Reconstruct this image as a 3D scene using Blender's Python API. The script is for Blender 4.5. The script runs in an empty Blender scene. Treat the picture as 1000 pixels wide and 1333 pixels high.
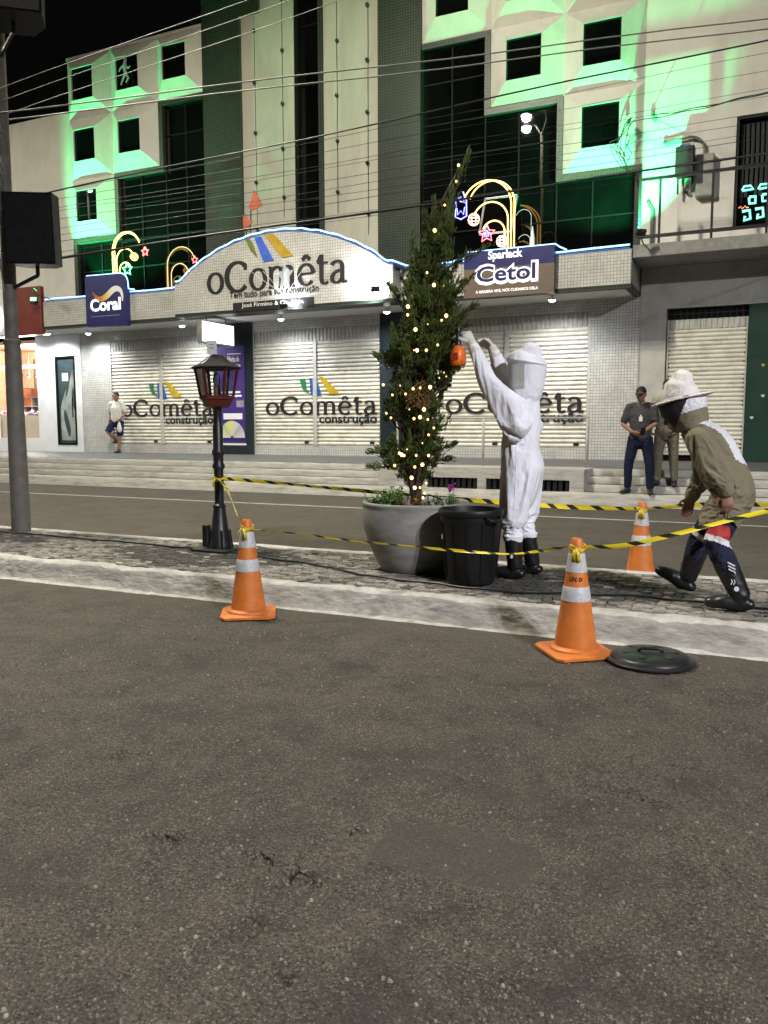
import bpy, bmesh, math, random
import numpy as np
from mathutils import Vector, Matrix, noise

random.seed(7)
RNG = np.random.default_rng(7)
S = bpy.context.scene
COL = S.collection
PI = math.pi

# ------------------------------------------------------------------ camera
CAM_H, YAW, PITCH, ROLL, FPX = 1.38, math.radians(25.2), math.radians(-5.95), math.radians(-0.1), 1060.0
cam_data = bpy.data.cameras.new('camera')
cam_data.sensor_fit = 'HORIZONTAL'
cam_data.sensor_width = 36.0
cam_data.lens = 36.0 * FPX / 1000.0
cam_data.clip_start = 0.05
cam_data.clip_end = 2000.0
cam = bpy.data.objects.new('camera', cam_data)
COL.objects.link(cam)
_f = Vector((-math.sin(YAW) * math.cos(PITCH), math.cos(YAW) * math.cos(PITCH), math.sin(PITCH)))
_r = Vector((math.cos(YAW), math.sin(YAW), 0))
_u = _r.cross(_f)
_r2 = _r * math.cos(ROLL) + _u * math.sin(ROLL)
_u2 = _u * math.cos(ROLL) - _r * math.sin(ROLL)
cam.matrix_world = Matrix(((_r2.x, _u2.x, -_f.x, 0), (_r2.y, _u2.y, -_f.y, 0), (_r2.z, _u2.z, -_f.z, CAM_H), (0, 0, 0, 1)))
S.camera = cam

# ------------------------------------------------------------------ night sky, exposure
W = bpy.data.worlds.new('World')
S.world = W
W.use_nodes = True
wn = W.node_tree
bgn = wn.nodes['Background']
skyn = wn.nodes.new('ShaderNodeTexSky')
skyn.sky_type = 'NISHITA'
skyn.sun_disc = False
skyn.sun_elevation = math.radians(-9.0)
skyn.sun_rotation = math.radians(120)
glow = wn.nodes.new('ShaderNodeMix'); glow.data_type = 'RGBA'; glow.blend_type = 'ADD'
glow.inputs[0].default_value = 1.0
glow.inputs[7].default_value = (0.040, 0.038, 0.036, 1)     # faint even city sky glow
wn.links.new(skyn.outputs[0], glow.inputs[6])
wn.links.new(glow.outputs[2], bgn.inputs[0])
bgn.inputs[1].default_value = 0.05
S.view_settings.view_transform = 'Standard'
S.view_settings.look = 'None'
S.view_settings.exposure = 0.0
S.view_settings.gamma = 1.0
S.render.engine = 'CYCLES'
S.cycles.use_denoising = True
S.cycles.max_bounces = 5
S.cycles.diffuse_bounces = 2
S.cycles.glossy_bounces = 3
S.cycles.transmission_bounces = 4
S.cycles.transparent_max_bounces = 8
S.cycles.sample_clamp_indirect = 4.0
S.cycles.caustics_reflective = False
S.cycles.caustics_refractive = False

# light strengths (W) used by the lamps' own builders further down
P_STREET_A, P_STREET_B = 4000.0, 23000.0
P_GREEN_L, P_GREEN_R = 2400.0, 1750.0
P_DOWN = 33.0

# ------------------------------------------------------------------ helpers
def link(o, parent=None):
    COL.objects.link(o)
    if parent is not None:
        o.parent = parent
    return o

def world_loc(o):
    v = Vector((0, 0, 0))
    while o is not None:
        v += o.location
        o = o.parent
    return v

def tag(o, label=None, cat=None, group=None, kind=None):
    if label: o['label'] = label
    if cat: o['category'] = cat
    if group: o['group'] = group
    if kind: o['kind'] = kind
    return o

def empty(name, loc, label=None, cat=None, group=None):
    o = bpy.data.objects.new(name, None)
    o.location = loc
    o.empty_display_size = 0.1
    link(o)
    return tag(o, label, cat, group)

def copy_tree(o, parent=None):
    c = o.copy()
    COL.objects.link(c)
    c.parent = parent
    for ch in list(o.children):
        copy_tree(ch, c)
    return c

class MB:
    """collects geometry in world coordinates, links it as one mesh object"""
    def __init__(s):
        s.v = []; s.f = []; s.m = []; s.uv = {}
    def add(s, vs, fs, m=0):
        b = len(s.v)
        s.v.extend([tuple(p) for p in vs])
        for f in fs:
            s.f.append(tuple(b + i for i in f)); s.m.append(m)
        return s
    def box(s, x0, x1, y0, y1, z0, z1, m=0):
        return s.add([(x0,y0,z0),(x1,y0,z0),(x1,y1,z0),(x0,y1,z0),(x0,y0,z1),(x1,y0,z1),(x1,y1,z1),(x0,y1,z1)],
                     [(0,3,2,1),(4,5,6,7),(0,1,5,4),(1,2,6,5),(2,3,7,6),(3,0,4,7)], m)
    def bbox(s, x0, x1, y0, y1, z0, z1, b=0.01, m=0):
        """box with chamfered vertical and horizontal edges"""
        vs = []
        for (z, i) in ((z0, b), (z0 + b, 0), (z1 - b, 0), (z1, b)):
            vs += [(x0+b+i*0, y0+i, z), (x1-b, y0+i, z), (x1-i, y0+b, z), (x1-i, y1-b, z), (x1-b, y1-i, z), (x0+b, y1-i, z), (x0+i, y1-b, z), (x0+i, y0+b, z)]
        fs = [tuple(range(7, -1, -1)), tuple(range(24, 32))]
        for k in range(3):
            for i in range(8):
                j = (i + 1) % 8
                fs.append((k*8+i, k*8+j, k*8+8+j, k*8+8+i))
        return s.add(vs, fs, m)
    def obox(s, c, size, rot, m=0):
        """oriented box; rot a 3x3 or Euler tuple"""
        R = rot if isinstance(rot, Matrix) else __import__('mathutils').Euler(rot).to_matrix()
        c = Vector(c); hx, hy, hz = (q / 2 for q in size)
        vs = [c + R @ Vector(p) for p in ((-hx,-hy,-hz),(hx,-hy,-hz),(hx,hy,-hz),(-hx,hy,-hz),(-hx,-hy,hz),(hx,-hy,hz),(hx,hy,hz),(-hx,hy,hz))]
        return s.add(vs, [(0,3,2,1),(4,5,6,7),(0,1,5,4),(1,2,6,5),(2,3,7,6),(3,0,4,7)], m)
    def bar(s, a, b, w, d=None, m=0):
        """straight square bar from a to b"""
        a = Vector(a); b = Vector(b); d = d or w
        t = (b - a); L = t.length; t.normalize()
        up = Vector((0, 0, 1)) if abs(t.z) < 0.95 else Vector((0, 1, 0))
        x = t.cross(up).normalized(); y = x.cross(t)
        R = Matrix((x, t, y)).transposed()
        return s.obox((a + b) / 2, (w, L, d), R, m)
    def lathe(s, prof, c=(0, 0, 0), n=24, m=0, cap=True):
        vs = []; fs = []
        for (r, z) in prof:
            for i in range(n):
                a = 2 * PI * i / n
                vs.append((c[0] + r * math.cos(a), c[1] + r * math.sin(a), c[2] + z))
        for k in range(len(prof) - 1):
            for i in range(n):
                j = (i + 1) % n
                fs.append((k*n+i, k*n+j, k*n+n+j, k*n+n+i))
        if cap:
            fs.append(tuple(range(n - 1, -1, -1)))
            b = (len(prof) - 1) * n
            fs.append(tuple(range(b, b + n)))
        return s.add(vs, fs, m)
    def tube(s, pts, rad, n=8, side=None, m=0, cap=True, roundcap=False):
        """tube along pts; rad a number, list, or list of (side, front) pairs"""
        pts = [Vector(p) for p in pts]
        if not isinstance(rad, (list, tuple)): rad = [rad] * len(pts)
        rad = [r if isinstance(r, (list, tuple)) else (r, r) for r in rad]
        if roundcap:
            t0 = (pts[0] - pts[1]).normalized(); t1 = (pts[-1] - pts[-2]).normalized()
            r0, r1 = rad[0], rad[-1]
            e0 = min(r0); e1 = min(r1)
            pts = [pts[0] + t0*e0*0.92, pts[0] + t0*e0*0.6] + pts + [pts[-1] + t1*e1*0.6, pts[-1] + t1*e1*0.92]
            rad = [(r0[0]*.38, r0[1]*.38), (r0[0]*.8, r0[1]*.8)] + list(rad) + [(r1[0]*.8, r1[1]*.8), (r1[0]*.38, r1[1]*.38)]
        vs = []; fs = []; prev = Vector(side) if side is not None else None
        N = len(pts)
        for k, p in enumerate(pts):
            t = (pts[min(k+1, N-1)] - pts[max(k-1, 0)]).normalized()
            if prev is None:
                prev = t.cross(Vector((0, 0, 1)))
                if prev.length < 1e-3: prev = Vector((1, 0, 0))
            ref = Vector(side) if side is not None else prev
            x = ref - t * ref.dot(t)
            if x.length < 1e-4: x = t.orthogonal()
            x.normalize(); y = t.cross(x); prev = x
            for i in range(n):
                a = 2 * PI * i / n
                vs.append(p + x * (math.cos(a) * rad[k][0]) + y * (math.sin(a) * rad[k][1]))
        for k in range(N - 1):
            for i in range(n):
                j = (i + 1) % n
                fs.append((k*n+i, k*n+j, k*n+n+j, k*n+n+i))
        if cap:
            fs.append(tuple(range(n - 1, -1, -1))); b = (N - 1) * n
            fs.append(tuple(range(b, b + n)))
        return s.add(vs, fs, m)
    def ell(s, c, r, R=None, n=16, k=10, m=0):
        c = Vector(c); vs = []; fs = []
        for j in range(1, k):
            ph = PI * j / k
            for i in range(n):
                a = 2 * PI * i / n
                p = Vector((r[0]*math.sin(ph)*math.cos(a), r[1]*math.sin(ph)*math.sin(a), r[2]*math.cos(ph)))
                vs.append(c + (R @ p if R else p))
        top = Vector((0, 0, r[2])); bot = -top
        vs.append(c + (R @ top if R else top)); vs.append(c + (R @ bot if R else bot))
        T = len(vs) - 2
        for j in range(k - 2):
            for i in range(n):
                q = (i + 1) % n
                fs.append((j*n+i, j*n+n+i, j*n+n+q, j*n+q))
        for i in range(n):
            q = (i + 1) % n
            fs.append((T, i, q)); fs.append((T + 1, (k-2)*n+q, (k-2)*n+i))
        return s.add(vs, fs, m)
    def prism(s, poly, y0, y1, m=0):
        """poly in (x,z), extruded from y0 (front) to y1"""
        n = len(poly)
        vs = [(x, y0, z) for x, z in poly] + [(x, y1, z) for x, z in poly]
        fs = [tuple(range(n)), tuple(range(2*n-1, n-1, -1))]
        for i in range(n):
            j = (i + 1) % n
            fs.append((j, i, n + i, n + j))
        return s.add(vs, fs, m)
    def strip(s, pts_a, pts_b, y0, y1, m=0):
        """solid between two (x,z) polylines, extruded y0..y1"""
        n = len(pts_a)
        vs = [(x, y0, z) for x, z in pts_a] + [(x, y0, z) for x, z in pts_b] + [(x, y1, z) for x, z in pts_a] + [(x, y1, z) for x, z in pts_b]
        fs = []
        for i in range(n - 1):
            a, b, c, d = i, i+1, n+i+1, n+i
            fs += [(a, b, c, d), (2*n+b, 2*n+a, 2*n+d, 2*n+c), (b, a, 2*n+a, 2*n+b), (d, c, 2*n+c, 2*n+d)]
        fs += [(0, n, 3*n, 2*n), (n-1, 3*n-1, 4*n-1, 2*n-1)]
        return s.add(vs, fs, m)
    def mesh(s, name, mats, origin=(0, 0, 0), smooth=False, fix=True):
        me = bpy.data.meshes.new(name)
        o = Vector(origin)
        me.from_pydata([(p[0]-o.x, p[1]-o.y, p[2]-o.z) for p in s.v], [], s.f)
        if not isinstance(mats, (list, tuple)): mats = [mats]
        for mt in mats: me.materials.append(mt)
        if len(mats) > 1:
            me.polygons.foreach_set('material_index', s.m)
        if fix:
            bm = bmesh.new(); bm.from_mesh(me)
            bmesh.ops.recalc_face_normals(bm, faces=bm.faces)
            bm.to_mesh(me); bm.free()
        if smooth:
            me.polygons.foreach_set('use_smooth', [True] * len(me.polygons))
            if smooth != 'all':
                me.set_sharp_from_angle(angle=math.radians(38 if smooth is True else smooth))
        me.update()
        return me
    def build(s, name, mats, parent=None, smooth=False, fix=True):
        if parent is not None:
            o = world_loc(parent)
        else:
            a = np.array(s.v); lo = a.min(0); hi = a.max(0)
            o = Vector(((lo[0]+hi[0])/2, (lo[1]+hi[1])/2, lo[2]))
        ob = bpy.data.objects.new(name, s.mesh(name, mats, o, smooth, fix))
        if parent is None: ob.location = o
        return link(ob, parent)

def inst(name, me, parent, loc):
    """object sharing a mesh, loc in world coordinates"""
    ob = bpy.data.objects.new(name, me)
    ob.location = Vector(loc) - (world_loc(parent) if parent is not None else Vector((0, 0, 0)))
    return link(ob, parent)

# ------------------------------------------------------------------ materials
def new_mat(name):
    m = bpy.data.materials.new(name); m.use_nodes = True
    nt = m.node_tree
    return m, nt, nt.nodes['Principled BSDF']

def N(nt, t, **k):
    n = nt.nodes.new(t)
    for a, b in k.items():
        if a.startswith('_'): setattr(n, a[1:], b)
        else:
            key = a.replace('__', ' ')
            n.inputs[int(key[1:]) if key[0] == 'i' and key[1:].isdigit() else key].default_value = b
    return n

def L(nt, a, b): nt.links.new(a, b)

def ramp(nt, src, stops):
    r = nt.nodes.new('ShaderNodeValToRGB')
    e = r.color_ramp.elements
    while len(e) < len(stops): e.new(0.5)
    for q, (p, c) in zip(e, stops):
        q.position = p; q.color = (*c, 1) if len(c) == 3 else c
    L(nt, src, r.inputs[0])
    return r

def mixc(nt, fac, a, b, mode='MIX'):
    n = nt.nodes.new('ShaderNodeMix'); n.data_type = 'RGBA'; n.blend_type = mode
    if isinstance(fac, (int, float)): n.inputs[0].default_value = fac
    else: L(nt, fac, n.inputs[0])
    for s, q in ((6, a), (7, b)):
        if isinstance(q, (tuple, list)): n.inputs[s].default_value = (*q, 1) if len(q) == 3 else q
        else: L(nt, q, n.inputs[s])
    return n.outputs[2]

def pos(nt, scale=(1, 1, 1), obj=False):
    if obj:
        g = nt.nodes.new('ShaderNodeTexCoord').outputs['Object']
    else:
        g = nt.nodes.new('ShaderNodeNewGeometry').outputs['Position']
    mp = nt.nodes.new('ShaderNodeMapping'); mp.inputs['Scale'].default_value = scale
    L(nt, g, mp.inputs[0])
    return mp.outputs[0]

def plain(name, col, rough=0.6, metal=0.0, var=0.25, scale=6.0, bump=0.1, bscale=60.0, obj=False, dirt=None, dscale=2.0, spec=0.5, coat=0.0, stretch=(1, 1, 1)):
    """painted / cast surface: colour wanders, fine relief, optional dirt with its own shape"""
    m, nt, b = new_mat(name)
    p = pos(nt, stretch, obj)
    n1 = N(nt, 'ShaderNodeTexNoise', Scale=scale, Detail=6.0, Roughness=0.6); L(nt, p, n1.inputs['Vector'])
    lo = tuple(c * (1 - var) for c in col); hi = tuple(min(1, c * (1 + var * .6)) for c in col)
    c = ramp(nt, n1.outputs[0], [(0.3, lo), (0.7, hi)]).outputs[0]
    if dirt:
        n2 = N(nt, 'ShaderNodeTexNoise', Scale=dscale, Detail=8.0, Roughness=0.7); L(nt, p, n2.inputs['Vector'])
        f = ramp(nt, n2.outputs[0], [(0.48, (0, 0, 0)), (0.72, (.85, .85, .85))]).outputs[0]
        c = mixc(nt, f, c, dirt)
    L(nt, c, b.inputs['Base Color'])
    rr = N(nt, 'ShaderNodeMapRange', i3=max(0, rough - .1), i4=min(1, rough + .1)); L(nt, n1.outputs[0], rr.inputs[0])
    L(nt, rr.outputs[0], b.inputs['Roughness'])
    b.inputs['Metallic'].default_value = metal
    b.inputs['Specular IOR Level'].default_value = spec
    b.inputs['Coat Weight'].default_value = coat
    if bump > 0:
        n3 = N(nt, 'ShaderNodeTexNoise', Scale=bscale, Detail=4.0); L(nt, p, n3.inputs['Vector'])
        bp = N(nt, 'ShaderNodeBump', Strength=min(1.0, bump), Distance=0.01 * max(1.0, bump * 1.5)); L(nt, n3.outputs[0], bp.inputs['Height'])
        L(nt, bp.outputs[0], b.inputs['Normal'])
    return m

def glowing(name, col, strength, base=(.8, .8, .8)):
    m, nt, b = new_mat(name)
    b.inputs['Base Color'].default_value = (*base, 1)
    b.inputs['Emission Color'].default_value = (*col, 1)
    b.inputs['Emission Strength'].default_value = strength
    b.inputs['Roughness'].default_value = 0.3
    return m

def tiles(name, c1, c2, grout, size=0.066, mort=0.004, rough=0.25, dirt=0.25, bumpd=0.004, streak=None):
    """small square ceramic mosaic on upright faces (x+y along, z up)"""
    m, nt, b = new_mat(name)
    g = nt.nodes.new('ShaderNodeNewGeometry').outputs['Position']
    sp = nt.nodes.new('ShaderNodeSeparateXYZ'); L(nt, g, sp.inputs[0])
    ad = N(nt, 'ShaderNodeMath', _operation='ADD'); L(nt, sp.outputs[0], ad.inputs[0]); L(nt, sp.outputs[1], ad.inputs[1])
    cb = nt.nodes.new('ShaderNodeCombineXYZ'); L(nt, ad.outputs[0], cb.inputs[0]); L(nt, sp.outputs[2], cb.inputs[1])
    br = nt.nodes.new('ShaderNodeTexBrick'); br.offset = 0.0; br.squash = 1.0
    for k, v in (('Scale', 1.0), ('Mortar Size', mort), ('Mortar Smooth', 0.2), ('Bias', 0.0), ('Brick Width', size), ('Row Height', size)):
        br.inputs[k].default_value = v
    br.inputs['Color1'].default_value = (*c1, 1); br.inputs['Color2'].default_value = (*c2, 1); br.inputs['Mortar'].default_value = (*grout, 1)
    L(nt, cb.outputs[0], br.inputs['Vector'])
    n1 = N(nt, 'ShaderNodeTexNoise', Scale=1.3, Detail=7.0, Roughness=0.65); L(nt, g, n1.inputs['Vector'])
    d = ramp(nt, n1.outputs[0], [(0.35, (1, 1, 1)), (0.75, (1 - dirt,) * 3)]).outputs[0]
    c = mixc(nt, 1.0, br.outputs[0], d, 'MULTIPLY')
    L(nt, c, b.inputs['Base Color'])
    rr = N(nt, 'ShaderNodeMapRange', i3=rough, i4=0.8); L(nt, br.outputs[1], rr.inputs[0]); L(nt, rr.outputs[0], b.inputs['Roughness'])
    inv = N(nt, 'ShaderNodeMath', _operation='SUBTRACT', i0=1.0); L(nt, br.outputs[1], inv.inputs[1])
    bp = N(nt, 'ShaderNodeBump', Strength=0.6, Distance=bumpd); L(nt, inv.outputs[0], bp.inputs['Height'])
    L(nt, bp.outputs[0], b.inputs['Normal'])
    return m

M = {}
M['tile_white'] = tiles('white mosaic tile', (.68, .67, .63), (.58, .57, .53), (.20, .195, .18), dirt=.3)
M['tile_grey'] = tiles('pale fascia tile', (.70, .69, .65), (.60, .585, .55), (.19, .185, .17), dirt=.3)
M['tile_dark'] = tiles('dark green mosaic tile', (.006, .014, .009), (.013, .025, .016), (.105, .120, .090), dirt=.3, rough=.4)
M['tile_blue'] = tiles('blue black mosaic tile', (.006, .013, .017), (.009, .019, .024), (.03, .042, .045), dirt=.3, rough=.3)
M['plaster'] = plain('pale painted plaster', (.74, .715, .67), .85, var=.08, scale=1.6, bump=.12, bscale=45, dirt=(.56, .535, .49), dscale=.9, stretch=(1.2, 1, .6))
M['cream'] = plain('cream facade panel', (.47, .455, .39), .7, var=.10, scale=1.2, bump=.08, dirt=(.33, .32, .27), dscale=.9, stretch=(1.6, 1, .35))
M['grey_plaster'] = plain('grey painted plaster', (.50, .49, .445), .85, var=.10, scale=1.5, bump=.15, bscale=50, dirt=(.27, .265, .25), dscale=.8)
M['white_wall'] = plain('white painted wall', (.78, .79, .80), .6, var=.05, scale=2, bump=.05, dirt=(.62, .62, .62), dscale=1.2)
M['soffit'] = plain('white soffit', (.76, .76, .75), .7, var=.06, scale=2, bump=.05)
M['slat'] = plain('cream shutter paint', (.70, .675, .58), .5, var=.10, scale=3, bump=.10, bscale=14, dirt=(.40, .365, .28), dscale=2.1, stretch=(1.3, 1, 1.6))
M['shutter_box'] = plain('grey white shutter box', (.50, .495, .46), .5, var=.1, scale=3, bump=.05, dirt=(.34, .33, .29), dscale=2.2)
M['rust'] = plain('chipped dark paint', (.10, .075, .055), .8, var=.4, scale=30, bump=.3)
M['black_paint'] = plain('black sign paint', (.012, .011, .012), .55, var=.3, scale=8, bump=.08)
M['logo_green'] = plain('green sign paint', (.02, .18, .07), .5, var=.15)
M['logo_blue'] = plain('blue sign paint', (.02, .09, .34), .5, var=.15)
M['logo_yellow'] = plain('yellow sign paint', (.50, .34, .01), .5, var=.15)
def dark_glass():
    m, nt, b = new_mat('dark tinted glass')
    p = pos(nt); n1 = N(nt, 'ShaderNodeTexNoise', Scale=.9, Detail=5.0); L(nt, p, n1.inputs['Vector'])
    L(nt, ramp(nt, n1.outputs[0], [(.3, (.0015, .0018, .0018)), (.7, (.005, .006, .006))]).outputs[0], b.inputs['Base Color'])
    b.inputs['Roughness'].default_value = .012
    b.inputs['IOR'].default_value = 1.6
    return m
M['glass'] = dark_glass()
M['mullion'] = plain('dark aluminium', (.005, .006, .006), .6, metal=.0, var=.2, bump=.03, spec=.15)
M['metal_black'] = plain('black painted metal', (.014, .014, .015), .42, var=.3, scale=14, bump=.12, bscale=120)
M['white_print'] = plain('white print', (.82, .82, .82), .5, var=.04, bump=0)
M['sign_blue'] = plain('deep blue sign face', (.020, .022, .135), .35, var=.08, bump=.02)
M['sign_purple'] = plain('purple poster', (.055, .028, .18), .4, var=.12, bump=.02)
M['sign_wood'] = plain('brown wood print', (.16, .115, .085), .5, var=.3, scale=5, bump=.03, stretch=(.6, 1, 12))
M['red_board'] = plain('dark red fascia', (.20, .028, .018), .5, var=.2, scale=2, bump=.05, dirt=(.10, .02, .015), dscale=1.4)
M['door_green'] = plain('dark green door', (.006, .035, .022), .45, var=.2, scale=3, bump=.05)
M['rope'] = glowing('blue white led rope', (.30, .62, 1.0), 3.2, (.2, .3, .6))
M['rope_gold'] = glowing('gold led rope', (1.0, .50, .07), 4.2)
M['rope_red'] = glowing('red led rope', (1.0, .06, .07), 4.0)
M['rope_blue'] = glowing('blue led rope', (.07, .09, 1.0), 5.0)
M['rope_pink'] = glowing('pink led rope', (1.0, .45, .33), 2.4)
M['rope_teal'] = glowing('pale teal led rope', (.30, .60, .52), .55)
M['led_green'] = glowing('green led', (.05, 1.0, .30), 9.0)
M['led_white'] = glowing('white led lens', (.92, .97, 1.0), 16.0)
M['lightbox'] = glowing('white lightbox face', (.96, .98, 1.0), 2.4)
M['street_lens_cool'] = glowing('cool street lamp lens', (.95, .97, 1.0), 260.0)
M['street_lens_warm'] = glowing('warm street lamp lens', (1.0, .88, .35), 220.0)
M['bulb'] = glowing('warm fairy bulb', (1.0, .52, .12), 2.6)
M['bulb_dim'] = glowing('dim fairy bulb', (1.0, .50, .12), 1.1)
M['bulb_hot'] = glowing('bright fairy bulb', (1.0, .58, .18), 5.5)
M['cyan'] = glowing('cyan mirrored letters', (.08, .75, .62), 1.3)  # emission paints the reflection of a sign across the street
M['amber_dots'] = glowing('amber mirrored dots', (1.0, .25, .06), 2.0)
M['concrete'] = plain('weathered concrete', (.30, .295, .275), .85, var=.25, scale=7, bump=.35, bscale=35, dirt=(.17, .165, .15), dscale=3)
M['pole_grey'] = plain('galvanised pole', (.19, .175, .155), .6, var=.25, scale=9, bump=.15, bscale=70, dirt=(.11, .10, .09), dscale=4)
M['rubber'] = plain('black rubber', (.010, .010, .011), .38, var=.3, scale=20, bump=.05)
M['plastic_black'] = plain('black bin plastic', (.009, .009, .010), .5, var=.3, scale=12, bump=.05, bscale=150, spec=.3)
M['orange'] = plain('orange cone rubber', (.64, .185, .030), .5, var=.2, scale=9, bump=.1, obj=True, dirt=(.33, .10, .035), dscale=6)
M['reflective'] = plain('reflective cone band', (.52, .52, .54), .35, var=.22, scale=60, bump=.25, bscale=220, obj=True, dirt=(.40, .39, .38), dscale=8)
M['red_paint'] = plain('dark red lantern paint', (.115, .018, .012), .4, var=.2, scale=18, bump=.06)
M['roof_metal'] = plain('dull dark roof metal', (.026, .025, .024), .8, metal=.0, spec=.12, var=.25, scale=14, bump=.1)
M['paper'] = plain('white paper', (.78, .79, .80), .7, var=.04, bump=.02)

def cloth(name, col, scale=6.0, amt=.7, rough=.88, var=.08, stretch=(1, 1, 1)):
    """woven cloth with pinched creases"""
    m, nt, b = new_mat(name)
    p = pos(nt, stretch)
    h = None
    for sc, ex, wt in ((scale, 3.0, 1.0), (scale * 2.6, 2.5, .45)):
        n = N(nt, 'ShaderNodeTexNoise', Scale=sc, Detail=2.0, Roughness=.5, Distortion=.9); L(nt, p, n.inputs['Vector'])
        a = N(nt, 'ShaderNodeMath', _operation='MULTIPLY_ADD', i1=2.6, i2=-1.3); L(nt, n.outputs[0], a.inputs[0])
        a2 = N(nt, 'ShaderNodeMath', _operation='ABSOLUTE'); L(nt, a.outputs[0], a2.inputs[0])
        a3 = N(nt, 'ShaderNodeMath', _operation='SUBTRACT', i0=1.0, _use_clamp=True); L(nt, a2.outputs[0], a3.inputs[1])
        a4 = N(nt, 'ShaderNodeMath', _operation='POWER', i1=ex); L(nt, a3.outputs[0], a4.inputs[0])
        a5 = N(nt, 'ShaderNodeMath', _operation='MULTIPLY', i1=wt); L(nt, a4.outputs[0], a5.inputs[0])
        if h is None: h = a5.outputs[0]
        else:
            s_ = N(nt, 'ShaderNodeMath', _operation='ADD'); L(nt, h, s_.inputs[0]); L(nt, a5.outputs[0], s_.inputs[1]); h = s_.outputs[0]
    n1 = N(nt, 'ShaderNodeTexNoise', Scale=5.0, Detail=6.0); L(nt, p, n1.inputs['Vector'])
    lo = tuple(c * (1 - var) for c in col); hi = tuple(min(1, c * (1 + var)) for c in col)
    L(nt, ramp(nt, n1.outputs[0], [(.3, lo), (.7, hi)]).outputs[0], b.inputs['Base Color'])
    b.inputs['Roughness'].default_value = rough; b.inputs['Specular IOR Level'].default_value = .25
    bp = N(nt, 'ShaderNodeBump', Strength=amt, Distance=.016); L(nt, h, bp.inputs['Height'])
    wv = N(nt, 'ShaderNodeTexNoise', Scale=240.0, Detail=2.0); L(nt, p, wv.inputs['Vector'])
    bp2 = N(nt, 'ShaderNodeBump', Strength=.2, Distance=.003); L(nt, wv.outputs[0], bp2.inputs['Height']); L(nt, bp.outputs[0], bp2.inputs['Normal'])
    L(nt, bp2.outputs[0], b.inputs['Normal'])
    return m
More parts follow.
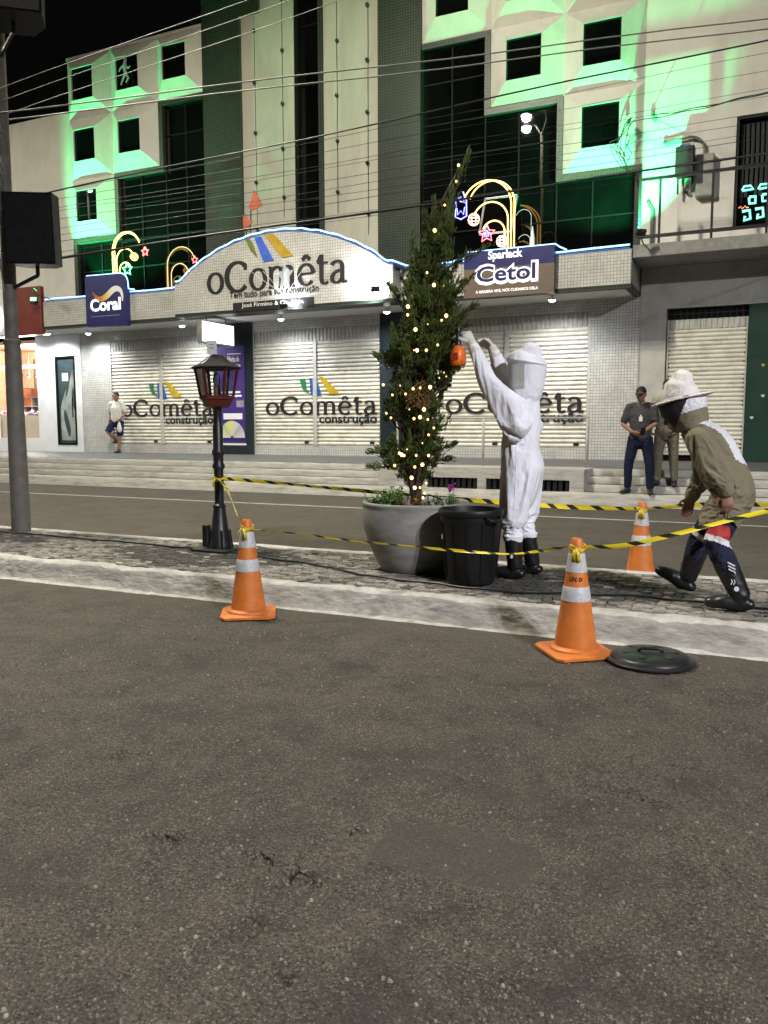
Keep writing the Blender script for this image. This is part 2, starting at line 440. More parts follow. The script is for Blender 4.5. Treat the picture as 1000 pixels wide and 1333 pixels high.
# ------------------------------------------------------------------ asphalt
def asphalt():
    m, nt, b = new_mat('worn asphalt')
    p = pos(nt)
    big = N(nt, 'ShaderNodeTexNoise', Scale=.55, Detail=6.0, Roughness=.6); L(nt, p, big.inputs['Vector'])
    mid = N(nt, 'ShaderNodeTexNoise', Scale=4.5, Detail=8.0, Roughness=.72); L(nt, p, mid.inputs['Vector'])
    fine = N(nt, 'ShaderNodeTexNoise', Scale=95.0, Detail=5.0, Roughness=.75); L(nt, p, fine.inputs['Vector'])
    c = ramp(nt, big.outputs[0], [(.3, (.072, .062, .050)), (.7, (.112, .096, .077))]).outputs[0]
    c2 = ramp(nt, mid.outputs[0], [(.26, (.42, .42, .43)), (.48, (1, 1, 1)), (.75, (1.32, 1.28, 1.22))]).outputs[0]
    c = mixc(nt, 1.0, c, c2, 'MULTIPLY')
    c3 = ramp(nt, fine.outputs[0], [(.34, (.16, .16, .16)), (.50, (.95, .95, .95)), (.68, (1.75, 1.70, 1.6))]).outputs[0]
    c = mixc(nt, 1.0, c, c3, 'MULTIPLY')
    # exposed aggregate, two sizes
    h = None
    for sc, th, col, amt in ((120.0, .50, (.235, .205, .162), .85), (62.0, .38, (.195, .168, .132), .75)):
        vo = N(nt, 'ShaderNodeTexVoronoi', Scale=sc, Randomness=1.0); L(nt, p, vo.inputs['Vector'])
        sz = N(nt, 'ShaderNodeSeparateColor'); L(nt, vo.outputs['Color'], sz.inputs[0])
        pick = N(nt, 'ShaderNodeMath', _operation='GREATER_THAN', i1=.55); L(nt, sz.outputs[0], pick.inputs[0])
        dots = ramp(nt, vo.outputs['Distance'], [(th * .55, (1, 1, 1)), (th, (0, 0, 0))]).outputs[0]
        f = N(nt, 'ShaderNodeMath', _operation='MULTIPLY'); L(nt, dots, f.inputs[0]); L(nt, pick.outputs[0], f.inputs[1])
        tone = mixc(nt, sz.outputs[1], tuple(k * .45 for k in col), tuple(min(1, k * 1.35) for k in col))
        f2 = N(nt, 'ShaderNodeMath', _operation='MULTIPLY', i1=amt); L(nt, f.outputs[0], f2.inputs[0])
        c = mixc(nt, f2.outputs[0], c, tone)
        h = f.outputs[0] if h is None else h
    # dark oil and tar stains
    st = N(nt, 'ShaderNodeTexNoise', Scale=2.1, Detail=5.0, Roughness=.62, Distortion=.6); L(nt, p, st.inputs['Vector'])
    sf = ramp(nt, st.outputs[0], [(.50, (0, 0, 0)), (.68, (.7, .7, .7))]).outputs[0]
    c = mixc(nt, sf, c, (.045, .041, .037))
    # fine-grained repair patch with a ragged edge, and crazed cracks round the worn spots
    sx = nt.nodes.new('ShaderNodeSeparateXYZ'); L(nt, p, sx.inputs[0])
    def blob(cx, cy, rx, ry, soft, pw, wob=.9):
        def term(o, c_, r_):
            q = N(nt, 'ShaderNodeMath', _operation='MULTIPLY_ADD', i1=1 / r_, i2=-c_ / r_); L(nt, o, q.inputs[0])
            q2 = N(nt, 'ShaderNodeMath', _operation='ABSOLUTE'); L(nt, q.outputs[0], q2.inputs[0])
            q3 = N(nt, 'ShaderNodeMath', _operation='POWER', i1=pw); L(nt, q2.outputs[0], q3.inputs[0]); return q3.outputs[0]
        t = N(nt, 'ShaderNodeMath', _operation='ADD'); L(nt, term(sx.outputs[0], cx, rx), t.inputs[0]); L(nt, term(sx.outputs[1], cy, ry), t.inputs[1])
        w = N(nt, 'ShaderNodeMath', _operation='MULTIPLY_ADD', i1=wob * 2); L(nt, mid.outputs[0], w.inputs[0]); L(nt, t.outputs[0], w.inputs[2])
        r_ = N(nt, 'ShaderNodeMapRange', i1=1.0 + wob + soft, i2=1.0 + wob - soft); L(nt, w.outputs[0], r_.inputs[0]); return r_.outputs[0]
    patch = blob(-.86, 2.38, .27, .17, .22, 4.0)
    pc = mixc(nt, fine.outputs[0], (.030, .026, .021), (.054, .047, .038))
    pf = N(nt, 'ShaderNodeMath', _operation='MULTIPLY', i1=.72); L(nt, patch, pf.inputs[0])
    c = mixc(nt, pf.outputs[0], c, pc)
    warp = N(nt, 'ShaderNodeTexNoise', Scale=9.0, Detail=3.0); L(nt, p, warp.inputs['Vector'])
    wp = mixc(nt, .06, p, warp.outputs['Color'], 'ADD')
    ck = N(nt, 'ShaderNodeTexVoronoi', Scale=10.0, _feature='DISTANCE_TO_EDGE'); L(nt, wp, ck.inputs['Vector'])
    line = ramp(nt, ck.outputs['Distance'], [(.010, (1, 1, 1)), (.035, (0, 0, 0))]).outputs[0]
    crack = None
    for args in ((-1.45, 2.06, .34, .10), (-.32, 3.20, .26, .20), (-2.4, 2.52, .2, .10)):
        bl_ = blob(*args, .45, 2.0)
        if crack is None: crack = bl_
        else:
            mx = N(nt, 'ShaderNodeMath', _operation='MAXIMUM'); L(nt, crack, mx.inputs[0]); L(nt, bl_, mx.inputs[1]); crack = mx.outputs[0]
    cf_ = N(nt, 'ShaderNodeMath', _operation='MULTIPLY'); L(nt, crack, cf_.inputs[0]); L(nt, line, cf_.inputs[1])
    brk = ramp(nt, mid.outputs[0], [(.46, (0, 0, 0)), (.60, (.7, .7, .7))]).outputs[0]
    cf2 = N(nt, 'ShaderNodeMath', _operation='MULTIPLY'); L(nt, cf_.outputs[0], cf2.inputs[0]); L(nt, brk, cf2.inputs[1])
    c = mixc(nt, cf2.outputs[0], c, (.014, .012, .010))
    # faint worn wheel track and a paler dusty strip by the kerb
    dust = N(nt, 'ShaderNodeMapRange', i1=4.55, i2=5.15); L(nt, sx.outputs[1], dust.inputs[0])
    df = N(nt, 'ShaderNodeMath', _operation='MULTIPLY'); L(nt, dust.outputs[0], df.inputs[0]); L(nt, mid.outputs[0], df.inputs[1])
    c = mixc(nt, df.outputs[0], c, (.115, .098, .078))
    L(nt, c, b.inputs['Base Color'])
    b.inputs['Roughness'].default_value = .82
    b.inputs['Specular IOR Level'].default_value = .35
    vb = N(nt, 'ShaderNodeTexVoronoi', Scale=85.0); L(nt, p, vb.inputs['Vector'])
    hs = N(nt, 'ShaderNodeMath', _operation='MULTIPLY_ADD', i1=-1.2, i2=1.0); L(nt, vb.outputs['Distance'], hs.inputs[0])
    h2 = N(nt, 'ShaderNodeMath', _operation='ADD'); L(nt, hs.outputs[0], h2.inputs[0]); L(nt, fine.outputs[0], h2.inputs[1])
    ih = N(nt, 'ShaderNodeMath', _operation='MULTIPLY_ADD', i1=-2.5); L(nt, cf2.outputs[0], ih.inputs[0]); L(nt, h2.outputs[0], ih.inputs[2])
    bs = N(nt, 'ShaderNodeMapRange', i3=1.0, i4=.35); L(nt, patch, bs.inputs[0])
    bp = N(nt, 'ShaderNodeBump', Strength=1.0, Distance=.012); L(nt, ih.outputs[0], bp.inputs['Height']); L(nt, bs.outputs[0], bp.inputs['Strength'])
    L(nt, bp.outputs[0], b.inputs['Normal'])
    return m
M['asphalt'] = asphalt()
M['asphalt_patch'] = plain('fine asphalt patch', (.068, .064, .060), .8, var=.25, scale=16, bump=.5, bscale=160, dirt=(.10, .092, .08), dscale=7)
M['road_paint'] = plain('worn white road paint', (.42, .41, .38), .7, var=.2, scale=12, bump=.2, dirt=(.14, .13, .12), dscale=5)
def chip_mat():
    m, nt, b = new_mat('stone chips')
    g = nt.nodes.new('ShaderNodeNewGeometry')
    L(nt, ramp(nt, g.outputs['Random Per Island'], [(0, (.05, .045, .04)), (.45, (.13, .118, .098)), (.86, (.20, .175, .136)), (1, (.31, .28, .23))]).outputs[0], b.inputs['Base Color'])
    b.inputs['Roughness'].default_value = .75
    return m
M['chip'] = chip_mat()
M['kerb_face'] = plain('scuffed kerb face', (.31, .298, .268), .85, var=.4, scale=9, bump=1.6, bscale=15, dirt=(.20, .185, .16), dscale=5.0, stretch=(.7, 1, 1.6))
M['whitewash'] = plain('whitewashed kerb', (.47, .458, .42), .8, var=.25, scale=9, bump=1.2, bscale=20, dirt=(.22, .205, .175), dscale=6.5)
M['step_paint'] = plain('worn white step paint', (.45, .435, .395), .8, var=.22, scale=6, bump=.4, bscale=30, dirt=(.17, .155, .135), dscale=2.6, stretch=(.5, 1, 3))
M['tread'] = plain('grimy bare tread', (.085, .078, .068), .9, var=.4, scale=9, bump=.3, dirt=(.20, .19, .17), dscale=4)
M['platform_floor'] = plain('dark grey stone floor', (.10, .10, .098), .6, var=.25, scale=5, bump=.2, bscale=60, dirt=(.16, .155, .15), dscale=2)
M['earth'] = plain('dark joint earth', (.022, .020, .017), .95, var=.4, scale=20, bump=.4)
M['void'] = plain('dark opening', (.006, .006, .006), .9, var=.2, bump=0)

def fbm(nx, ny, cells, octs=4, gain=.5):
    out = np.zeros((ny, nx)); amp = 1.0
    for k in range(octs):
        gx = int(cells * 2 ** k) + 2; gy = max(2, int(gx * ny / nx)) + 2
        g = RNG.random((gy, gx))
        xs = np.linspace(0, gx - 1.001, nx); ys = np.linspace(0, gy - 1.001, ny)
        xi = xs.astype(int); yi = ys.astype(int); fx = xs - xi; fy = ys - yi
        fx = fx * fx * (3 - 2 * fx); fy = fy * fy * (3 - 2 * fy)
        a = g[yi][:, xi]; bq = g[yi][:, xi + 1]; cq = g[yi + 1][:, xi]; d = g[yi + 1][:, xi + 1]
        out += amp * ((a * (1 - fx) + bq * fx) * (1 - fy)[:, None] + (cq * (1 - fx) + d * fx) * fy[:, None])
        amp *= gain
    return out / (2 * (1 - gain ** octs)) - .5

def sheet(name, x0, x1, y0, y1, zf, mat, nx=2, ny=2, kind='structure', parent=None):
    xs = np.linspace(x0, x1, nx); ys = np.linspace(y0, y1, ny)
    X, Y = np.meshgrid(xs, ys)
    Z = zf(X, Y)
    v = np.stack([X.ravel(), Y.ravel(), Z.ravel()], 1)
    i = np.arange((nx - 1) * (ny - 1)); r = i // (nx - 1); c = i % (nx - 1); a = r * nx + c
    f = np.stack([a, a + 1, a + nx + 1, a + nx], 1)
    me = bpy.data.meshes.new(name)
    me.from_pydata(v.tolist(), [], f.tolist())
    me.materials.append(mat)
    me.polygons.foreach_set('use_smooth', [True] * len(me.polygons))
    o = link(bpy.data.objects.new(name, me), parent)
    if kind: o['kind'] = kind
    return o

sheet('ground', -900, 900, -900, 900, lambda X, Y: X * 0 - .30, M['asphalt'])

# near carriageway: uneven, with potholes, cracks and a sunk patch
NXR, NYR = 640, 420
ROUGH = fbm(NXR, NYR, 14, 5, .62)
WAVE = fbm(NXR, NYR, 3, 2)
DIPS = [(-1.81, 2.04, .07, .045, .018), (-1.25, 2.04, .09, .05, .016), (-1.40, 2.08, .06, .035, .010), (-1.24, 1.74, .035, .06, .010), (-1.21, 2.36, .05, .05, .008),
        (-.47, 3.06, .16, .03, .012), (-.23, 3.41, .14, .03, .012), (-.47, 3.42, .035, .09, .010), (-1.07, 2.52, .08, .03, .008), (-2.44, 2.51, .05, .03, .010), (-1.05, 1.62, .03, .03, .01)]
def near_z(X, Y):
    z = WAVE * .02 + ROUGH * .010
    for (cx, cy, rx, ry, d) in DIPS:
        q = np.sqrt(((X - cx) / rx) ** 2 + ((Y - cy) / ry) ** 2) + ROUGH * 2.2
        z = z - 1.9 * d * np.clip((1.25 - q) * 2.2, 0, 1)
    z = z - .004
    fade = np.clip((5.2 - Y) / .25, 0, 1)
    return z * fade
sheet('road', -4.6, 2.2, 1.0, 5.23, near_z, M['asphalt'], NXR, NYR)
FLAT = lambda z: (lambda X, Y: X * 0 + z)
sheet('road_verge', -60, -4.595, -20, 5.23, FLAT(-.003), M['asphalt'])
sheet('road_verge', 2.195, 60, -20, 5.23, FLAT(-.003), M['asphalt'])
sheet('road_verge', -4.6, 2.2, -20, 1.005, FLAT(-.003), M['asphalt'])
FARZ = lambda Y: .0 + .08 * np.clip((Y - 7.1) / 6.6, 0, 1)
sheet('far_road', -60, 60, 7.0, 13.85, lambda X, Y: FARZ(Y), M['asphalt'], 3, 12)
sheet('road_marking', -60, 12, 11.80, 11.90, lambda X, Y: FARZ(Y) + .004, M['road_paint'], 3, 2)

# loose and proud stone chips in the near road
def chips():
    v = []; f = []
    n = 19000
    Yc = 1.1 + 4.0 * RNG.random(n) ** 1.5
    Xc = -4.4 + 6.4 * RNG.random(n)
    for x, y in zip(Xc, Yc):
        if abs(x + .86) < .26 and abs(y - 2.37) < .18 and RNG.random() < .85: continue
        r = .0024 + .0058 * RNG.random() ** 2.6; a0 = RNG.random() * 6.28; k = 5
        ix = min(NXR - 1, int((x + 4.6) / 6.8 * NXR)); iy = min(NYR - 1, int((y - 1.0) / 4.23 * NYR))
        z = -.003 + float(WAVE[iy, ix]) * .02 + float(ROUGH[iy, ix]) * .010
        b = len(v); el = .6 + .6 * RNG.random()
        for i in range(k):
            a = a0 + 6.283 * i / k; q = r * (.75 + .5 * RNG.random())
            v.append((x + q * math.cos(a), y + q * el * math.sin(a), z - .002))
        for i in range(k):
            a = a0 + 6.283 * i / k; q = r * .6
            v.append((x + q * math.cos(a), y + q * el * math.sin(a), z + r * (.35 + .4 * RNG.random())))
        for i in range(k):
            j = (i + 1) % k; f.append((b + i, b + j, b + k + j, b + k + i))
        f.append(tuple(b + k + i for i in range(k)))
    me = bpy.data.meshes.new('gravel'); me.from_pydata(v, [], f); me.materials.append(M['chip'])
    o = link(bpy.data.objects.new('gravel', me)); o['kind'] = 'stuff'; o['label'] = 'pale stone chips worn out of the asphalt'
chips()

# ------------------------------------------------------------------ median: kerbs and stone mosaic
def swept(name, prof, x0, x1, step, mat, amp, seed, kind='structure', parent=None, face=None):
    """profile of (y,z) swept along x with rough relief"""
    n = int((x1 - x0) / step) + 1; k = len(prof); v = []; f = []
    for i in range(n):
        x = x0 + (x1 - x0) * i / (n - 1)
        for j, (y, z) in enumerate(prof):
            q = Vector((x * 3.1, y * 9 + seed, z * 9)); q2 = Vector((x * 14, y * 30 + seed, z * 30))
            d = noise.noise(q) * amp + noise.noise(q2) * amp * .55
            if amp > .012:
                ch = noise.noise(Vector((x * 6.3, y * 12, z * 12 + seed + 3)))
                d -= max(0, ch - .28) * amp * 3.0
            v.append((x, y + d * .8, z + d * (.8 if 0 < j < k - 1 else 0)))
    for i in range(n - 1):
        for j in range(k - 1):
            a = i * k + j; f.append((a, a + k, a + k + 1, a + 1))
    me = bpy.data.meshes.new(name); me.from_pydata(v, [], f); me.materials.append(mat)
    me.polygons.foreach_set('use_smooth', [True] * len(me.polygons))
    if face:
        me.materials.append(face[0]); me.polygons.foreach_set('material_index', [1 if face[1] <= (i % (k - 1)) < face[2] else 0 for i in range(len(me.polygons))])
    o = link(bpy.data.objects.new(name, me), parent)
    if kind: o['kind'] = kind
    return o
KN = [(5.17, -.012), (5.205, .002), (5.235, .012), (5.262, .04), (5.285, .075), (5.305, .11), (5.325, .14), (5.342, .158), (5.362, .170), (5.39, .175), (5.42, .175), (5.445, .172), (5.458, .160), (5.46, .10)]
swept('median_kerb_front', KN, -16, 6, .03, M['whitewash'], .015, 1.0, face=(M['kerb_face'], 2, 7))
swept('median_kerb_front', [(5.2, 0), (5.33, .15), (5.40, .175), (5.45, .17), (5.46, .10)], -60, -16, 1.0, M['whitewash'], .006, 1.0)
swept('median_kerb_back', [(6.955, .10), (6.955, .150), (6.965, .166), (6.99, .172), (7.04, .172), (7.075, .166), (7.09, .14), (7.11, .05), (7.12, -.02)], -18, 6, .05, M['whitewash'], .007, 5.0)
sheet('median_bed', -60, 20, 5.44, 6.98, FLAT(.150), M['earth'])

def stone_mat():
    m, nt, b = new_mat('mosaic paving stone')
    at = nt.nodes.new('ShaderNodeAttribute'); at.attribute_name = 'tone'
    p = pos(nt)
    n1 = N(nt, 'ShaderNodeTexNoise', Scale=38.0, Detail=5.0, Roughness=.7); L(nt, p, n1.inputs['Vector'])
    v = ramp(nt, n1.outputs[0], [(.3, (.6, .6, .6)), (.7, (1.25, 1.25, 1.25))]).outputs[0]
    L(nt, mixc(nt, 1.0, at.outputs['Color'], v, 'MULTIPLY'), b.inputs['Base Color'])
    b.inputs['Roughness'].default_value = .75
    bp = N(nt, 'ShaderNodeBump', Strength=.5, Distance=.006); L(nt, n1.outputs[0], bp.inputs['Height']); L(nt, bp.outputs[0], b.inputs['Normal'])
    return m
M['stone'] = stone_mat()
def paving():
    sx, sy = .076, .058
    nx = int(14.4 / sx); ny = int(1.50 / sy)
    P = {}
    for j in range(ny + 1):
        for i in range(nx + 1):
            e = (j in (0, ny))
            P[i, j] = (-12.6 + i * sx + (0.5 * sx if j % 2 else 0) + RNG.normal() * sx * .19, 5.463 + j * sy + (0 if e else RNG.normal() * sy * .19))
    cells = []
    for j in range(ny):
        for i in range(nx):
            q = [P[i, j], P[i+1, j], P[i+1, j+1], P[i, j+1]]
            cx = sum(k[0] for k in q) / 4; cy = sum(k[1] for k in q) / 4
            cells.append((math.hypot(cx * .9 + 1.2, cy), cx, cy, q))
    # nearest to the camera that stand in view
    def inview(c):
        x, y = c[1], c[2]
        a = math.atan2(-x, y)
        return math.radians(0.5) < a < math.radians(49)
    cells.sort(key=lambda c: (not inview(c), c[0]))
    bed = bpy.data.objects['median_bed']
    rest = [[], [], []]
    for n, (d, cx, cy, q) in enumerate(cells):
        # dark diamonds run along the strip, pale stone between
        u = ((cx + 3.1) / 3.4) % 1.0; w = (cy - 6.24) / .72
        dark = abs(u - .5) * 2 + abs(w) * .75 < .78
        if RNG.random() < .10: dark = not dark
        t = (.035 + .04 * RNG.random()) if dark else (.12 + .20 * RNG.random() ** 1.4)
        tone = (t * 1.04, t * .95, t * .82)
        g = .84 + .10 * RNG.random(); h = .171 + RNG.normal() * .0016
        tx = RNG.normal() * .014; ty = RNG.normal() * .014
        top = [(cx + (x - cx) * g, cy + (y - cy) * g) for x, y in q]
        tip = [(cx + (x - cx) * g * .92, cy + (y - cy) * g * .92) for x, y in q]
        v = [(x, y, .145) for x, y in top] + [(x, y, h - .004 + tx * (x - cx) + ty * (y - cy)) for x, y in top] + [(x, y, h + tx * (x - cx) + ty * (y - cy)) for x, y in tip]
        f = [(0, 1, 5, 4), (1, 2, 6, 5), (2, 3, 7, 6), (3, 0, 4, 7), (4, 5, 9, 8), (5, 6, 10, 9), (6, 7, 11, 10), (7, 4, 8, 11), (8, 9, 10, 11)]
        if n < 300:
            me = bpy.data.meshes.new('paving_stone')
            me.from_pydata([(x - cx, y - cy, z - .145) for x, y, z in v], [], f)
            me.materials.append(M['stone'])
            ca = me.color_attributes.new('tone', 'FLOAT_COLOR', 'CORNER')
            ca.data.foreach_set('color', np.tile((*tone, 1.0), len(me.loops)))
            o = bpy.data.objects.new('paving_stone', me); o.location = (cx, cy, .145); link(o, bed)
        else:
            b = len(rest[0]); rest[0].extend(v); rest[1].extend([tuple(b + k for k in ff) for ff in f]); rest[2].extend([(*tone, 1.0)] * 36)
    me = bpy.data.meshes.new('stone_mosaic'); me.from_pydata(rest[0], [], rest[1]); me.materials.append(M['stone'])
    ca = me.color_attributes.new('tone', 'FLOAT_COLOR', 'CORNER'); ca.data.foreach_set('color', np.array(rest[2]).ravel())
    o = link(bpy.data.objects.new('stone_mosaic', me), bed); o['kind'] = 'stuff'
paving()

# ------------------------------------------------------------------ far kerb, steps and raised platform
PZ = .65
swept('far_kerb', [(13.66, .05), (13.68, .10), (13.70, .24), (13.73, .275), (13.80, .285), (14.02, .285)], -40, 10, .12, M['step_paint'], .010, 9.0, face=(M['tread'], 4, 9))
def steps(x0, x1):
    swept('front_step', [(13.98, .27), (13.985, .385), (14.0, .40), (14.06, .403), (14.24, .405)], x0, x1, .2, M['step_paint'], .008, 3.0 + x0, face=(M['tread'], 3, 9))
    swept('front_step', [(14.22, .39), (14.225, .51), (14.24, .525), (14.29, .528), (14.50, .53)], x0, x1, .2, M['step_paint'], .008, 13.0 + x0, face=(M['tread'], 3, 9))
    swept('front_step', [(14.48, .515), (14.485, .628), (14.50, .645), (14.56, .650), (14.72, .652)], x0, x1, .2, M['step_paint'], .008, 23.0 + x0, face=(M['tread'], 3, 9))
steps(-40, -6.6); steps(-2.80, 10)
sheet('platform', -40, 10, 14.70, 18.44, FLAT(PZ), M['platform_floor'])
# white block with storm drain openings between the flights
mb = MB()
def drain_block():
    x0, x1, y = -6.62, -2.78, 13.80
    zt, zo0, zo1 = .66, .27, .475
    holes = [(-5.62, -4.66), (-4.50, -3.02)]
    mb.box(x0, x1, y, 14.71, zo1, zt)
    mb.box(x0, x1, y + .001, 14.6, .05, zo0)
    xs = [x0] + [k for h in holes for k in h] + [x1]
    for i in range(0, len(xs), 2): mb.box(xs[i], xs[i+1], y + .002, 14.6, zo0, zo1)
    return holes
holes = drain_block()
drain = mb.build('drain_block', M['step_paint'], None); drain['kind'] = 'structure'
g = MB().box(-6.5, -2.9, 14.25, 14.3, .26, .48); g.build('drain_void', M['void'], drain)
bm_ = MB().bbox(-.033, .033, -.03, .03, 0, .2, .006).mesh('grate_bar', M['metal_black'])
for a, b in holes:
    n = int((b - a) / .105)
    for i in range(n):
        inst('grate_bar', bm_, drain, (a + .05 + (b - a - .1) * i / (n - 1) + random.uniform(-.006, .006), 13.86, .272))
# ------------------------------------------------------------------ lettering
def text_mesh(body, x0, x1, z0, h, y, off=0.0, bold=0.0, shear=0.0, ext=.0015, spacing=1.0):
    """MB with the words fitted between x0 and x1, bbox bottom z0, bbox height h, facing -y at y"""
    cu = bpy.data.curves.new('lettering', 'FONT'); cu.body = body; cu.extrude = ext; cu.offset = bold; cu.shear = shear; cu.resolution_u = 3; cu.space_character = spacing
    o = bpy.data.objects.new('lettering', cu); COL.objects.link(o)
    dg = bpy.context.evaluated_depsgraph_get()
    me = bpy.data.meshes.new_from_object(o.evaluated_get(dg))
    bpy.data.objects.remove(o); bpy.data.curves.remove(cu)
    co = np.array([v.co[:] for v in me.vertices]); lo = co.min(0); hi = co.max(0)
    sx = (x1 - x0) / (hi[0] - lo[0]); sz = h / (hi[1] - lo[1])
    mb = MB()
    mb.v = [(x0 + (p[0] - lo[0]) * sx, y - (p[2] - lo[2]), z0 + (p[1] - lo[1]) * sz) for p in co]
    mb.f = [tuple(p.vertices) for p in me.polygons]; mb.m = [0] * len(mb.f)
    bpy.data.meshes.remove(me)
    return mb

def arc(cx, cz, rx, rz, a0, a1, n=20):
    return [(cx + rx * math.cos(math.radians(a0 + (a1 - a0) * i / n)), cz + rz * math.sin(math.radians(a0 + (a1 - a0) * i / n))) for i in range(n + 1)]
def bez(p0, p1, p2, p3, n=10):
    return [tuple((1-t)**3*a + 3*(1-t)**2*t*b + 3*(1-t)*t*t*c + t**3*d for a, b, c, d in zip(p0, p1, p2, p3)) for t in [i / n for i in range(n + 1)]]
# flared roman letters: strokes in x-height units, drawn with a broad nib
GLYPHS = [
    ('o', 1.10, [arc(.52, .49, .42, .47, 0, 360, 28)]),
    ('C', 1.52, [arc(.80, .70, .66, .68, 42, 318, 30), [(1.27, 1.28), (1.29, 1.0)]]),
    ('o', 1.10, [arc(.52, .49, .42, .47, 0, 360, 28)]),
    ('m', 1.72, [[(.2, 0), (.2, .98)], [(.05, .98), (.2, .97)], [(.2, .70)] + bez((.2, .75), (.35, 1.02), (.78, 1.1), (.80, .66)) + [(.80, 0)], [(.80, .70)] + bez((.80, .75), (.95, 1.02), (1.38, 1.1), (1.40, .66)) + [(1.40, 0)],
                 [(.04, .025), (.36, .025)], [(.64, .025), (.96, .025)], [(1.24, .025), (1.56, .025)]]),
    ('e', 1.05, [[(.12, .52), (.88, .54)], arc(.50, .49, .40, .47, 5, 322, 26), [(.28, 1.16), (.50, 1.36)], [(.50, 1.36), (.72, 1.16)]]),
    ('t', .74, [[(.30, 1.32), (.30, .30)] + bez((.30, .25), (.32, -.02), (.50, -.02), (.66, .08)), [(.06, .95), (.64, .95)], [(.10, .97), (.30, 1.28)]]),
    ('a', 1.02, [bez((.14, .80), (.22, 1.02), (.70, 1.10), (.70, .66)) + [(.70, .22)] + bez((.70, .16), (.72, .0), (.84, .0), (.95, .06)), [(.70, .60)] + bez((.68, .58), (.10, .56), (.0, .06), (.36, .02)) + bez((.36, .02), (.52, .0), (.66, .12), (.70, .24))]),
]
def nib_word(parent, x0, x1, z0, xh, y, mat, thick, wmax=.19, wmin=.085, name='letter'):
    """the shop's word, one mesh per letter"""
    tot = sum(g[1] for g in GLYPHS); sx = (x1 - x0) / tot; cx = x0; out = []
    for ch, adv, strokes in GLYPHS:
        mb = MB()
        for si, st in enumerate(strokes):
            A = []; B = []
            pts = [Vector((px * sx, pz * xh)) for px, pz in st]
            closed = (pts[0] - pts[-1]).length < 1e-4
            for i, p in enumerate(pts):
                a = pts[i - 1] if i > 0 else (pts[-2] if closed else pts[0]); b = pts[i + 1] if i < len(pts) - 1 else (pts[1] if closed else pts[-1])
                t = (b - a).normalized(); nrm = Vector((-t.y, t.x))
                w = (wmin + (wmax - wmin) * abs(t.y) ** 1.3) * xh * .5 * (1.25 if ch == 'C' else 1.0)
                if ch == 'C' and si == 1: w *= .6
                A.append((cx + p.x + nrm.x * w * 1.05, z0 + p.y + nrm.y * w)); B.append((cx + p.x - nrm.x * w * 1.05, z0 + p.y - nrm.y * w))
            mb.strip(A, B, y - .0012 * si, y + thick)
        out.append(mb.build(name, mat, parent)); cx += adv * sx
    return out

def comet_tails(parent, x, z, s, y, thick=.003, name='painted_tail'):
    """green, blue and yellow strokes over the word"""
    g = MB().prism([(x, z + .40 * s), (x + .17 * s, z + .40 * s), (x + .19 * s, z + .16 * s), (x + .30 * s, z), (x + .10 * s, z + .10 * s), (x + .02 * s, z + .25 * s)], y, y + thick)
    g.build(name, M['logo_green'], parent)
    MB().prism([(x + .30 * s, z + .40 * s), (x + .50 * s, z + .41 * s), (x + .66 * s, z - .05 * s), (x + .32 * s, z - .04 * s)], y, y + thick).build(name, M['logo_blue'], parent)
    MB().prism([(x + .58 * s, z + .45 * s), (x + .74 * s, z + .43 * s), (x + 1.20 * s, z - .01 * s), (x + .90 * s, z - .02 * s)], y, y + thick).build(name, M['logo_yellow'], parent)

# ------------------------------------------------------------------ main store building
FY = 18.40
main = empty('store_building', (-10.68, FY, PZ), 'pale store building with stepped dark glass, pyramid window blocks and arched canopy', 'building')
SH = [(-17.50, -13.76), (-12.50, -8.74), (-7.40, -3.66)]
ZB, ZT, ZH, ZS = .86, 3.58, 3.88, 4.15
mb = MB()
for a, b in ((-18.62, SH[0][0]), (SH[2][1], -2.60)):
    mb.box(a, b, FY, FY + .4, PZ, ZS)
for a, b in SH:
    mb.box(a, b, FY + .001, FY + .4, PZ, ZB); mb.box(a, b, FY + .001, FY + .4, ZH, ZS)
mb.build('wall', M['tile_white'], main)
MB().box(-18.6, -2.62, FY + .32, FY + .38, PZ, ZS).build('back_wall', M['void'], main)
for a, b in ((SH[0][1], SH[1][0]), (SH[1][1], SH[2][0])):
    MB().box(a, b, FY - .05, FY + .4, PZ, ZS).build('pillar', M['tile_blue'], main)

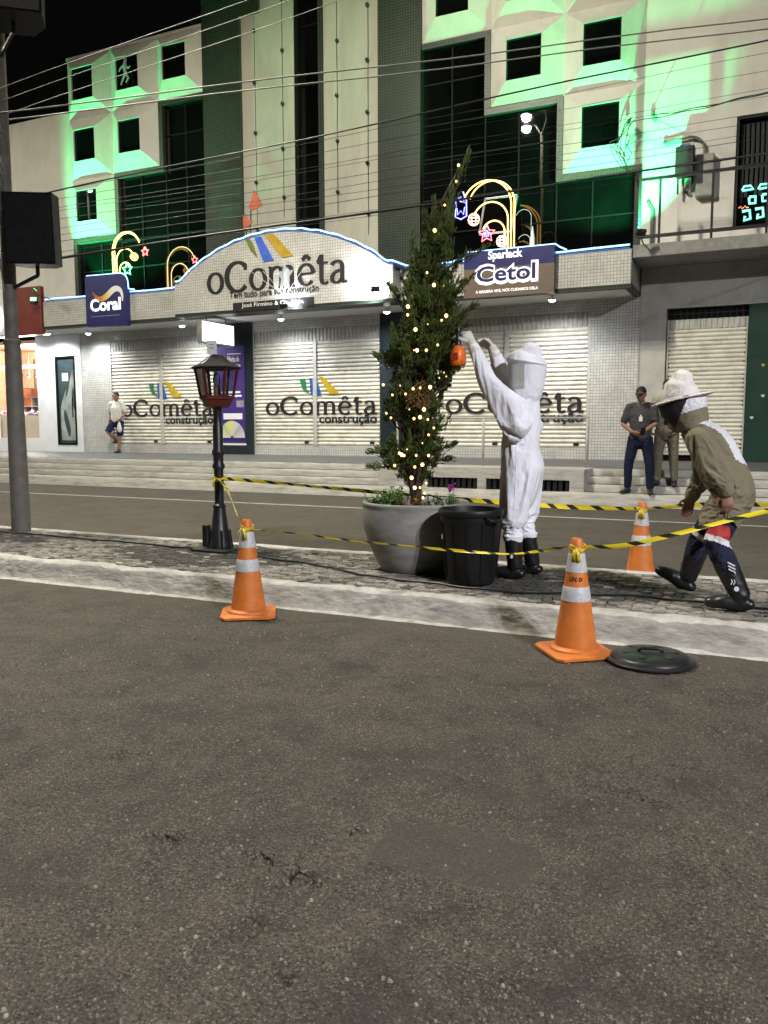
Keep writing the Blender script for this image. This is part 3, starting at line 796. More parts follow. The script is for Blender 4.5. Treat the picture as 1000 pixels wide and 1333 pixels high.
slat_cache = {}
def slat_mesh(w, h, mat):
    k = (round(w, 3), round(h, 3), mat.name)
    if k not in slat_cache:
        prof = [(0, 0.0), (-.004, .004), (-.020, .018), (-.029, h * .42), (-.027, h * .62), (-.012, h - .014), (-.004, h - .004), (0, h)]
        v = []; f = []
        for x in (0, w * .33, w * .66, w):
            v += [(x, y, z) for y, z in prof]
        n = len(prof)
        for s in range(3):
            for i in range(n - 1): f.append((s*n+i, s*n+n+i, s*n+n+i+1, s*n+i+1))
        me = bpy.data.meshes.new('slat'); me.from_pydata(v, [], f); me.materials.append(mat)
        me.polygons.foreach_set('use_smooth', [True] * len(me.polygons)); slat_cache[k] = me
    return slat_cache[k]
def shutter(parent, x0, x1, z0, z1, y, mats, split=True, sh=.0985, boxtop=ZH):
    rs = MB()
    fr = .035
    rs.box(x0, x0 + fr, y - .03, y + .05, z0, boxtop); rs.box(x1 - fr, x1, y - .03, y + .05, z0, boxtop)
    rs.box(x0 + fr, x1 - fr, y - .015, y + .04, z0, z0 + .05)
    leaves = [(x0 + fr, x1 - fr)]
    if split:
        xm = (x0 + x1) / 2
        rs.box(xm - .055, xm + .055, y - .04, y + .04, z0 + .05, z1)
        leaves = [(x0 + fr, xm - .055), (xm + .055, x1 - fr)]
    o = rs.build('rolling_shutter', M['shutter_box'], parent)
    # ribbed box over the curtain
    hb = MB(); n = int((x1 - x0 - 2 * fr) / .105); pw = (x1 - x0 - 2 * fr) / n
    for i in range(n):
        a = x0 + fr + i * pw
        hb.prism([(a, z1), (a + pw, z1), (a + pw, boxtop), (a, boxtop)], y + .012, y + .03)
        hb.add([(a + pw * .12, y + .012, z1), (a + pw * .3, y - .014, z1), (a + pw * .7, y - .014, z1), (a + pw * .88, y + .012, z1),
                (a + pw * .12, y + .012, boxtop), (a + pw * .3, y - .014, boxtop), (a + pw * .7, y - .014, boxtop), (a + pw * .88, y + .012, boxtop)], [(0, 1, 5, 4), (1, 2, 6, 5), (2, 3, 7, 6)])
    hb.build('shutter_box', M['shutter_box'], o)
    ns = int(round((z1 - z0 - .05) / sh)); h = (z1 - z0 - .05) / ns
    for a, b in leaves:
        me = slat_mesh(b - a, h, M['slat'])
        for k in range(ns):
            s = inst('slat', me, o, (a, y + .018 + random.uniform(-.0025, .0025), z0 + .05 + k * h))
        # worn guide edges with chipped paint
        cp = MB()
        for e, sg in ((a, 1), (b, -1)):
            for k in range(ns):
                if random.random() < .65:
                    w = random.uniform(.010, .035); hh = random.uniform(.2, .42) * h
                    zc = z0 + .05 + k * h + random.uniform(-.06, .12) * h
                    cp.box(min(e, e + sg * w), max(e, e + sg * w), y - .0135, y + .02, zc, zc + hh)
        cp.build('worn_edge', M['rust'], o)['kind'] = 'stuff'
        MB().bbox((a + b) / 2 + .62 * (1 if split else .4), (a + b) / 2 + .74 * (1 if split else .4), y - .03, y + .01, z0 + .10, z0 + .16, .006).build('lock', M['metal_black'], o)
    return o
shut = [shutter(main, a, b, ZB, ZT, FY + .03, M) for a, b in SH]
TY = FY - .004
for i, o in enumerate(shut):
    dx = SH[i][0] - SH[1][0]
    nib_word(o, -12.12 + dx, -8.82 + dx, 1.71, .325, TY, M['black_paint'], .003, wmax=.265, wmin=.135)
    text_mesh('construção', -10.50 + dx, -8.84 + dx, 1.43, .27, TY, bold=.028).build('painted_word', M['black_paint'], o)
    comet_tails(o, -11.06 + dx, 2.24, .97, TY - .002)

# upper storeys
UZ = 4.95
HI = 15.5
mb = MB().box(-18.70, -13.872, FY + .30, FY + .9, UZ - .9, 11.842); mb.box(-13.87, -2.64, FY + .301, FY + .9, UZ - .9, HI)
mb.build('core_wall', M['plaster'], main)
for a, b in ((-13.87, -12.69), (-8.76, -7.66)):
    MB().box(a, b, FY - .10, FY + .31, UZ - .3, HI).build('pilaster', M['tile_dark'], main)
MB().box(-12.688, -12.11, FY - .08, FY + .12, 11.82, HI).build('tile_block', M['tile_dark'], main)
for a, b in ((-12.69, -11.13), (-10.28, -8.76)):
    MB().box(a, b, FY, FY + .30, UZ - .3, HI).build('wall_panel', M['cream'], main)
mb = MB().box(-11.128, -10.43, FY + .20, FY + .26, UZ - .3, HI)
slot = mb.build('stair_window', M['glass'], main)
mb = MB().box(-10.43, -10.282, FY - .02, FY + .29, UZ - .3, HI).build('reveal', M['tile_dark'], slot)
mb = MB().box(-11.127, -11.03, FY + .02, FY + .29, UZ - .3, HI).build('reveal', M['mullion'], slot)
mb = MB()
for z in (5.7, 7.1, 8.5, 9.9, 11.3, 12.7): mb.box(-11.03, -10.43, FY + .17, FY + .199, z, z + .05)
mb.build('transom', M['mullion'], slot)
fix_me = MB().lathe([(.02, 0), (.035, .02), (.05, .05), (.035, .09), (.015, .10)], n=10).mesh('wall_fixing', M['metal_black'], smooth=True)
for cx, zs in ((-12.27, (11.40, 10.14, 8.91, 7.68, 6.5)), (-11.45, (12.0, 10.77, 9.50, 8.41, 7.22)), (-9.89, (11.9, 10.70, 9.44, 8.37, 7.16)), (-9.05, (11.35, 10.11, 8.92, 7.74, 6.55))):
    for z in zs:
        o = inst('wall_fixing', fix_me, main, (cx, FY, z)); o.rotation_euler = (PI / 2, 0, random.uniform(-.3, .3))
    MB().tube([(cx + random.uniform(-.006, .006), FY - .03, z) for z in np.linspace(zs[-1] - .5, zs[0] + .5, 9)], .006, 5).build('hanging_wire', M['metal_black'], main)

def pyramid_window(x0, x1, z0, z1):
    """splayed block that narrows forward to a square window"""
    cx, cz = (x0 + x1) / 2, (z0 + z1) / 2; hw, hh = .39, .43; d = .30
    o = [(x0, FY, z0), (x1, FY, z0), (x1, FY, z1), (x0, FY, z1)]
    i = [(cx - hw, FY - d, cz - hh), (cx + hw, FY - d, cz - hh), (cx + hw, FY - d, cz + hh), (cx - hw, FY - d, cz + hh)]
    r = [(x, y + .09, z) for x, y, z in i]
    bk = [(x, FY + .302, z) for x, y, z in o]
    mb = MB().add(o + i + r + bk, [(0, 1, 5, 4), (1, 2, 6, 5), (2, 3, 7, 6), (3, 0, 4, 7), (4, 5, 9, 8), (5, 6, 10, 9), (6, 7, 11, 10), (7, 4, 8, 11), (12, 13, 1, 0), (13, 14, 2, 1), (14, 15, 3, 2), (15, 12, 0, 3)])
    b = mb.build('window_block', M['plaster'], main, fix=False)
    ya, yb = FY - d + .0625, FY - d + .0568; xa, xb, za, zb = cx - hw + .03, cx + hw - .03, cz - hh + .03, cz + hh - .03
    pane = MB().add([(xa, ya, za), (xb, ya, za), (xb, yb, zb), (xa, yb, zb), (xa, ya + .006, za), (xb, ya + .006, za), (xb, yb + .006, zb), (xa, yb + .006, zb)], [(0, 1, 2, 3), (7, 6, 5, 4), (0, 4, 5, 1), (1, 5, 6, 2), (2, 6, 7, 3), (3, 7, 4, 0)]).build('pane', M['glass'], b)
    fr = MB(); y0, y1 = FY - d + .045, FY - d + .088
    fr.box(cx - hw, cx - hw + .03, y0, y1, cz - hh, cz + hh); fr.box(cx + hw - .03, cx + hw, y0, y1, cz - hh, cz + hh)
    fr.box(cx - hw + .03, cx + hw - .03, y0, y1, cz - hh, cz - hh + .03); fr.box(cx - hw + .03, cx + hw - .03, y0, y1, cz + hh - .03, cz + hh)
    fr.build('window_frame', M['mullion'], b)
RZ = [6.87, 8.52, 10.20, 11.84, 13.5]
LC = [-18.70, -17.07, -15.43, -13.872]; RC = [-7.658, -5.99, -4.33, -2.642]
CELLS = [(LC, 0, 2), (LC, 1, 2), (LC, 2, 2), (LC, 0, 1), (LC, 1, 1), (LC, 0, 0), (RC, 0, 2), (RC, 1, 2), (RC, 2, 2), (RC, 1, 1), (RC, 2, 1), (RC, 2, 0), (RC, 0, 3), (RC, 1, 3), (RC, 2, 3)]
for cols, ci, ri in CELLS:
    pyramid_window(cols[ci], cols[ci + 1], RZ[ri], RZ[ri + 1])
MB().box(-18.72, -13.875, FY - .02, FY + .9, 11.842, 11.92).build('parapet_cap', M['plaster'], main)

# acrobat cut-out hung in one window
mb = MB(); px, pz, py = -16.28, 11.03, FY - .335
mb.ell((px + .03, py, pz + .28), (.055, .02, .06), n=10, k=6)
mb.tube([(px + .02, py, pz + .22), (px, py, pz + .05), (px + .05, py, pz - .08)], [.045, .05, .035], 8)
mb.tube([(px + .01, py, pz + .17), (px - .14, py, pz + .10), (px - .20, py, pz + .02)], [.025, .022, .015], 6)
mb.tube([(px + .02, py, pz + .16), (px + .13, py, pz + .05), (px + .19, py, pz + .10)], [.025, .022, .015], 6)
mb.tube([(px + .04, py, pz - .06), (px + .12, py, pz - .20), (px + .04, py, pz - .30)], [.035, .028, .018], 6)
mb.tube([(px + .03, py, pz - .06), (px - .06, py, pz - .18), (px - .14, py, pz - .34)], [.035, .028, .018], 6)
tag(mb.build('window_figure', plain('pale plastic', (.42, .45, .45), .4), None, smooth=True), 'pale acrobat figure cut-out hung in the middle top window', 'ornament')

# dark glass curtain walls, stepping down under the blocks
def curtain(cols, rows, ztop_of, trim_pts, name):
    fr = MB()
    y = FY + .12
    panes = []
    for i in range(len(cols) - 1):
        for j in range(len(rows) - 1):
            cx = (cols[i] + cols[i+1]) / 2; cz = (rows[j] + rows[j+1]) / 2
            if cz < ztop_of(cx): panes.append((cols[i], cols[i+1], rows[j], rows[j+1]))
    seen = set()
    for a, b, c, d in panes:
        for (p, q) in (((a, c), (a, d)), ((b, c), (b, d)), ((a, c), (b, c)), ((a, d), (b, d))):
            if (p, q) in seen: continue
            seen.add((p, q))
            if p[0] == q[0]: fr.box(p[0] - .017, p[0] + .017, y - .04, y + .02, p[1] + .017, q[1] - .017)
            else: fr.box(p[0] + .001, q[0] - .001, y - .035, y + .02, p[1] - .016, p[1] + .016)
    w = fr.build(name, M['mullion'], main)
    for a, b, c, d in panes:
        ob = MB().box(a + .005 - (a+b)/2, b - .005 - (a+b)/2, -.006, .006, c + .005 - (c+d)/2, d - .005 - (c+d)/2)
        po = bpy.data.objects.new('pane', ob.mesh('pane', M['glass']))
        po.location = Vector(((a+b)/2, y + .002, (c+d)/2)) - world_loc(w)
        po.rotation_euler = (random.gauss(0, .0007), 0, random.gauss(0, .0007))
        link(po, w)
    tr = MB()
    for (xa, xb, za, zb) in trim_pts: tr.box(xa, xb, FY - .03, FY + .13, za, zb)
    tr.build('tile_trim', M['tile_dark'], w)
    return w
ROWS = [4.55, 5.10, 5.92, 6.70, 7.64, 8.40, 9.31, 10.06]
T = .135
curtain([-18.56, -17.72, -16.94, -16.18, -15.30, -14.60, -13.872], ROWS, lambda x: 6.80 if x < -17.0 else (8.45 if x < -15.4 else 10.2),
        [(-18.70, -17.07, 6.735, 6.868), (-18.70, -18.565, 4.55, 6.735), (-17.068, -16.935, 6.735, 8.518), (-16.935, -15.43, 8.385, 8.518), (-15.428, -15.295, 8.385, 10.198), (-15.295, -13.874, 10.065, 10.198)], 'curtain_wall')
curtain([-7.658, -6.94, -6.13, -5.34, -4.47, -3.68, -2.79], ROWS, lambda x: 10.2 if x < -5.98 else (8.45 if x < -4.33 else 6.80),
        [(-4.33, -2.642, 6.735, 6.868), (-2.778, -2.642, 4.55, 6.735), (-4.465, -4.332, 6.735, 8.518), (-5.992, -4.465, 8.385, 8.518), (-6.125, -5.992, 8.385, 10.198), (-7.657, -6.125, 10.065, 10.198)], 'curtain_wall')
# awning sash standing open in the right-hand curtain wall
sash = MB(); sa = math.radians(24)
def sp(u, w): return Vector((-6.10 + u * .74, FY + .05 - math.sin(sa) * (1 - w) * .95, 5.62 + (1 - math.cos(sa)) * .95 + math.cos(sa) * w * .95))
for a, b in (((0, 0), (1, 0)), ((0, 1), (1, 1)), ((0, 0), (0, 1)), ((1, 0), (1, 1))): sash.bar(sp(*a), sp(*b), .045, .045)
so = sash.build('open_sash', plain('pale aluminium', (.42, .43, .44), .4, metal=.3), main)
q = [sp(.03, .03), sp(.97, .03), sp(.97, .97), sp(.03, .97)]
MB().add(q + [p + Vector((0, .006, 0)) for p in q], [(0, 1, 2, 3), (7, 6, 5, 4), (0, 4, 5, 1), (1, 5, 6, 2), (2, 6, 7, 3), (3, 7, 4, 0)]).build('pane', M['glass'], so)

# ------------------------------------------------------------------ canopy
CY, AY = 17.15, 16.75
AX0, AX1, ACX = -13.70, -7.66, -10.68
def arch_z(x):
    d = abs(x - ACX); hw = 3.02
    R = (hw * hw + 1.05 * 1.05) / (2 * 1.05)
    z = 5.93 - (R - math.sqrt(max(0, R * R - d * d)))
    e = hw - d
    if e < .55: z = z + (4.93 - z) * (1 - e / .55) ** 2 * 1.0 + .03 * (1 - e / .55)
    return max(z, 4.90)
can = MB()
can.box(-18.70, AX0, CY + .12, FY - .003, ZS, ZS + .10); can.box(AX1, -2.62, CY + .12, FY - .003, ZS, ZS + .10); can.box(AX0 - .001, AX1 + .001, AY + .12, FY - .004, ZS + .001, ZS + .10)
canopy = can.build('canopy', M['soffit'], main)
cap = MB()
cap.box(-18.70, AX0, CY + .12, FY - .002, 4.86, 4.93); cap.box(AX1, -2.62, CY + .12, FY - .002, 4.86, 4.93); cap.box(AX0, AX1, AY + .12, FY - .11, 4.861, 4.931)
cap.build('canopy_deck', M['concrete'], canopy)
MB().box(-18.70, AX0, CY, CY + .12, ZS + .075, 4.90).build('fascia', M['tile_grey'], canopy)
fa = MB(); fa.box(AX1, -2.62, CY, CY + .12, ZS + .075, 4.90); fa.box(-2.74, -2.62, CY + .12, FY - .003, ZS + .075, 4.86)
fa.build('fascia', M['tile_grey'], canopy)
xs = np.linspace(AX0, AX1, 60)
MB().strip([(x, arch_z(x)) for x in xs], [(x, ZS + .075) for x in xs], AY, CY + .1).build('arch_panel', M['tile_grey'], canopy)
dk = MB()
dk.box(-18.705, AX0 - .002, CY - .006, CY + .125, ZS - .01, ZS + .074); dk.box(AX1 + .002, -2.61, CY - .006, CY + .125, ZS - .01, ZS + .074); dk.box(AX0 - .004, AX1 + .004, AY - .006, CY + .11, ZS - .012, ZS + .0735)
dk.box(-2.745, -2.612, CY + .125, FY - .003, ZS - .01, ZS + .074)
dk.build('drip_band', M['tile_dark'], canopy)
# blue trim tube and led rope along the top edge
M['trim_blue'] = plain('blue trim', (.03, .06, .22), .4, var=.2)
def path_pts():
    pts = [(-18.62, CY, 4.93)] + [(x, CY, 4.93) for x in np.linspace(-18.2, -13.85, 8)]
    pts += [(x, AY + .0, arch_z(x) + .03) for x in np.linspace(AX0 + .02, AX1 - .02, 48)]
    pts += [(x, CY, 4.93) for x in np.linspace(-7.5, -2.66, 8)]
    return pts
PP = path_pts()
MB().tube([(x, y + .06, z - .03) for x, y, z in PP], .055, 8).build('edge_trim', M['trim_blue'], canopy, smooth=True)
rope = empty('led_rope', (-10.68, AY, 4.9), 'glowing blue white rope light along the top edge of the arched canopy', 'rope light')
rp = MB(); rp.tube([(x, y + .01, z + .045 + .012 * math.sin(i * 1.7)) for i, (x, y, z) in enumerate(PP)], .017, 6); rp.build('light_tube', M['rope'], rope, smooth='all')
cl = MB()
for i, (x, y, z) in enumerate(PP[::3]): cl.box(x - .012, x + .012, y - .012, y + .05, z + .02, z + .07)
cl.build('clip', M['white_print'], rope)['kind'] = 'stuff'
# extra rope framing the two signboards
# soffit down-lights
dl_pos = [(-17.72, 17.82), (-14.18, 17.59), (-11.12, 17.62), (-8.2, 17.6), (-4.28, 17.50)]
def downlight(x, y):
    o = MB().lathe([(.02, 4.15), (.02, 4.10), (.085, 4.09), (.095, 4.06), (.075, 4.055), (.075, 4.06)], (x, y, 0), 16).build('downlight', M['white_print'], canopy, smooth=True)
    MB().lathe([(.074, 4.057), (.06, 4.03), (.03, 4.018), (.004, 4.015)], (x, y, 0), 16).build('lens', M['led_white'], o, smooth=True)
    ld = bpy.data.lights.new('downlight_lamp', 'SPOT'); ld.energy = P_DOWN * 6; ld.color = (.95, .98, 1.0); ld.spot_size = math.radians(165); ld.spot_blend = .8; ld.shadow_soft_size = .10
    lo = bpy.data.objects.new('downlight_lamp', ld); lo.location = Vector((x, y, 3.99)) - world_loc(o); link(lo, o)
for x, y in dl_pos: downlight(x, y)
# ------------------------------------------------------------------ signs on the canopy
sg = empty('store_sign', (-10.68, AY, 4.6), 'black store name lettering on the arched canopy panel', 'sign')
nib_word(sg, -12.68, -8.76, 4.655, .50, AY - .022, M['black_paint'], .018, wmax=.215, wmin=.09)
text_mesh('Tem tudo para sua construção', -12.02, -9.52, 4.45, .21, AY - .012, bold=.004, ext=.004).build('slogan', M['black_paint'], sg)
pl = MB().box(-11.92, -9.66, AY - .03, AY - .002, 4.175, 4.385).build('name_board', M['black_paint'], sg)
text_mesh('José Firmino & Cia. Ltda.', -11.66, -9.92, 4.235, .125, AY - .032, bold=.008).build('name_lettering', M['white_print'], pl)

em = empty('comet_emblem', (-11.0, AY, 5.4), 'comet emblem with green, blue and gold tails over the arch, red head plates above', 'emblem')
MB().prism([(-11.52, 5.85), (-11.40, 5.86), (-11.30, 5.68), (-11.20, 5.42), (-11.38, 5.58)], AY - .03, AY - .004).build('tail', plain('olive green plate', (.16, .20, .035), .45), em)
MB().prism([(-11.27, 5.88), (-11.09, 5.88), (-10.74, 5.30), (-11.02, 5.30)], AY - .034, AY - .004).build('tail', plain('bright blue plate', (.06, .14, .62), .4), em)
MB().prism([(-10.98, 5.91), (-10.74, 5.91), (-10.20, 5.36), (-10.50, 5.34)], AY - .03, AY - .004).build('tail', plain('gold plate', (.50, .32, .03), .4), em)
redp = plain('faded red plate', (.50, .13, .07), .5, var=.2)
MB().prism([(-11.62, 6.06), (-11.52, 6.08), (-11.36, 6.28), (-11.50, 6.33), (-11.56, 6.46), (-11.62, 6.40)], AY + .04, AY + .07).build('head_plate', redp, em)
MB().prism([(-11.46, 6.58), (-11.36, 6.52), (-11.08, 6.60), (-11.22, 6.86), (-11.30, 6.98)], AY + .04, AY + .07).build('head_plate', redp, em)
mb = MB(); mb.bar((-11.45, AY + .085, 5.8), (-11.42, AY + .085, 6.7), .02); mb.bar((-11.56, AY + .085, 5.8), (-11.57, AY + .085, 6.2), .02)
mb.build('stay', M['metal_black'], em)

# clear acrylic star with long rays hung in front of the lettering
ac = empty('acrylic_star', (-10.35, AY - .2, 4.5), 'clear acrylic star with thin white rays in front of the store lettering', 'ornament')
m_ac, nt, b = new_mat('clear acrylic')
b.inputs['Base Color'].default_value = (.85, .9, 1, 1); b.inputs['Alpha'].default_value = .28; b.inputs['Roughness'].default_value = .15
star = []
for i in range(10):
    a = PI / 2 + i * PI / 5; r = .42 if i % 2 == 0 else .16
    star.append((-10.32 + r * .6 * math.cos(a), 4.86 + r * math.sin(a)))
MB().prism(star, AY - .22, AY - .20).build('star_plate', m_ac, ac)
mb = MB()
for dx, dz in ((-1.05, .70), (-.62, .62), (.50, .62)):
    mb.tube([(-10.32, AY - .19, 4.42), (-10.32 + dx, AY - .17, 4.42 + dz)], .005, 5)
mb.bar((-10.32, AY - .21, 4.62), (-10.32, AY - .01, 4.62), .02)
mb.build('ray', M['white_print'], ac)

def flood(x, y, z, aim, mat, name, label, energy=0, col=(1, 1, 1), size=.11, spot=None, blend=.4, soft=.05, group=None, lamp_off=.06, arm=0):
    """small box flood-light on a yoke, with its own lamp"""
    r = empty(name, (x, y, z), label, 'floodlight', group)
    d = Vector(aim).normalized()
    up = Vector((0, 0, 1)) if abs(d.z) < .9 else Vector((0, 1, 0))
    sx = d.cross(up).normalized(); sz = sx.cross(d)
    R = Matrix((sx, d, sz)).transposed()
    c = Vector((x, y, z))
    MB().obox(c, (size * 1.5, size * .5, size), R).build('housing', M['metal_black'], r)
    MB().obox(c + d * size * .27, (size * 1.3, size * .05, size * .82), R).build('lens', mat, r)
    mb = MB()
    for s in (-1, 1): mb.bar(c + sx * s * size * .8, c + sx * s * size * .8 + Vector((0, .02, -size * .8)), .012)
    mb.bar(c - sx * size * .8 + Vector((0, .02, -size * .8)), c + sx * size * .8 + Vector((0, .02, -size * .8)), .014)
    if arm: mb.bar((x, y + .02, z - size * .8), (x, y + arm, z - size * .8 - .06), .022)
    mb.build('yoke', M['metal_black'], r)
    if energy:
        ld = bpy.data.lights.new(name + '_lamp', 'SPOT'); ld.energy = energy; ld.color = col
        ld.spot_size = spot or math.radians(120); ld.spot_blend = blend; ld.shadow_soft_size = soft
        lo = bpy.data.objects.new(name + '_lamp', ld)
        lo.rotation_euler = (-d).to_track_quat('Z', 'Y').to_euler()
        lo.location = d * lamp_off; link(lo, r)
    return r
flood(-7.95, AY - .28, 4.40, (-.35, .95, .25), M['led_white'], 'sign_floodlight', 'white floodlight at the low right end of the arched sign', 480, (.92, .96, 1.0), .13, math.radians(150), .8)
flood(-10.28, AY - .34, 4.17, (.05, .75, .65), M['led_white'], 'sign_floodlight', 'white floodlight below the name board of the arched sign', 70, (.92, .96, 1.0), .11, math.radians(150), .8)

# paint-brand signboard with a rounded corner
sb = empty('blue_signboard', (-16.25, CY, 4.15), 'deep blue signboard with orange and white swoosh left of the arch', 'sign')
out = [(-16.96, 4.10), (-15.52, 4.08), (-15.52, 4.98)] + [(-15.52 - .24 + .24 * math.cos(a), 5.18 + .26 * math.sin(a)) for a in np.linspace(0, PI / 2, 8)] + [(-16.96, 5.46)]
MB().prism(out, CY - .14, CY - .008).build('board', M['sign_blue'], sb)
edge = [(-16.96, 4.98), (-16.96, 5.46), (-15.76, 5.44)] + [(-15.52 - .24 + .24 * math.cos(a), 5.18 + .26 * math.sin(a)) for a in np.linspace(PI / 2, 0, 8)] + [(-15.50, 5.02), (-15.30, 4.985)]
MB().tube([(x, CY - .07, z + .02) for x, z in edge], .016, 6).build('edge_light', M['rope'], sb, smooth='all')
text_mesh('Coral', -16.80, -15.72, 4.50, .34, CY - .142, bold=.035, ext=.002).build('brand_lettering', glowing('lit white letters', (1, 1, 1), .75), sb)
def swoosh():
    m, nt, b = new_mat('swoosh print')
    g = nt.nodes.new('ShaderNodeNewGeometry'); sp_ = nt.nodes.new('ShaderNodeSeparateXYZ'); L(nt, g.outputs['Position'], sp_.inputs[0])
    mr = N(nt, 'ShaderNodeMapRange', i1=-16.72, i2=-15.62); L(nt, sp_.outputs[0], mr.inputs[0])
    c = ramp(nt, mr.outputs[0], [(0, (.35, .05, .01)), (.3, (.75, .28, .01)), (.5, (.85, .70, .25)), (.65, (.9, .9, .9))])
    L(nt, c.outputs[0], b.inputs['Base Color'])
    return m
ctr = bez((-16.70, 5.03), (-16.52, 4.72), (-16.30, 4.80), (-16.06, 4.98), 12) + bez((-16.06, 4.98), (-15.85, 5.14), (-15.62, 5.06), (-15.66, 4.72), 12)[1:]
A = []; B = []
for i, (x, z) in enumerate(ctr):
    a = Vector(ctr[max(0, i-1)]); b = Vector(ctr[min(len(ctr)-1, i+1)]); t = (b - a).normalized()
    w = .075 * math.sin(PI * min(1, (i + 1.2) / (len(ctr) + 1))) ** .8 + .006
    A.append((x - t.y * w, z + t.x * w)); B.append((x + t.y * w, z - t.x * w))
MB().strip(A, B, CY - .146, CY - .141).build('swoosh', swoosh(), sb)
MB().box(-16.78, -15.78, CY - .143, CY - .1405, 4.36, 4.378).build('small_print', plain('dim print', (.25, .25, .45), .5), sb)

cs = empty('varnish_signboard', (-5.1, CY, 4.15), 'navy and wood-brown signboard with outlined white lettering right of the tree', 'sign')
MB().box(-6.09, -4.13, CY - .14, CY - .008, 4.14, 4.74).build('wood_panel', M['sign_wood'], cs)
MB().box(-6.091, -4.129, CY - .142, CY - .008, 4.741, 5.10).build('navy_panel', M['sign_blue'], cs)
MB().tube([(-6.35, CY - .05, 4.975), (-6.12, CY - .07, 5.0), (-6.08, CY - .07, 5.12), (-4.13, CY - .07, 5.12), (-4.05, CY - .06, 5.06), (-3.9, CY - .05, 4.985)], .016, 6).build('edge_light', M['rope'], cs, smooth='all')
lit = glowing('lit white letters', (1, 1, 1), .8)
text_mesh('Sparlack', -5.55, -4.80, 4.86, .23, CY - .145, bold=.03, ext=.003).build('brand_lettering', lit, cs)
text_mesh('Cetol', -5.86, -4.46, 4.38, .45, CY - .1445, bold=.085, ext=.002).build('letter_outline', lit, cs)
text_mesh('Cetol', -5.80, -4.52, 4.45, .33, CY - .150, bold=.022, ext=.003).build('product_lettering', M['sign_blue'], cs)
text_mesh('A MADEIRA VIVE, NÓS CUIDAMOS DELA', -5.82, -4.46, 4.215, .085, CY - .144, bold=.02, ext=.002).build('slogan', lit, cs)

# hanging lightbox, end-on to the street
lb = empty('hanging_lightbox', (-12.72, 17.15, 3.46), 'blank glowing white lightbox hanging under the canopy near the purple poster', 'sign')
MB().bbox(-12.86, -12.70, 16.50, 17.85, 3.46, 4.02, .012).build('case', plain('aluminium case', (.40, .40, .40), .35, metal=.5), lb)
MB().box(-12.699, -12.692, 16.53, 17.82, 3.50, 3.985).build('face', M['lightbox'], lb)
MB().box(-12.868, -12.861, 16.53, 17.82, 3.50, 3.985).build('face', M['lightbox'], lb)
mb = MB(); mb.bar((-12.78, 16.8, 4.02), (-12.78, 16.8, 4.155), .02); mb.bar((-12.78, 17.6, 4.02), (-12.78, 17.6, 4.155), .02); mb.build('hanger', M['metal_black'], lb)

# purple poster on the dark pillar
po = empty('poster', (-13.12, FY - .06, 1.0), 'tall purple paint poster with a colour fan on the dark pillar', 'poster')
PY = FY - .062
MB().box(-13.62, -12.74, PY - .008, PY + .008, .96, 3.55).build('sheet', M['sign_purple'], po)
MB().box(-13.63, -12.73, PY - .004, PY + .010, .90, .955).build('edge_strip', M['paper'], po)
cream_p = plain('cream print', (.72, .66, .50), .5, var=.05, bump=0)
text_mesh('Fábrica de', -13.28, -12.90, 3.13, .15, PY - .0095, bold=.02).build('headline', cream_p, po)
text_mesh('Cores', -13.20, -12.86, 2.95, .16, PY - .0095, bold=.03).build('headline', cream_p, po)
MB().box(-13.28, -12.84, PY - .0095, PY - .007, 3.33, 3.35).build('small_print', M['paper'], po)
for z, w in ((2.30, .62), (2.20, .66)): MB().box(-13.50, -13.50 + w, PY - .0095, PY - .007, z, z + .05).build('small_print', M['paper'], po)
MB().box(-13.02, -12.78, PY - .0095, PY - .007, 1.92, 2.10).build('picture', plain('grey print', (.30, .27, .33), .5, var=.5, scale=20), po)
MB().box(-13.45, -12.83, PY - .0095, PY - .007, 1.60, 1.76).build('label_box', M['paper'], po)
fanc = [(.60, .58, .55), (.50, .50, .50), (.40, .42, .42), (.55, .56, .52), (.60, .62, .35), (.66, .62, .22), (.55, .60, .25), (.45, .50, .30), (.62, .58, .40), (.66, .62, .52)]
for i, c in enumerate(fanc):
    a0 = PI * i / len(fanc); a1 = PI * (i + 1) / len(fanc)
    p = [(-13.18 + .05 * math.cos(a0), 1.10 + .05 * math.sin(a0)), (-13.18 + .42 * math.cos(a0), 1.10 + .46 * math.sin(a0)), (-13.18 + .42 * math.cos((a0+a1)/2), 1.10 + .46 * math.sin((a0+a1)/2)), (-13.18 + .42 * math.cos(a1), 1.10 + .46 * math.sin(a1)), (-13.18 + .05 * math.cos(a1), 1.10 + .05 * math.sin(a1))]
    MB().prism(p, PY - .010, PY - .007).build('colour_chip', plain('fan colour', c, .5, var=.05, bump=0), po)
MB().box(-13.60, -12.76, PY - .011, PY - .007, 1.04, 1.09).build('fan_base', M['sign_blue'], po)

# ------------------------------------------------------------------ led street decorations on the canopy
def led_arches(bx, y, bz, s, arcs, name, label, extras):
    r = empty(name, (bx, y, bz), label, 'light decoration', 'led arches on the canopy')
    for (h, w, off, mat) in arcs:      # a cane: straight shaft then a half hoop towards -x or +x
        sgn = 1 if w > 0 else -1; rad = abs(w) / 2
        pts = [(bx + off, y, bz), (bx + off, y, bz + (h - rad) * .5), (bx + off, y, bz + h - rad)]
        cxx = bx + off + sgn * rad
        for i in range(1, 15):
            a = PI - PI * .88 * i / 14 if sgn > 0 else PI * .88 * i / 14
            pts.append((cxx + rad * math.cos(a), y, bz + h - rad + rad * math.sin(a)))
        MB().tube(pts, .016 * s, 6).build('light_tube', mat, r, smooth='all')
    for e in extras: e(r)
    mb = MB(); mb.bar((bx - .1, y + .06, bz - .01), (bx + .2, y + .06, bz - .01), .04); mb.bar((bx + .02, y + .06, bz - .12), (bx + .02, y + .06, bz + .3), .025)
    mb.build('support', M['metal_black'], r)
    return r
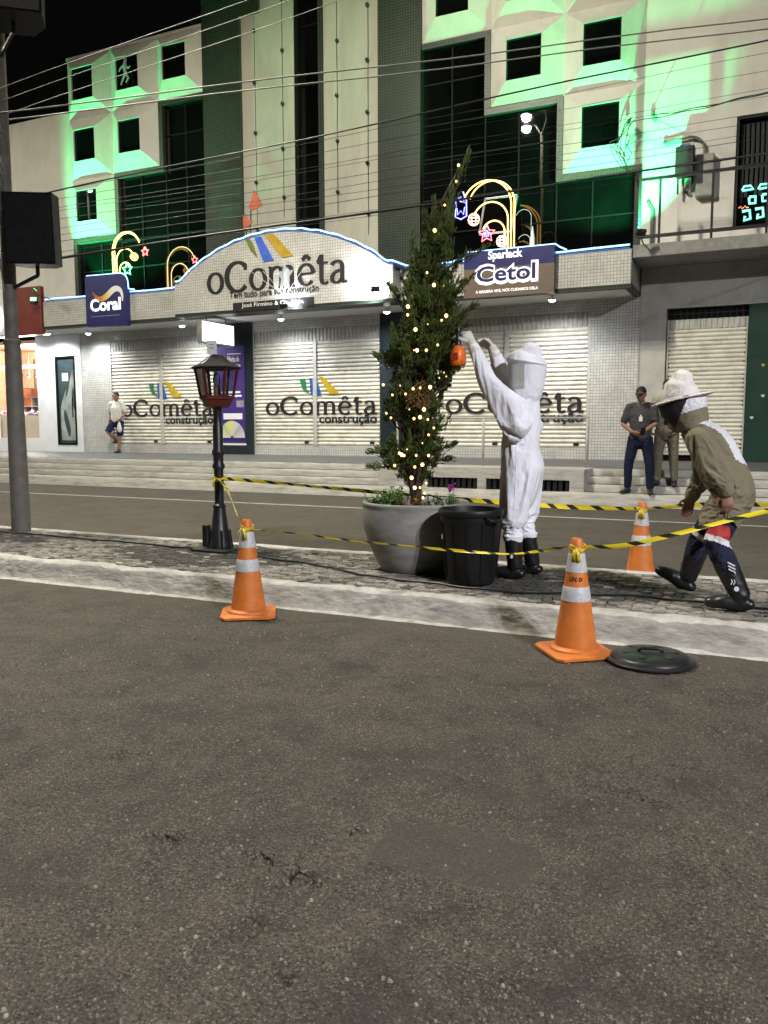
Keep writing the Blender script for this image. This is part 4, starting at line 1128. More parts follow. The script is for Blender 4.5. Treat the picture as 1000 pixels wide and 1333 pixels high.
def star5(x, y, z, r, mat, tw=.014, name='star'):
    def f(root):
        pts = []
        for i in range(11):
            a = PI / 2 + i * PI / 5; q = r if i % 2 == 0 else r * .48
            pts.append((x + q * math.cos(a), y, z + q * math.sin(a)))
        MB().tube(pts, tw, 5).build(name, mat, root)
    return f
def ball(x, y, z, r, mat, name='light_ball'):
    def f(root):
        mb = MB()
        for k in range(4):
            ang = PI * k / 4
            mb.tube([(x + r * math.cos(t) * math.cos(ang), y + r * math.cos(t) * math.sin(ang), z + r * math.sin(t)) for t in np.linspace(0, 2 * PI, 15)], .007, 5)
        for zz in (-.5, 0, .5):
            rr = r * math.sqrt(1 - zz * zz)
            mb.tube([(x + rr * math.cos(t), y + rr * math.sin(t), z + zz * r) for t in np.linspace(0, 2 * PI, 15)], .007, 5)
        mb.build(name, mat, root)
    return f
def zigzag(x, y, z, mat):
    def f(root):
        mb = MB()
        mb.tube([(x - .10, y, z + .16), (x + .0, y, z + .22), (x - .02, y, z + .12), (x + .11, y, z + .08)], .012, 5)
        mb.tube([(x - .09, y, z - .02), (x - .07, y, z - .16), (x + .0, y, z - .08), (x + .06, y, z - .17), (x + .09, y, z - .01)], .012, 5)
        mb.tube([(x - .12, y + .01, z + .12), (x - .13, y + .01, z - .2), (x, y + .01, z - .26), (x + .13, y + .01, z - .2), (x + .12, y + .01, z + .14), (x + .04, y + .01, z + .32)], .016, 5)
        mb.build('bell', mat, root)
    return f
DY = 17.42
led_arches(-5.15, DY, 4.95, 1.0, [(1.72, -1.12, -.03, M['rope_gold']), (1.70, -1.04, .04, M['rope_gold']), (1.26, -.80, -.10, M['rope_gold']), (.86, -.50, -.17, M['rope_gold'])], 'led_arches',
           'gold led arches with a red star and blue bell above the wood-brown sign',
           [star5(-5.72, DY, 5.55, .19, M['rope_red']), star5(-5.72, DY - .01, 5.55, .08, M['rope_blue'], .012), ball(-6.02, DY, 5.88, .13, M['rope_pink']), ball(-5.38, DY, 5.36, .12, M['rope_pink']), zigzag(-6.32, DY, 6.18, M['rope_blue'])])
led_arches(-16.30, DY, 4.95, 1.0, [(1.66, .98, -.03, M['rope_gold']), (1.62, .90, .04, M['rope_gold']), (1.22, .62, .10, M['rope_gold']), (.86, .40, .20, M['rope_gold'])], 'led_arches',
           'gold led arches with a green star above the deep blue sign',
           [star5(-15.83, DY, 5.62, .17, M['led_green'], .016), ball(-15.58, DY, 5.93, .10, M['rope_gold']), star5(-15.20, DY, 6.03, .12, M['rope_red'], .02)])
M['rope_gold_dim'] = glowing('dim gold led rope', (1.0, .62, .10), 1.1)
led_arches(-14.55, DY + .1, 4.95, .7, [(1.12, .90, 0, M['rope_gold_dim']), (.70, .56, .12, M['rope_gold_dim'])], 'led_arches', 'small dim gold led arches between the blue sign and the arch',
           [ball(-13.85, DY + .1, 5.34, .09, M['rope_gold_dim']), star5(-13.65, DY + .1, 5.70, .10, M['rope_red'], .012)])
led_arches(-4.72, DY, 4.95, .32, [(1.02, -.34, -.02, M['rope_teal']), (.50, -.26, -.04, M['rope_teal'])], 'led_arches', 'thin pale teal candle light with fine arcs right of the gold arches',
           [lambda root: MB().lathe([(.035, 5.0), (.05, 5.15), (.045, 5.35), (.022, 5.5), (.008, 5.6)], (-4.70, DY - .03, 0), 8).build('candle', M['rope_teal'], root)])

# green facade floodlights
GC = (.05, 1.0, .30)
flood(-18.42, 16.62, 5.12, (.52, .50, .76), M['led_green'], 'green_floodlight', 'green floodlight on the canopy deck below the left-hand window blocks', P_GREEN_L, GC, .12, math.radians(84), .35, .02, arm=.62)
flood(-2.40, 16.80, 5.12, (-.34, .46, .82), M['led_green'], 'green_floodlight', 'green floodlight on the canopy deck beside the balcony rail', P_GREEN_R, GC, .12, math.radians(92), .35, .02, arm=.45)
flood(-18.95, 17.05, 4.98, (.45, -.8, .3), M['led_green'], 'green_floodlight', 'green lamp glaring at the corner of the red fascia', 14, GC, .12, math.radians(160), .6, .05)

# ------------------------------------------------------------------ right-hand neighbour
nb = empty('neighbour_building', (.2, FY, PZ), 'plain grey neighbour building with balcony, cream shutter and dark green door', 'building')
mb = MB()
mb.box(-2.598, -2.06, FY + .02, FY + .5, PZ, 4.72); mb.box(-2.06, 4, FY + .021, FY + .5, 3.86, 4.72); mb.box(1.4, 4, FY + .022, FY + .5, PZ, 3.86)
mb.build('lower_wall', M['grey_plaster'], nb)
mb = MB(); mb.box(-2.638, -.84, FY - .01, FY + .5, 4.72, 13.5); mb.box(-.84, 4, FY - .009, FY + .5, 7.54, 13.5); mb.box(-.84, 4, FY - .008, FY + .5, 4.72, 5.36); mb.box(1.1, 4, FY - .007, FY + .5, 5.36, 7.54)
mb.build('upper_wall', M['plaster'], nb)
MB().box(-2.03, -.46, FY + .2, FY + .25, PZ, 3.86).build('back_wall', M['void'], nb)
shutter(nb, -2.04, -.47, .78, 3.42, FY + .10, M, split=False, sh=.088, boxtop=3.62)
mb = MB()
for i in range(14): mb.bar((-2.02 + i * .12, FY + .1, 3.63), (-2.02 + i * .12, FY + .1, 3.85), .012)
mb.bar((-2.04, FY + .1, 3.74), (-.47, FY + .1, 3.74), .014); mb.build('grille', M['metal_black'], nb)
dr = MB().box(-.46, 1.4, FY + .03, FY + .12, PZ, 3.859).build('door', M['door_green'], nb)
for (x, z, c) in ((-.16, 2.62, (.5, .4, .05)), (-.14, 2.0, (.6, .6, .6)), (-.33, 1.56, (.6, .6, .6))):
    MB().prism([(x, z - .035), (x + .035, z), (x + .03, z + .03), (x, z + .02), (x - .03, z + .035), (x - .035, z)], FY + .022, FY + .031).build('sticker', plain('sticker', c, .5), dr)
sl = MB(); sl.bbox(-2.60, 4, CY + .02, FY + .02, 4.72, 4.97, .012); sl.build('balcony_slab', M['concrete'], nb)
rl = MB(); by = CY + .08
rl.bar((-2.52, by, 6.22), (4, by, 6.22), .055); rl.bar((-2.52, by, 5.12), (4, by, 5.12), .06)
for x in (-2.50, -2.12, -1.16, -.2, .8, 1.8): rl.bar((x, by, 4.96), (x, by, 6.20), .045)
rl.build('balcony_rail', M['metal_black'], nb)
wd = MB().box(-.838, 1.1, FY + .16, FY + .18, 5.362, 7.538).build('window', M['glass'], nb)
fr = MB(); fr.box(-.838, -.79, FY + .02, FY + .16, 5.362, 7.538); fr.box(-.79, 1.1, FY + .02, FY + .16, 7.49, 7.538); fr.box(.1, .14, FY + .1, FY + .158, 5.362, 7.49); fr.build('window_frame', M['metal_black'], wd)
cu = MB()
for i in range(9):
    x = -.72 + i * .09
    cu.tube([(x, FY + .158, 5.9 + .1 * (i % 3)), (x + .01, FY + .157, 6.7), (x, FY + .158, 7.42)], [(.03, .006)] * 3, 8, side=(1, 0, 0))
cu.build('curtain', plain('dark grey curtain', (.035, .035, .036), .8), wd)
ns = empty('sign_reflection', (-.4, FY + .12, 5.7), 'small cyan mirrored letters painted as a glowing reflection on the neighbour window by the balcony', 'sign')  # glowing strokes stand in for a sign opposite, mirrored in the glass
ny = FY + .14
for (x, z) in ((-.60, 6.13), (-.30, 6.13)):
    MB().tube([(x - .10, ny, z), (x - .06, ny, z + .08), (x + .06, ny, z + .08), (x + .12, ny, z + .01), (x - .09, ny, z - .005)], .022, 6).build('reflection_stroke', M['cyan'], ns)
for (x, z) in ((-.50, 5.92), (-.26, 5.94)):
    MB().tube([(x - .06, ny, z + .07), (x + .06, ny, z + .07), (x + .06, ny, z - .06), (x - .05, ny, z - .06), (x - .06, ny, z + .06)], .028, 6).build('reflection_stroke', M['cyan'], ns)
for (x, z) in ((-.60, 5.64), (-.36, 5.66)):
    MB().tube([(x - .08, ny, z + .08), (x + .06, ny, z + .09), (x + .08, ny, z - .08), (x - .04, ny, z - .1), (x - .02, ny, z - .02)], .030, 6).build('reflection_stroke', M['cyan'], ns)
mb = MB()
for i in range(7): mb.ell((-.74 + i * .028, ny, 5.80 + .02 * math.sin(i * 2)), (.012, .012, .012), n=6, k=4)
mb.build('amber_reflection', M['amber_dots'], ns)

# meter box, goose-neck conduit and insulators on the neighbour wall
ac_ = empty('conduit', (-1.7, FY - .1, 6.4), 'grey goose-neck conduit bent on the wall above the balcony', 'conduit')
pts = [(-2.16, FY - .08, 7.22), (-2.0, FY - .09, 7.24)] + [(-1.72 + .30 * math.sin(a), FY - .10, 6.95 + .30 * math.cos(a)) for a in np.linspace(-.3, PI / 2, 9)] + [(-1.42, FY - .10, 6.6), (-1.42, FY - .08, 6.2)]
MB().tube(pts, .028, 8).build('pipe', M['pole_grey'], ac_, smooth='all')
MB().ell((-2.19, FY - .08, 7.22), (.05, .05, .035), n=10, k=6).build('pipe_cap', M['pole_grey'], ac_)
bx = empty('wall_speaker', (-1.76, FY - .35, 6.3), 'black wall loudspeaker box with blue top above the balcony rail', 'loudspeaker')
MB().bbox(-1.94, -1.58, FY - .48, FY - .16, 6.42, 6.98, .02).build('cabinet', M['metal_black'], bx)
MB().box(-1.86, -1.66, FY - .44, FY - .2, 6.981, 7.01).build('top_cover', plain('blue plastic', (.10, .18, .5), .4), bx)
mb = MB(); mb.bar((-1.90, FY - .2, 6.44), (-1.90, FY - .2, 6.12), .04); mb.bar((-1.62, FY - .2, 6.44), (-1.62, FY - .2, 6.12), .04); mb.bar((-1.76, FY - .2, 6.2), (-1.76, FY, 6.2), .05); mb.build('bracket', M['metal_black'], bx)
MB().bbox(-1.56, -1.22, FY - .20, FY - .012, 6.02, 6.86, .02).build('meter_box', plain('grey enclosure', (.33, .33, .31), .6), ac_)
pc = MB().tube([(-2.40, FY - .06, 4.98), (-2.40, FY - .06, 5.9), (-2.50, FY - .05, 6.1)], .04, 8)
tag(pc.build('drain_pipe', M['pole_grey'], None, smooth='all'), 'short upright drain pipe behind the balcony rail', 'pipe')
for i, (x, z) in enumerate(((-2.88, 7.62), (-2.45, 7.80))):
    r = MB(); r.lathe([(.012, 0), (.04, .02), (.045, .06), (.025, .08), (.045, .10), (.04, .14), (.015, .16)], (x, FY - .36 if i == 0 else FY - .09, z - .08), 10)
    tag(r.build('insulator', M['concrete'], None, smooth=True), ('dark wire insulator with tangled leads over the top right small window' if i == 0 else 'small pale insulator on the green lit wall near the conduit'), 'insulator')
mb = MB()
for k in range(4):
    p0 = Vector((-2.88, FY - .40, 7.62)); w = []
    for t in np.linspace(0, 1, 14):
        w.append(p0 + Vector((-.42 * math.sin(t * PI) * (.4 + .25 * k) + .04 * k, -.02 * k, -.95 * t + .10 * math.sin(t * 9 + k))))
    mb.tube(w, .009, 5)
mb.tube([(-2.88, FY - .4, 7.5), (-2.94, FY - .42, 7.2), (-2.80, FY - .42, 7.0), (-2.92, FY - .4, 6.78), (-2.86, FY - .42, 6.55)], .010, 5)
tag(mb.build('loose_leads', M['rubber'], None), 'tangle of loose black leads hanging beside the lowest right window', 'cable')

# ------------------------------------------------------------------ left-hand neighbour: shop with lit window
ls = empty('corner_shop', (-21.0, FY, PZ), 'white fronted shop with lit display window and red fascia at the far left', 'building')
mb = MB(); mb.box(-34, -18.703, FY + .02, FY + .9, 4.30, 10.48); mb.build('upper_wall', M['plaster'], ls)
mb = MB(); mb.box(-18.86, -18.625, FY - .02, FY + .3, PZ, 4.3); mb.box(-20.44, -19.66, FY - .02, FY + .3, PZ, 4.3); mb.box(-19.66, -18.86, FY - .019, FY + .3, 3.52, 4.3); mb.box(-19.66, -18.86, FY - .019, FY + .3, PZ, .86)
mb.box(-24, -20.44, FY - .018, FY + .3, PZ, 1.05); mb.box(-34, -24, FY - .018, FY + .3, PZ, 4.3)
mb.build('lower_wall', M['white_wall'], ls)
dr = MB(); dr.box(-19.64, -18.88, FY + .02, FY + .04, .88, 3.50); dr = dr.build('glass_door', plain('grey blue door glass', (.06, .085, .09), .12, var=.3, scale=2, bump=0), ls)
mb = MB(); mb.box(-19.66, -19.60, FY - .03, FY + .05, .86, 3.52); mb.box(-18.92, -18.86, FY - .03, FY + .05, .86, 3.52); mb.box(-19.6, -18.92, FY - .03, FY + .05, 3.47, 3.52); mb.box(-19.6, -18.92, FY - .03, FY + .05, .86, .92); mb.build('door_frame', M['mullion'], dr)
# plastic sheet hung behind the door
m_s = plain('grey plastic sheeting', (.34, .37, .34), .35, var=.35, scale=4, bump=.8, bscale=5)
v = []; f = []; nu, nv = 14, 24
for j in range(nv):
    t = j / (nv - 1); zz = 1.0 + 2.1 * t
    xl = -19.52 + .55 * max(0, (t - .45)) ** 1.2 * 1.9
    for i in range(nu):
        u = i / (nu - 1); x = xl + (-18.93 - xl) * u
        v.append((x, FY + .012 - .012 * math.sin(u * 9 + t * 5) - .008 * math.sin(t * 13 + u * 4), zz))
for j in range(nv - 1):
    for i in range(nu - 1): f.append((j*nu+i, j*nu+i+1, j*nu+nu+i+1, j*nu+nu+i))
MB().add(v, f).build('plastic_sheet', m_s, dr, smooth='all')
MB().box(-19.42, -19.18, FY + .006, FY + .012, 2.78, 3.02).build('notice', M['paper'], dr)
mb = MB(); mb.bar((-18.98, FY - .05, 1.7), (-18.98, FY - .05, 2.3), .025); mb.build('door_handle', M['mullion'], dr)
# display window with a room behind it
m_or = plain('orange shop panel', (.55, .16, .05), .5, var=.2)
rm = MB(); rm.box(-24, -20.44, FY + 2.4, FY + 2.5, PZ, 4.0); rm.box(-24, -20.44, FY + .3, FY + 2.4, PZ - .1, PZ); rm.box(-24, -20.44, FY + .3, FY + 2.4, 4.0, 4.1); rm.box(-20.44, -20.34, FY + .3, FY + 2.5, PZ, 4.0); rm.box(-24.1, -24, FY + .3, FY + 2.5, PZ, 4.0)
rm.build('display_room', plain('warm shop wall', (.62, .36, .22), .7, var=.2), ls)
slm = MB().box(0, .035, 0, .04, 0, 1.2).mesh('wall_batten', M['rust'])
for i in range(24): inst('wall_batten', slm, ls, (-23.2 + i * .115, FY + 2.33, 2.55))
MB().box(-24, -20.46, FY + .1, FY + .55, 1.05, 1.76).build('counter', plain('pale wood counter', (.55, .45, .34), .5, var=.15, stretch=(3, 1, .4)), ls)
mb = MB(); mb.box(-24, -20.45, FY, FY + .06, 3.20, 3.32); mb.box(-22.3, -22.22, FY, FY + .06, 1.05, 3.9)
mb.build('window_bar', M['white_wall'], ls)
# pigeon-hole shelves with goods
shf = MB(); sx0 = -21.9
for i in range(5): shf.box(sx0 + i * .36, sx0 + i * .36 + .03, FY + .7, FY + 1.05, 1.76, 2.66 - (0 if i else .3))
for j in range(4): shf.box(sx0, sx0 + 1.47, FY + .699, FY + 1.05, 1.76 + j * .29, 1.785 + j * .29)
so_ = shf.build('shelf_unit', plain('grey shelf board', (.40, .36, .34), .6), ls)
for i, j in ((1, 2), (3, 1), (0, 1), (2, 0)): MB().box(sx0 + i * .36 + .03, sx0 + i * .36 + .36, FY + .72, FY + .74, 1.79 + j * .29, 2.05 + j * .29).build('shelf_door', m_or, so_)
MB().box(sx0 - .6, sx0 + 1.5, FY + 1.04, FY + 1.06, 1.8, 2.66).build('shelf_back', m_or, so_)
goods = [(.7, .3, .6), (.85, .8, .8), (.4, .2, .8), (.8, .5, .3), (.9, .75, .6)]
for i in range(16):
    c = goods[i % 5]; x = -22.6 + i * .135
    o = MB().ell((x, FY + .35, 1.80 + .04 * (i % 3)), (.07, .06, .05 + .02 * (i % 2)), n=8, k=6).build('bonbon_bag', plain('wrapped goods', c, .4, var=.3, scale=20), None, smooth='all')
    tag(o, 'small wrapped sweets bag on the lit shop counter', 'sweets', 'sweets on the shop counter')
for i in range(6):
    x = -22.5 + i * .36
    lp = MB().lathe([(.008, 3.75), (.008, 3.2), (.05, 3.14), (.07, 3.08), (.03, 3.06)], (x, FY + 1.2, 0), 10).build('pendant_lamp', M['metal_black'], ls, smooth=True)
    MB().ell((x, FY + 1.2, 3.06), (.035, .035, .04), n=8, k=6).build('lamp_bulb', glowing('shop bulb', (1, .85, .6), 12), lp)
ld = bpy.data.lights.new('shop_room_lamp', 'POINT'); ld.energy = 620; ld.color = (1.0, .94, .88); ld.shadow_soft_size = .25
lo = bpy.data.objects.new('shop_room_lamp', ld); lo.location = (-21.7, FY + 1.0, 3.7); link(lo); lo.parent = ls; lo.location = Vector((-21.7, FY + 1.0, 3.7)) - world_loc(ls)
# shop canopy with lamps and red fascia
MB().box(-34, -18.76, CY + .05, FY - .02, 4.16, 4.26).build('shop_soffit', M['soffit'], ls)
MB().bbox(-19.72, -18.74, CY - .06, CY + .10, 4.02, 5.36, .02).build('red_fascia', M['red_board'], ls)
MB().bbox(-34, -19.72, CY - .04, CY + .09, 4.04, 5.36, .02).build('white_fascia', M['white_wall'], ls)
for x in (-19.35, -20.6, -22.5):
    o = MB().lathe([(.16, 4.16), (.16, 4.13), (.13, 4.12)], (x, 17.8, 0), 18).build('ceiling_lamp', M['white_print'], ls)
    MB().lathe([(.128, 4.121), (.09, 4.10), (.02, 4.095)], (x, 17.8, 0), 18).build('lens', M['led_white'], o)
    ld = bpy.data.lights.new('ceiling_lamp_light', 'SPOT'); ld.energy = 190; ld.color = (.90, .97, 1.0); ld.spot_size = math.radians(160); ld.spot_blend = .5; ld.shadow_soft_size = .12
    lo = bpy.data.objects.new('ceiling_lamp_light', ld); link(lo, o); lo.location = Vector((x, 17.8, 4.07)) - world_loc(o)
rs = empty('round_sign', (-20.62, CY - .12, 4.5), 'round white sign with a lit ring at the left edge', 'sign')
MB().tube([(-20.62 + .36 * math.cos(a), CY - .10, 4.52 + .36 * math.sin(a)) for a in np.linspace(0, 2 * PI, 30)], .035, 6).build('lit_ring', glowing('white ring light', (1, .97, 1), 2.2), rs, smooth='all')
MB().prism([(-20.62 + .33 * math.cos(a), 4.52 + .33 * math.sin(a)) for a in np.linspace(0, 2 * PI, 30)[:-1]], CY - .09, CY - .045).build('disc', M['white_wall'], rs)
# ------------------------------------------------------------------ handrail over the drain block
hr = empty('handrail', (-4.8, 14.55, .66), 'thin white handrail above the storm drain openings', 'handrail')
for x in (-6.55, -4.80, -2.89):
    MB().tube([(x, 14.55, .655), (x, 14.55, 1.535)], .024, 8).build('post', M['step_paint'], hr, smooth='all')
MB().tube([(-6.58, 14.55, 1.54), (-4.8, 14.55, 1.545), (-2.86, 14.55, 1.535)], .022, 8).build('top_rail', M['step_paint'], hr, smooth='all')

# ------------------------------------------------------------------ street lamps
def lamp_head(parent, c, aim, lens, energy, col):
    """flat luminaire head; c its lens centre, aim the way it faces"""
    d = Vector(aim).normalized(); sx = d.cross(Vector((0, 1, 0))).normalized(); sy = sx.cross(d)
    R = Matrix((sx, sy, -d)).transposed()
    h = MB().obox(Vector(c) - d * .06, (.34, .70, .09), R).build('lamp_head', M['pole_grey'], parent)
    MB().obox(Vector(c), (.17, .30, .02), R).build('lens', lens, h)
    ld = bpy.data.lights.new('street_light', 'SPOT'); ld.energy = energy; ld.color = col; ld.spot_size = math.radians(165); ld.spot_blend = .35; ld.shadow_soft_size = .16
    lo = bpy.data.objects.new('street_light', ld); link(lo, h)
    lo.location = Vector(c) + d * .05 - world_loc(h); lo.rotation_euler = (-d).to_track_quat('Z', 'Y').to_euler()
def street_lamp(x, y, zt, label, pa, pc, ca, cc, low=True, heads=True):
    r = empty('street_lamp', (x, y, .16), label, 'street lamp', 'street lamp poles')
    MB().tube([(x, y, .15), (x, y, 2.36)], [.108, .088], 16).build('lower_pole', M['pole_grey'], r, smooth=True)
    MB().lathe([(.092, 2.33), (.098, 2.345), (.098, 2.375), (.08, 2.385)], (x, y, 0), 16).build('collar', M['pole_grey'], r, smooth=True)
    MB().tube([(x, y, 2.36), (x, y, 7), (x, y, zt - .6)], [.076, .07, .05], 14).build('upper_pole', M['pole_grey'], r, smooth=True)
    mb = MB()
    mb.tube([(x, y, zt - .75), (x - .30, y - .25, zt - .25), (x - .75, y - .7, zt)], .03, 8); mb.tube([(x, y, zt - .75), (x + .25, y + .3, zt - .25), (x + .3, y + .9, zt)], .03, 8)
    mb.build('arm', M['pole_grey'], r, smooth='all')
    lamp_head(r, (x - .85, y - .95, zt), (.06, -.10, -1), M['street_lens_cool'], pa * .5, ca)
    lamp_head(r, (x - .55, y + .15, zt), (.05, .15, -1), M['street_lens_cool'], pa * .5, ca)
    lamp_head(r, (x + .30, y + 1.15, zt), (0, .28, -1), M['street_lens_warm'], pc, cc)
    return r
PX, PYY = -7.88, 6.76
street_lamp(PX, PYY, 12.6, 'grey steel lamp pole on the median carrying wires and a black loudspeaker', P_STREET_A * 1.6, P_STREET_A * .9, (1.0, .95, .86), (1.0, .93, .66))
street_lamp(12.5, -4.0, 10.6, 'grey steel lamp pole on the near pavement behind the viewer', P_STREET_B, P_STREET_B * .02, (.95, .95, 1.0), (1.0, .95, .9))
street_lamp(-29.0, PYY, 12.6, 'grey steel lamp pole on the median far up the street', P_STREET_A, P_STREET_A * .6, (1.0, .95, .86), (1.0, .93, .66))

# loudspeakers strapped to the pole
def speaker(c, size, rz, tilt, label):
    r = empty('loudspeaker', c, label, 'loudspeaker', 'loudspeakers on the lamp pole')
    w, d, h = size
    R = (Matrix.Rotation(rz, 3, 'Z') @ Matrix.Rotation(tilt, 3, 'X'))
    cab = MB()
    pr = [(-w/2, -d/2), (w/2, -d/2), (w/2, d*.1), (w*.28, d/2), (-w*.28, d/2), (-w/2, d*.1)]
    vs = [Vector(c) + R @ Vector((x, y, z)) for z in (-h/2, h/2) for x, y in pr]
    cab.add(vs, [tuple(range(5, -1, -1)), tuple(range(6, 12))] + [(i, (i+1) % 6, 6 + (i+1) % 6, 6 + i) for i in range(6)])
    cab.build('cabinet', M['plastic_black'], r)
    MB().obox(Vector(c) + R @ Vector((0, -d/2 - .008, 0)), (w * .93, .012, h * .95), R).build('grille', M['metal_black'], r)
    mb = MB(); mb.bar(Vector(c) + R @ Vector((0, 0, -h/2)), Vector(c) + R @ Vector((0, 0, -h/2 - .10)), .03)
    mb.bar(Vector(c) + R @ Vector((0, 0, -h/2 - .10)), (PX, PYY, c[2] - h/2 - .22), .03); mb.bar(Vector(c) + R @ Vector((0, .1, h/2 - .1)), (PX, PYY, c[2] + h/2 - .1), .03)
    mb.build('bracket', M['metal_black'], r)
speaker((-7.40, 6.72, 3.53), (.52, .42, .74), math.radians(30), math.radians(4), 'black loudspeaker box hung on the pole at the left edge')
speaker((-7.46, 6.62, 5.98), (.62, .44, .66), math.radians(40), math.radians(-8), 'dusty black loudspeaker high in the top left corner')

# ------------------------------------------------------------------ overhead wires
M['wire_pale'] = plain('bare aluminium wire', (.26, .25, .235), .5, metal=.1, var=.2)
def wire(a, b, r, sag, mat, label, group=None, name='overhead_wire'):
    a = Vector(a); b = Vector(b); n = 26
    pts = [a.lerp(b, i / n) + Vector((0, 0, -sag * 4 * (i / n) * (1 - i / n) + .012 * math.sin(i * 1.3 + a.z * 9))) for i in range(n + 1)]
    o = MB().tube(pts, r, 5).build(name, mat, None, smooth='all')
    tag(o, label, 'wire', group or 'overhead wires')
    return o
def through(a, p, k):           # end point beyond p seen from a
    a = Vector(a); return a + (Vector(p) - a) * k
A0 = (-7.84, 6.70, 4.95)
wire(through(A0, (-.24, 12, 6.70), -.9), through(A0, (-.24, 12, 6.62), 1.8), .009, .06, M['wire_pale'], 'upper of the two thick pale wires running from the pole across the facade')
wire(through((-7.84, 6.82, 4.90), (-.23, 12, 6.52), -.9), through((-7.84, 6.82, 4.90), (-.23, 12, 6.50), 1.8), .0085, .08, M['wire_pale'], 'lower of the two thick pale wires running from the pole across the facade')
for k, (za, zb, rr) in enumerate(((5.08, 9.05, .0042), (4.98, 8.82, .0042), (4.86, 8.55, .0042))):
    p0 = (-7.84, 6.66 + .06 * k, za)
    wire(through(p0, (-.25, 12, zb), -.9), through(p0, (-.25, 12, zb), 1.6), rr, .02, M['wire_pale'], ('topmost', 'second', 'third')[k] + ' of the thin pale wires fanning up from the pole')
p0 = (-7.88, 6.80, 3.97)
wire(through(p0, (-.22, 9, 5.11), -.9), through(p0, (-.22, 9, 5.11), 2.0), .0085, .05, M['rubber'], 'black cable climbing from above the loudspeaker to the upper right corner')
p0 = (-7.77, 6.80, 3.27)
wire(through(p0, (-.13, 10.5, 4.50), -.9), through(p0, (-.13, 10.5, 4.50), 2.0), .014, .05, M['rubber'], 'thickest black cable sagging low over the arched sign and balcony')
LOW = [(3.92, 12.0, 6.15, .0065), (3.86, 12.0, 5.95, .006), (3.80, 12.5, 5.92, .006), (3.74, 12.0, 5.62, .0055), (3.68, 12.5, 5.60, .007), (3.60, 12.0, 5.34, .006), (3.52, 13.0, 5.50, .006), (3.46, 12.0, 5.12, .008), (3.38, 12.5, 5.08, .006), (3.30, 12.0, 4.80, .006)]
for k, (za, yb, zb, rr) in enumerate(LOW):
    p0 = (-7.86, 6.72 + .02 * k, za)
    wire(through(p0, (-.18, yb, zb), -.6), through(p0, (-.18, yb, zb), 1.7), rr * .46, .03 + .02 * (k % 3), M['rubber'], ('topmost', 'second from top', 'third from top', 'fourth from top', 'fifth from top', 'fifth from bottom', 'fourth from bottom', 'third from bottom', 'second from bottom', 'lowest')[k] + ' of the ten thin black telephone wires leaving the pole beside the loudspeaker', 'thin telephone wires')
wire((-2.88, FY - .40, 7.62), (2.0, 12.0, 5.95), .009, .10, M['rubber'], 'thin black lead from the insulator down to the right edge', 'thin service leads')
wire((-2.45, FY - .12, 7.78), (2.0, 12.0, 6.05), .009, .14, M['rubber'], 'thin black lead sagging from the pale insulator to the right edge', 'thin service leads')
# coil of spare cable at the pole
mb = MB()
for k in range(9):
    r = .09 + .03 * random.random(); c = Vector((PX + .03 * random.uniform(-1, 1), PYY - .09 + .03 * random.random(), 4.78 - .09 * k * random.uniform(.6, 1.2)))
    mb.tube([c + Vector((r * math.cos(t), -.05 - .02 * math.sin(t * 2), r * 1.4 * math.sin(t))) for t in np.linspace(0, 2 * PI * .9, 14)], .007, 5)
mb.tube([Vector((PX + .02 + .05 * math.sin(z * 5), PYY - .12 - .02 * math.sin(z * 7), z)) for z in np.linspace(4.9, 2.9, 24)], .008, 5)
mb.tube([Vector((PX - .05 + .04 * math.sin(z * 4 + 1), PYY - .11, z)) for z in np.linspace(4.8, 3.0, 24)], .007, 5)
tag(mb.build('cable_coil', M['wire_pale'], None), 'tangled coils of spare cable tied to the lamp pole', 'cable')
mb = MB(); pts = []
cab = [(-16, 6.55), (-8.04, 6.58), (-6.2, 6.50), (-4.75, 6.42), (-3.6, 6.12), (-2.91, 5.84), (-2.3, 5.72), (-1.75, 5.66), (-1.2, 5.80), (-.7, 5.92), (.1, 5.82), (3, 5.9)]
for i in range(len(cab) - 1):
    for t in np.linspace(0, 1, 8)[:-1]:
        x = cab[i][0] + (cab[i+1][0] - cab[i][0]) * t; y = cab[i][1] + (cab[i+1][1] - cab[i][1]) * t
        pts.append((x, y + .015 * math.sin(x * 5), .186 + .004 * math.sin(x * 13)))
mb.tube(pts, .009, 6)
tag(mb.build('ground_cable', M['rubber'], None, smooth='all'), 'thin black power cable lying along the stone median', 'cable')

# ------------------------------------------------------------------ small lantern post
def clear_glass():
    m = bpy.data.materials.new('clear pane'); m.use_nodes = True; nt = m.node_tree
    nt.nodes.remove(nt.nodes['Principled BSDF'])
    t = nt.nodes.new('ShaderNodeBsdfTransparent'); t.inputs[0].default_value = (.96, .97, .96, 1); g = nt.nodes.new('ShaderNodeBsdfGlossy'); g.inputs['Roughness'].default_value = .05
    f = nt.nodes.new('ShaderNodeFresnel'); f.inputs[0].default_value = 1.5
    mx = nt.nodes.new('ShaderNodeMixShader'); L(nt, f.outputs[0], mx.inputs[0]); L(nt, t.outputs[0], mx.inputs[1]); L(nt, g.outputs[0], mx.inputs[2])
    L(nt, mx.outputs[0], nt.nodes['Material Output'].inputs[0])
    return m
M['clear'] = clear_glass()
LX, LY, LZ = -4.885, 6.56, .172
lan = empty('lantern_post', (LX, LY, LZ), 'small black lantern post with a red six-sided lantern on the median', 'lamp post')
MB().bbox(LX - .21, LX + .21, LY - .21, LY + .21, LZ, LZ + .022, .005).build('base_plate', M['metal_black'], lan)
MB().lathe([(.112, .022), (.112, .06), (.105, .07), (.058, .42), (.066, .43), (.066, .445), (.050, .46)], (LX, LY, LZ), 20).build('base_cone', M['metal_black'], lan, smooth=True)
rb = MB()
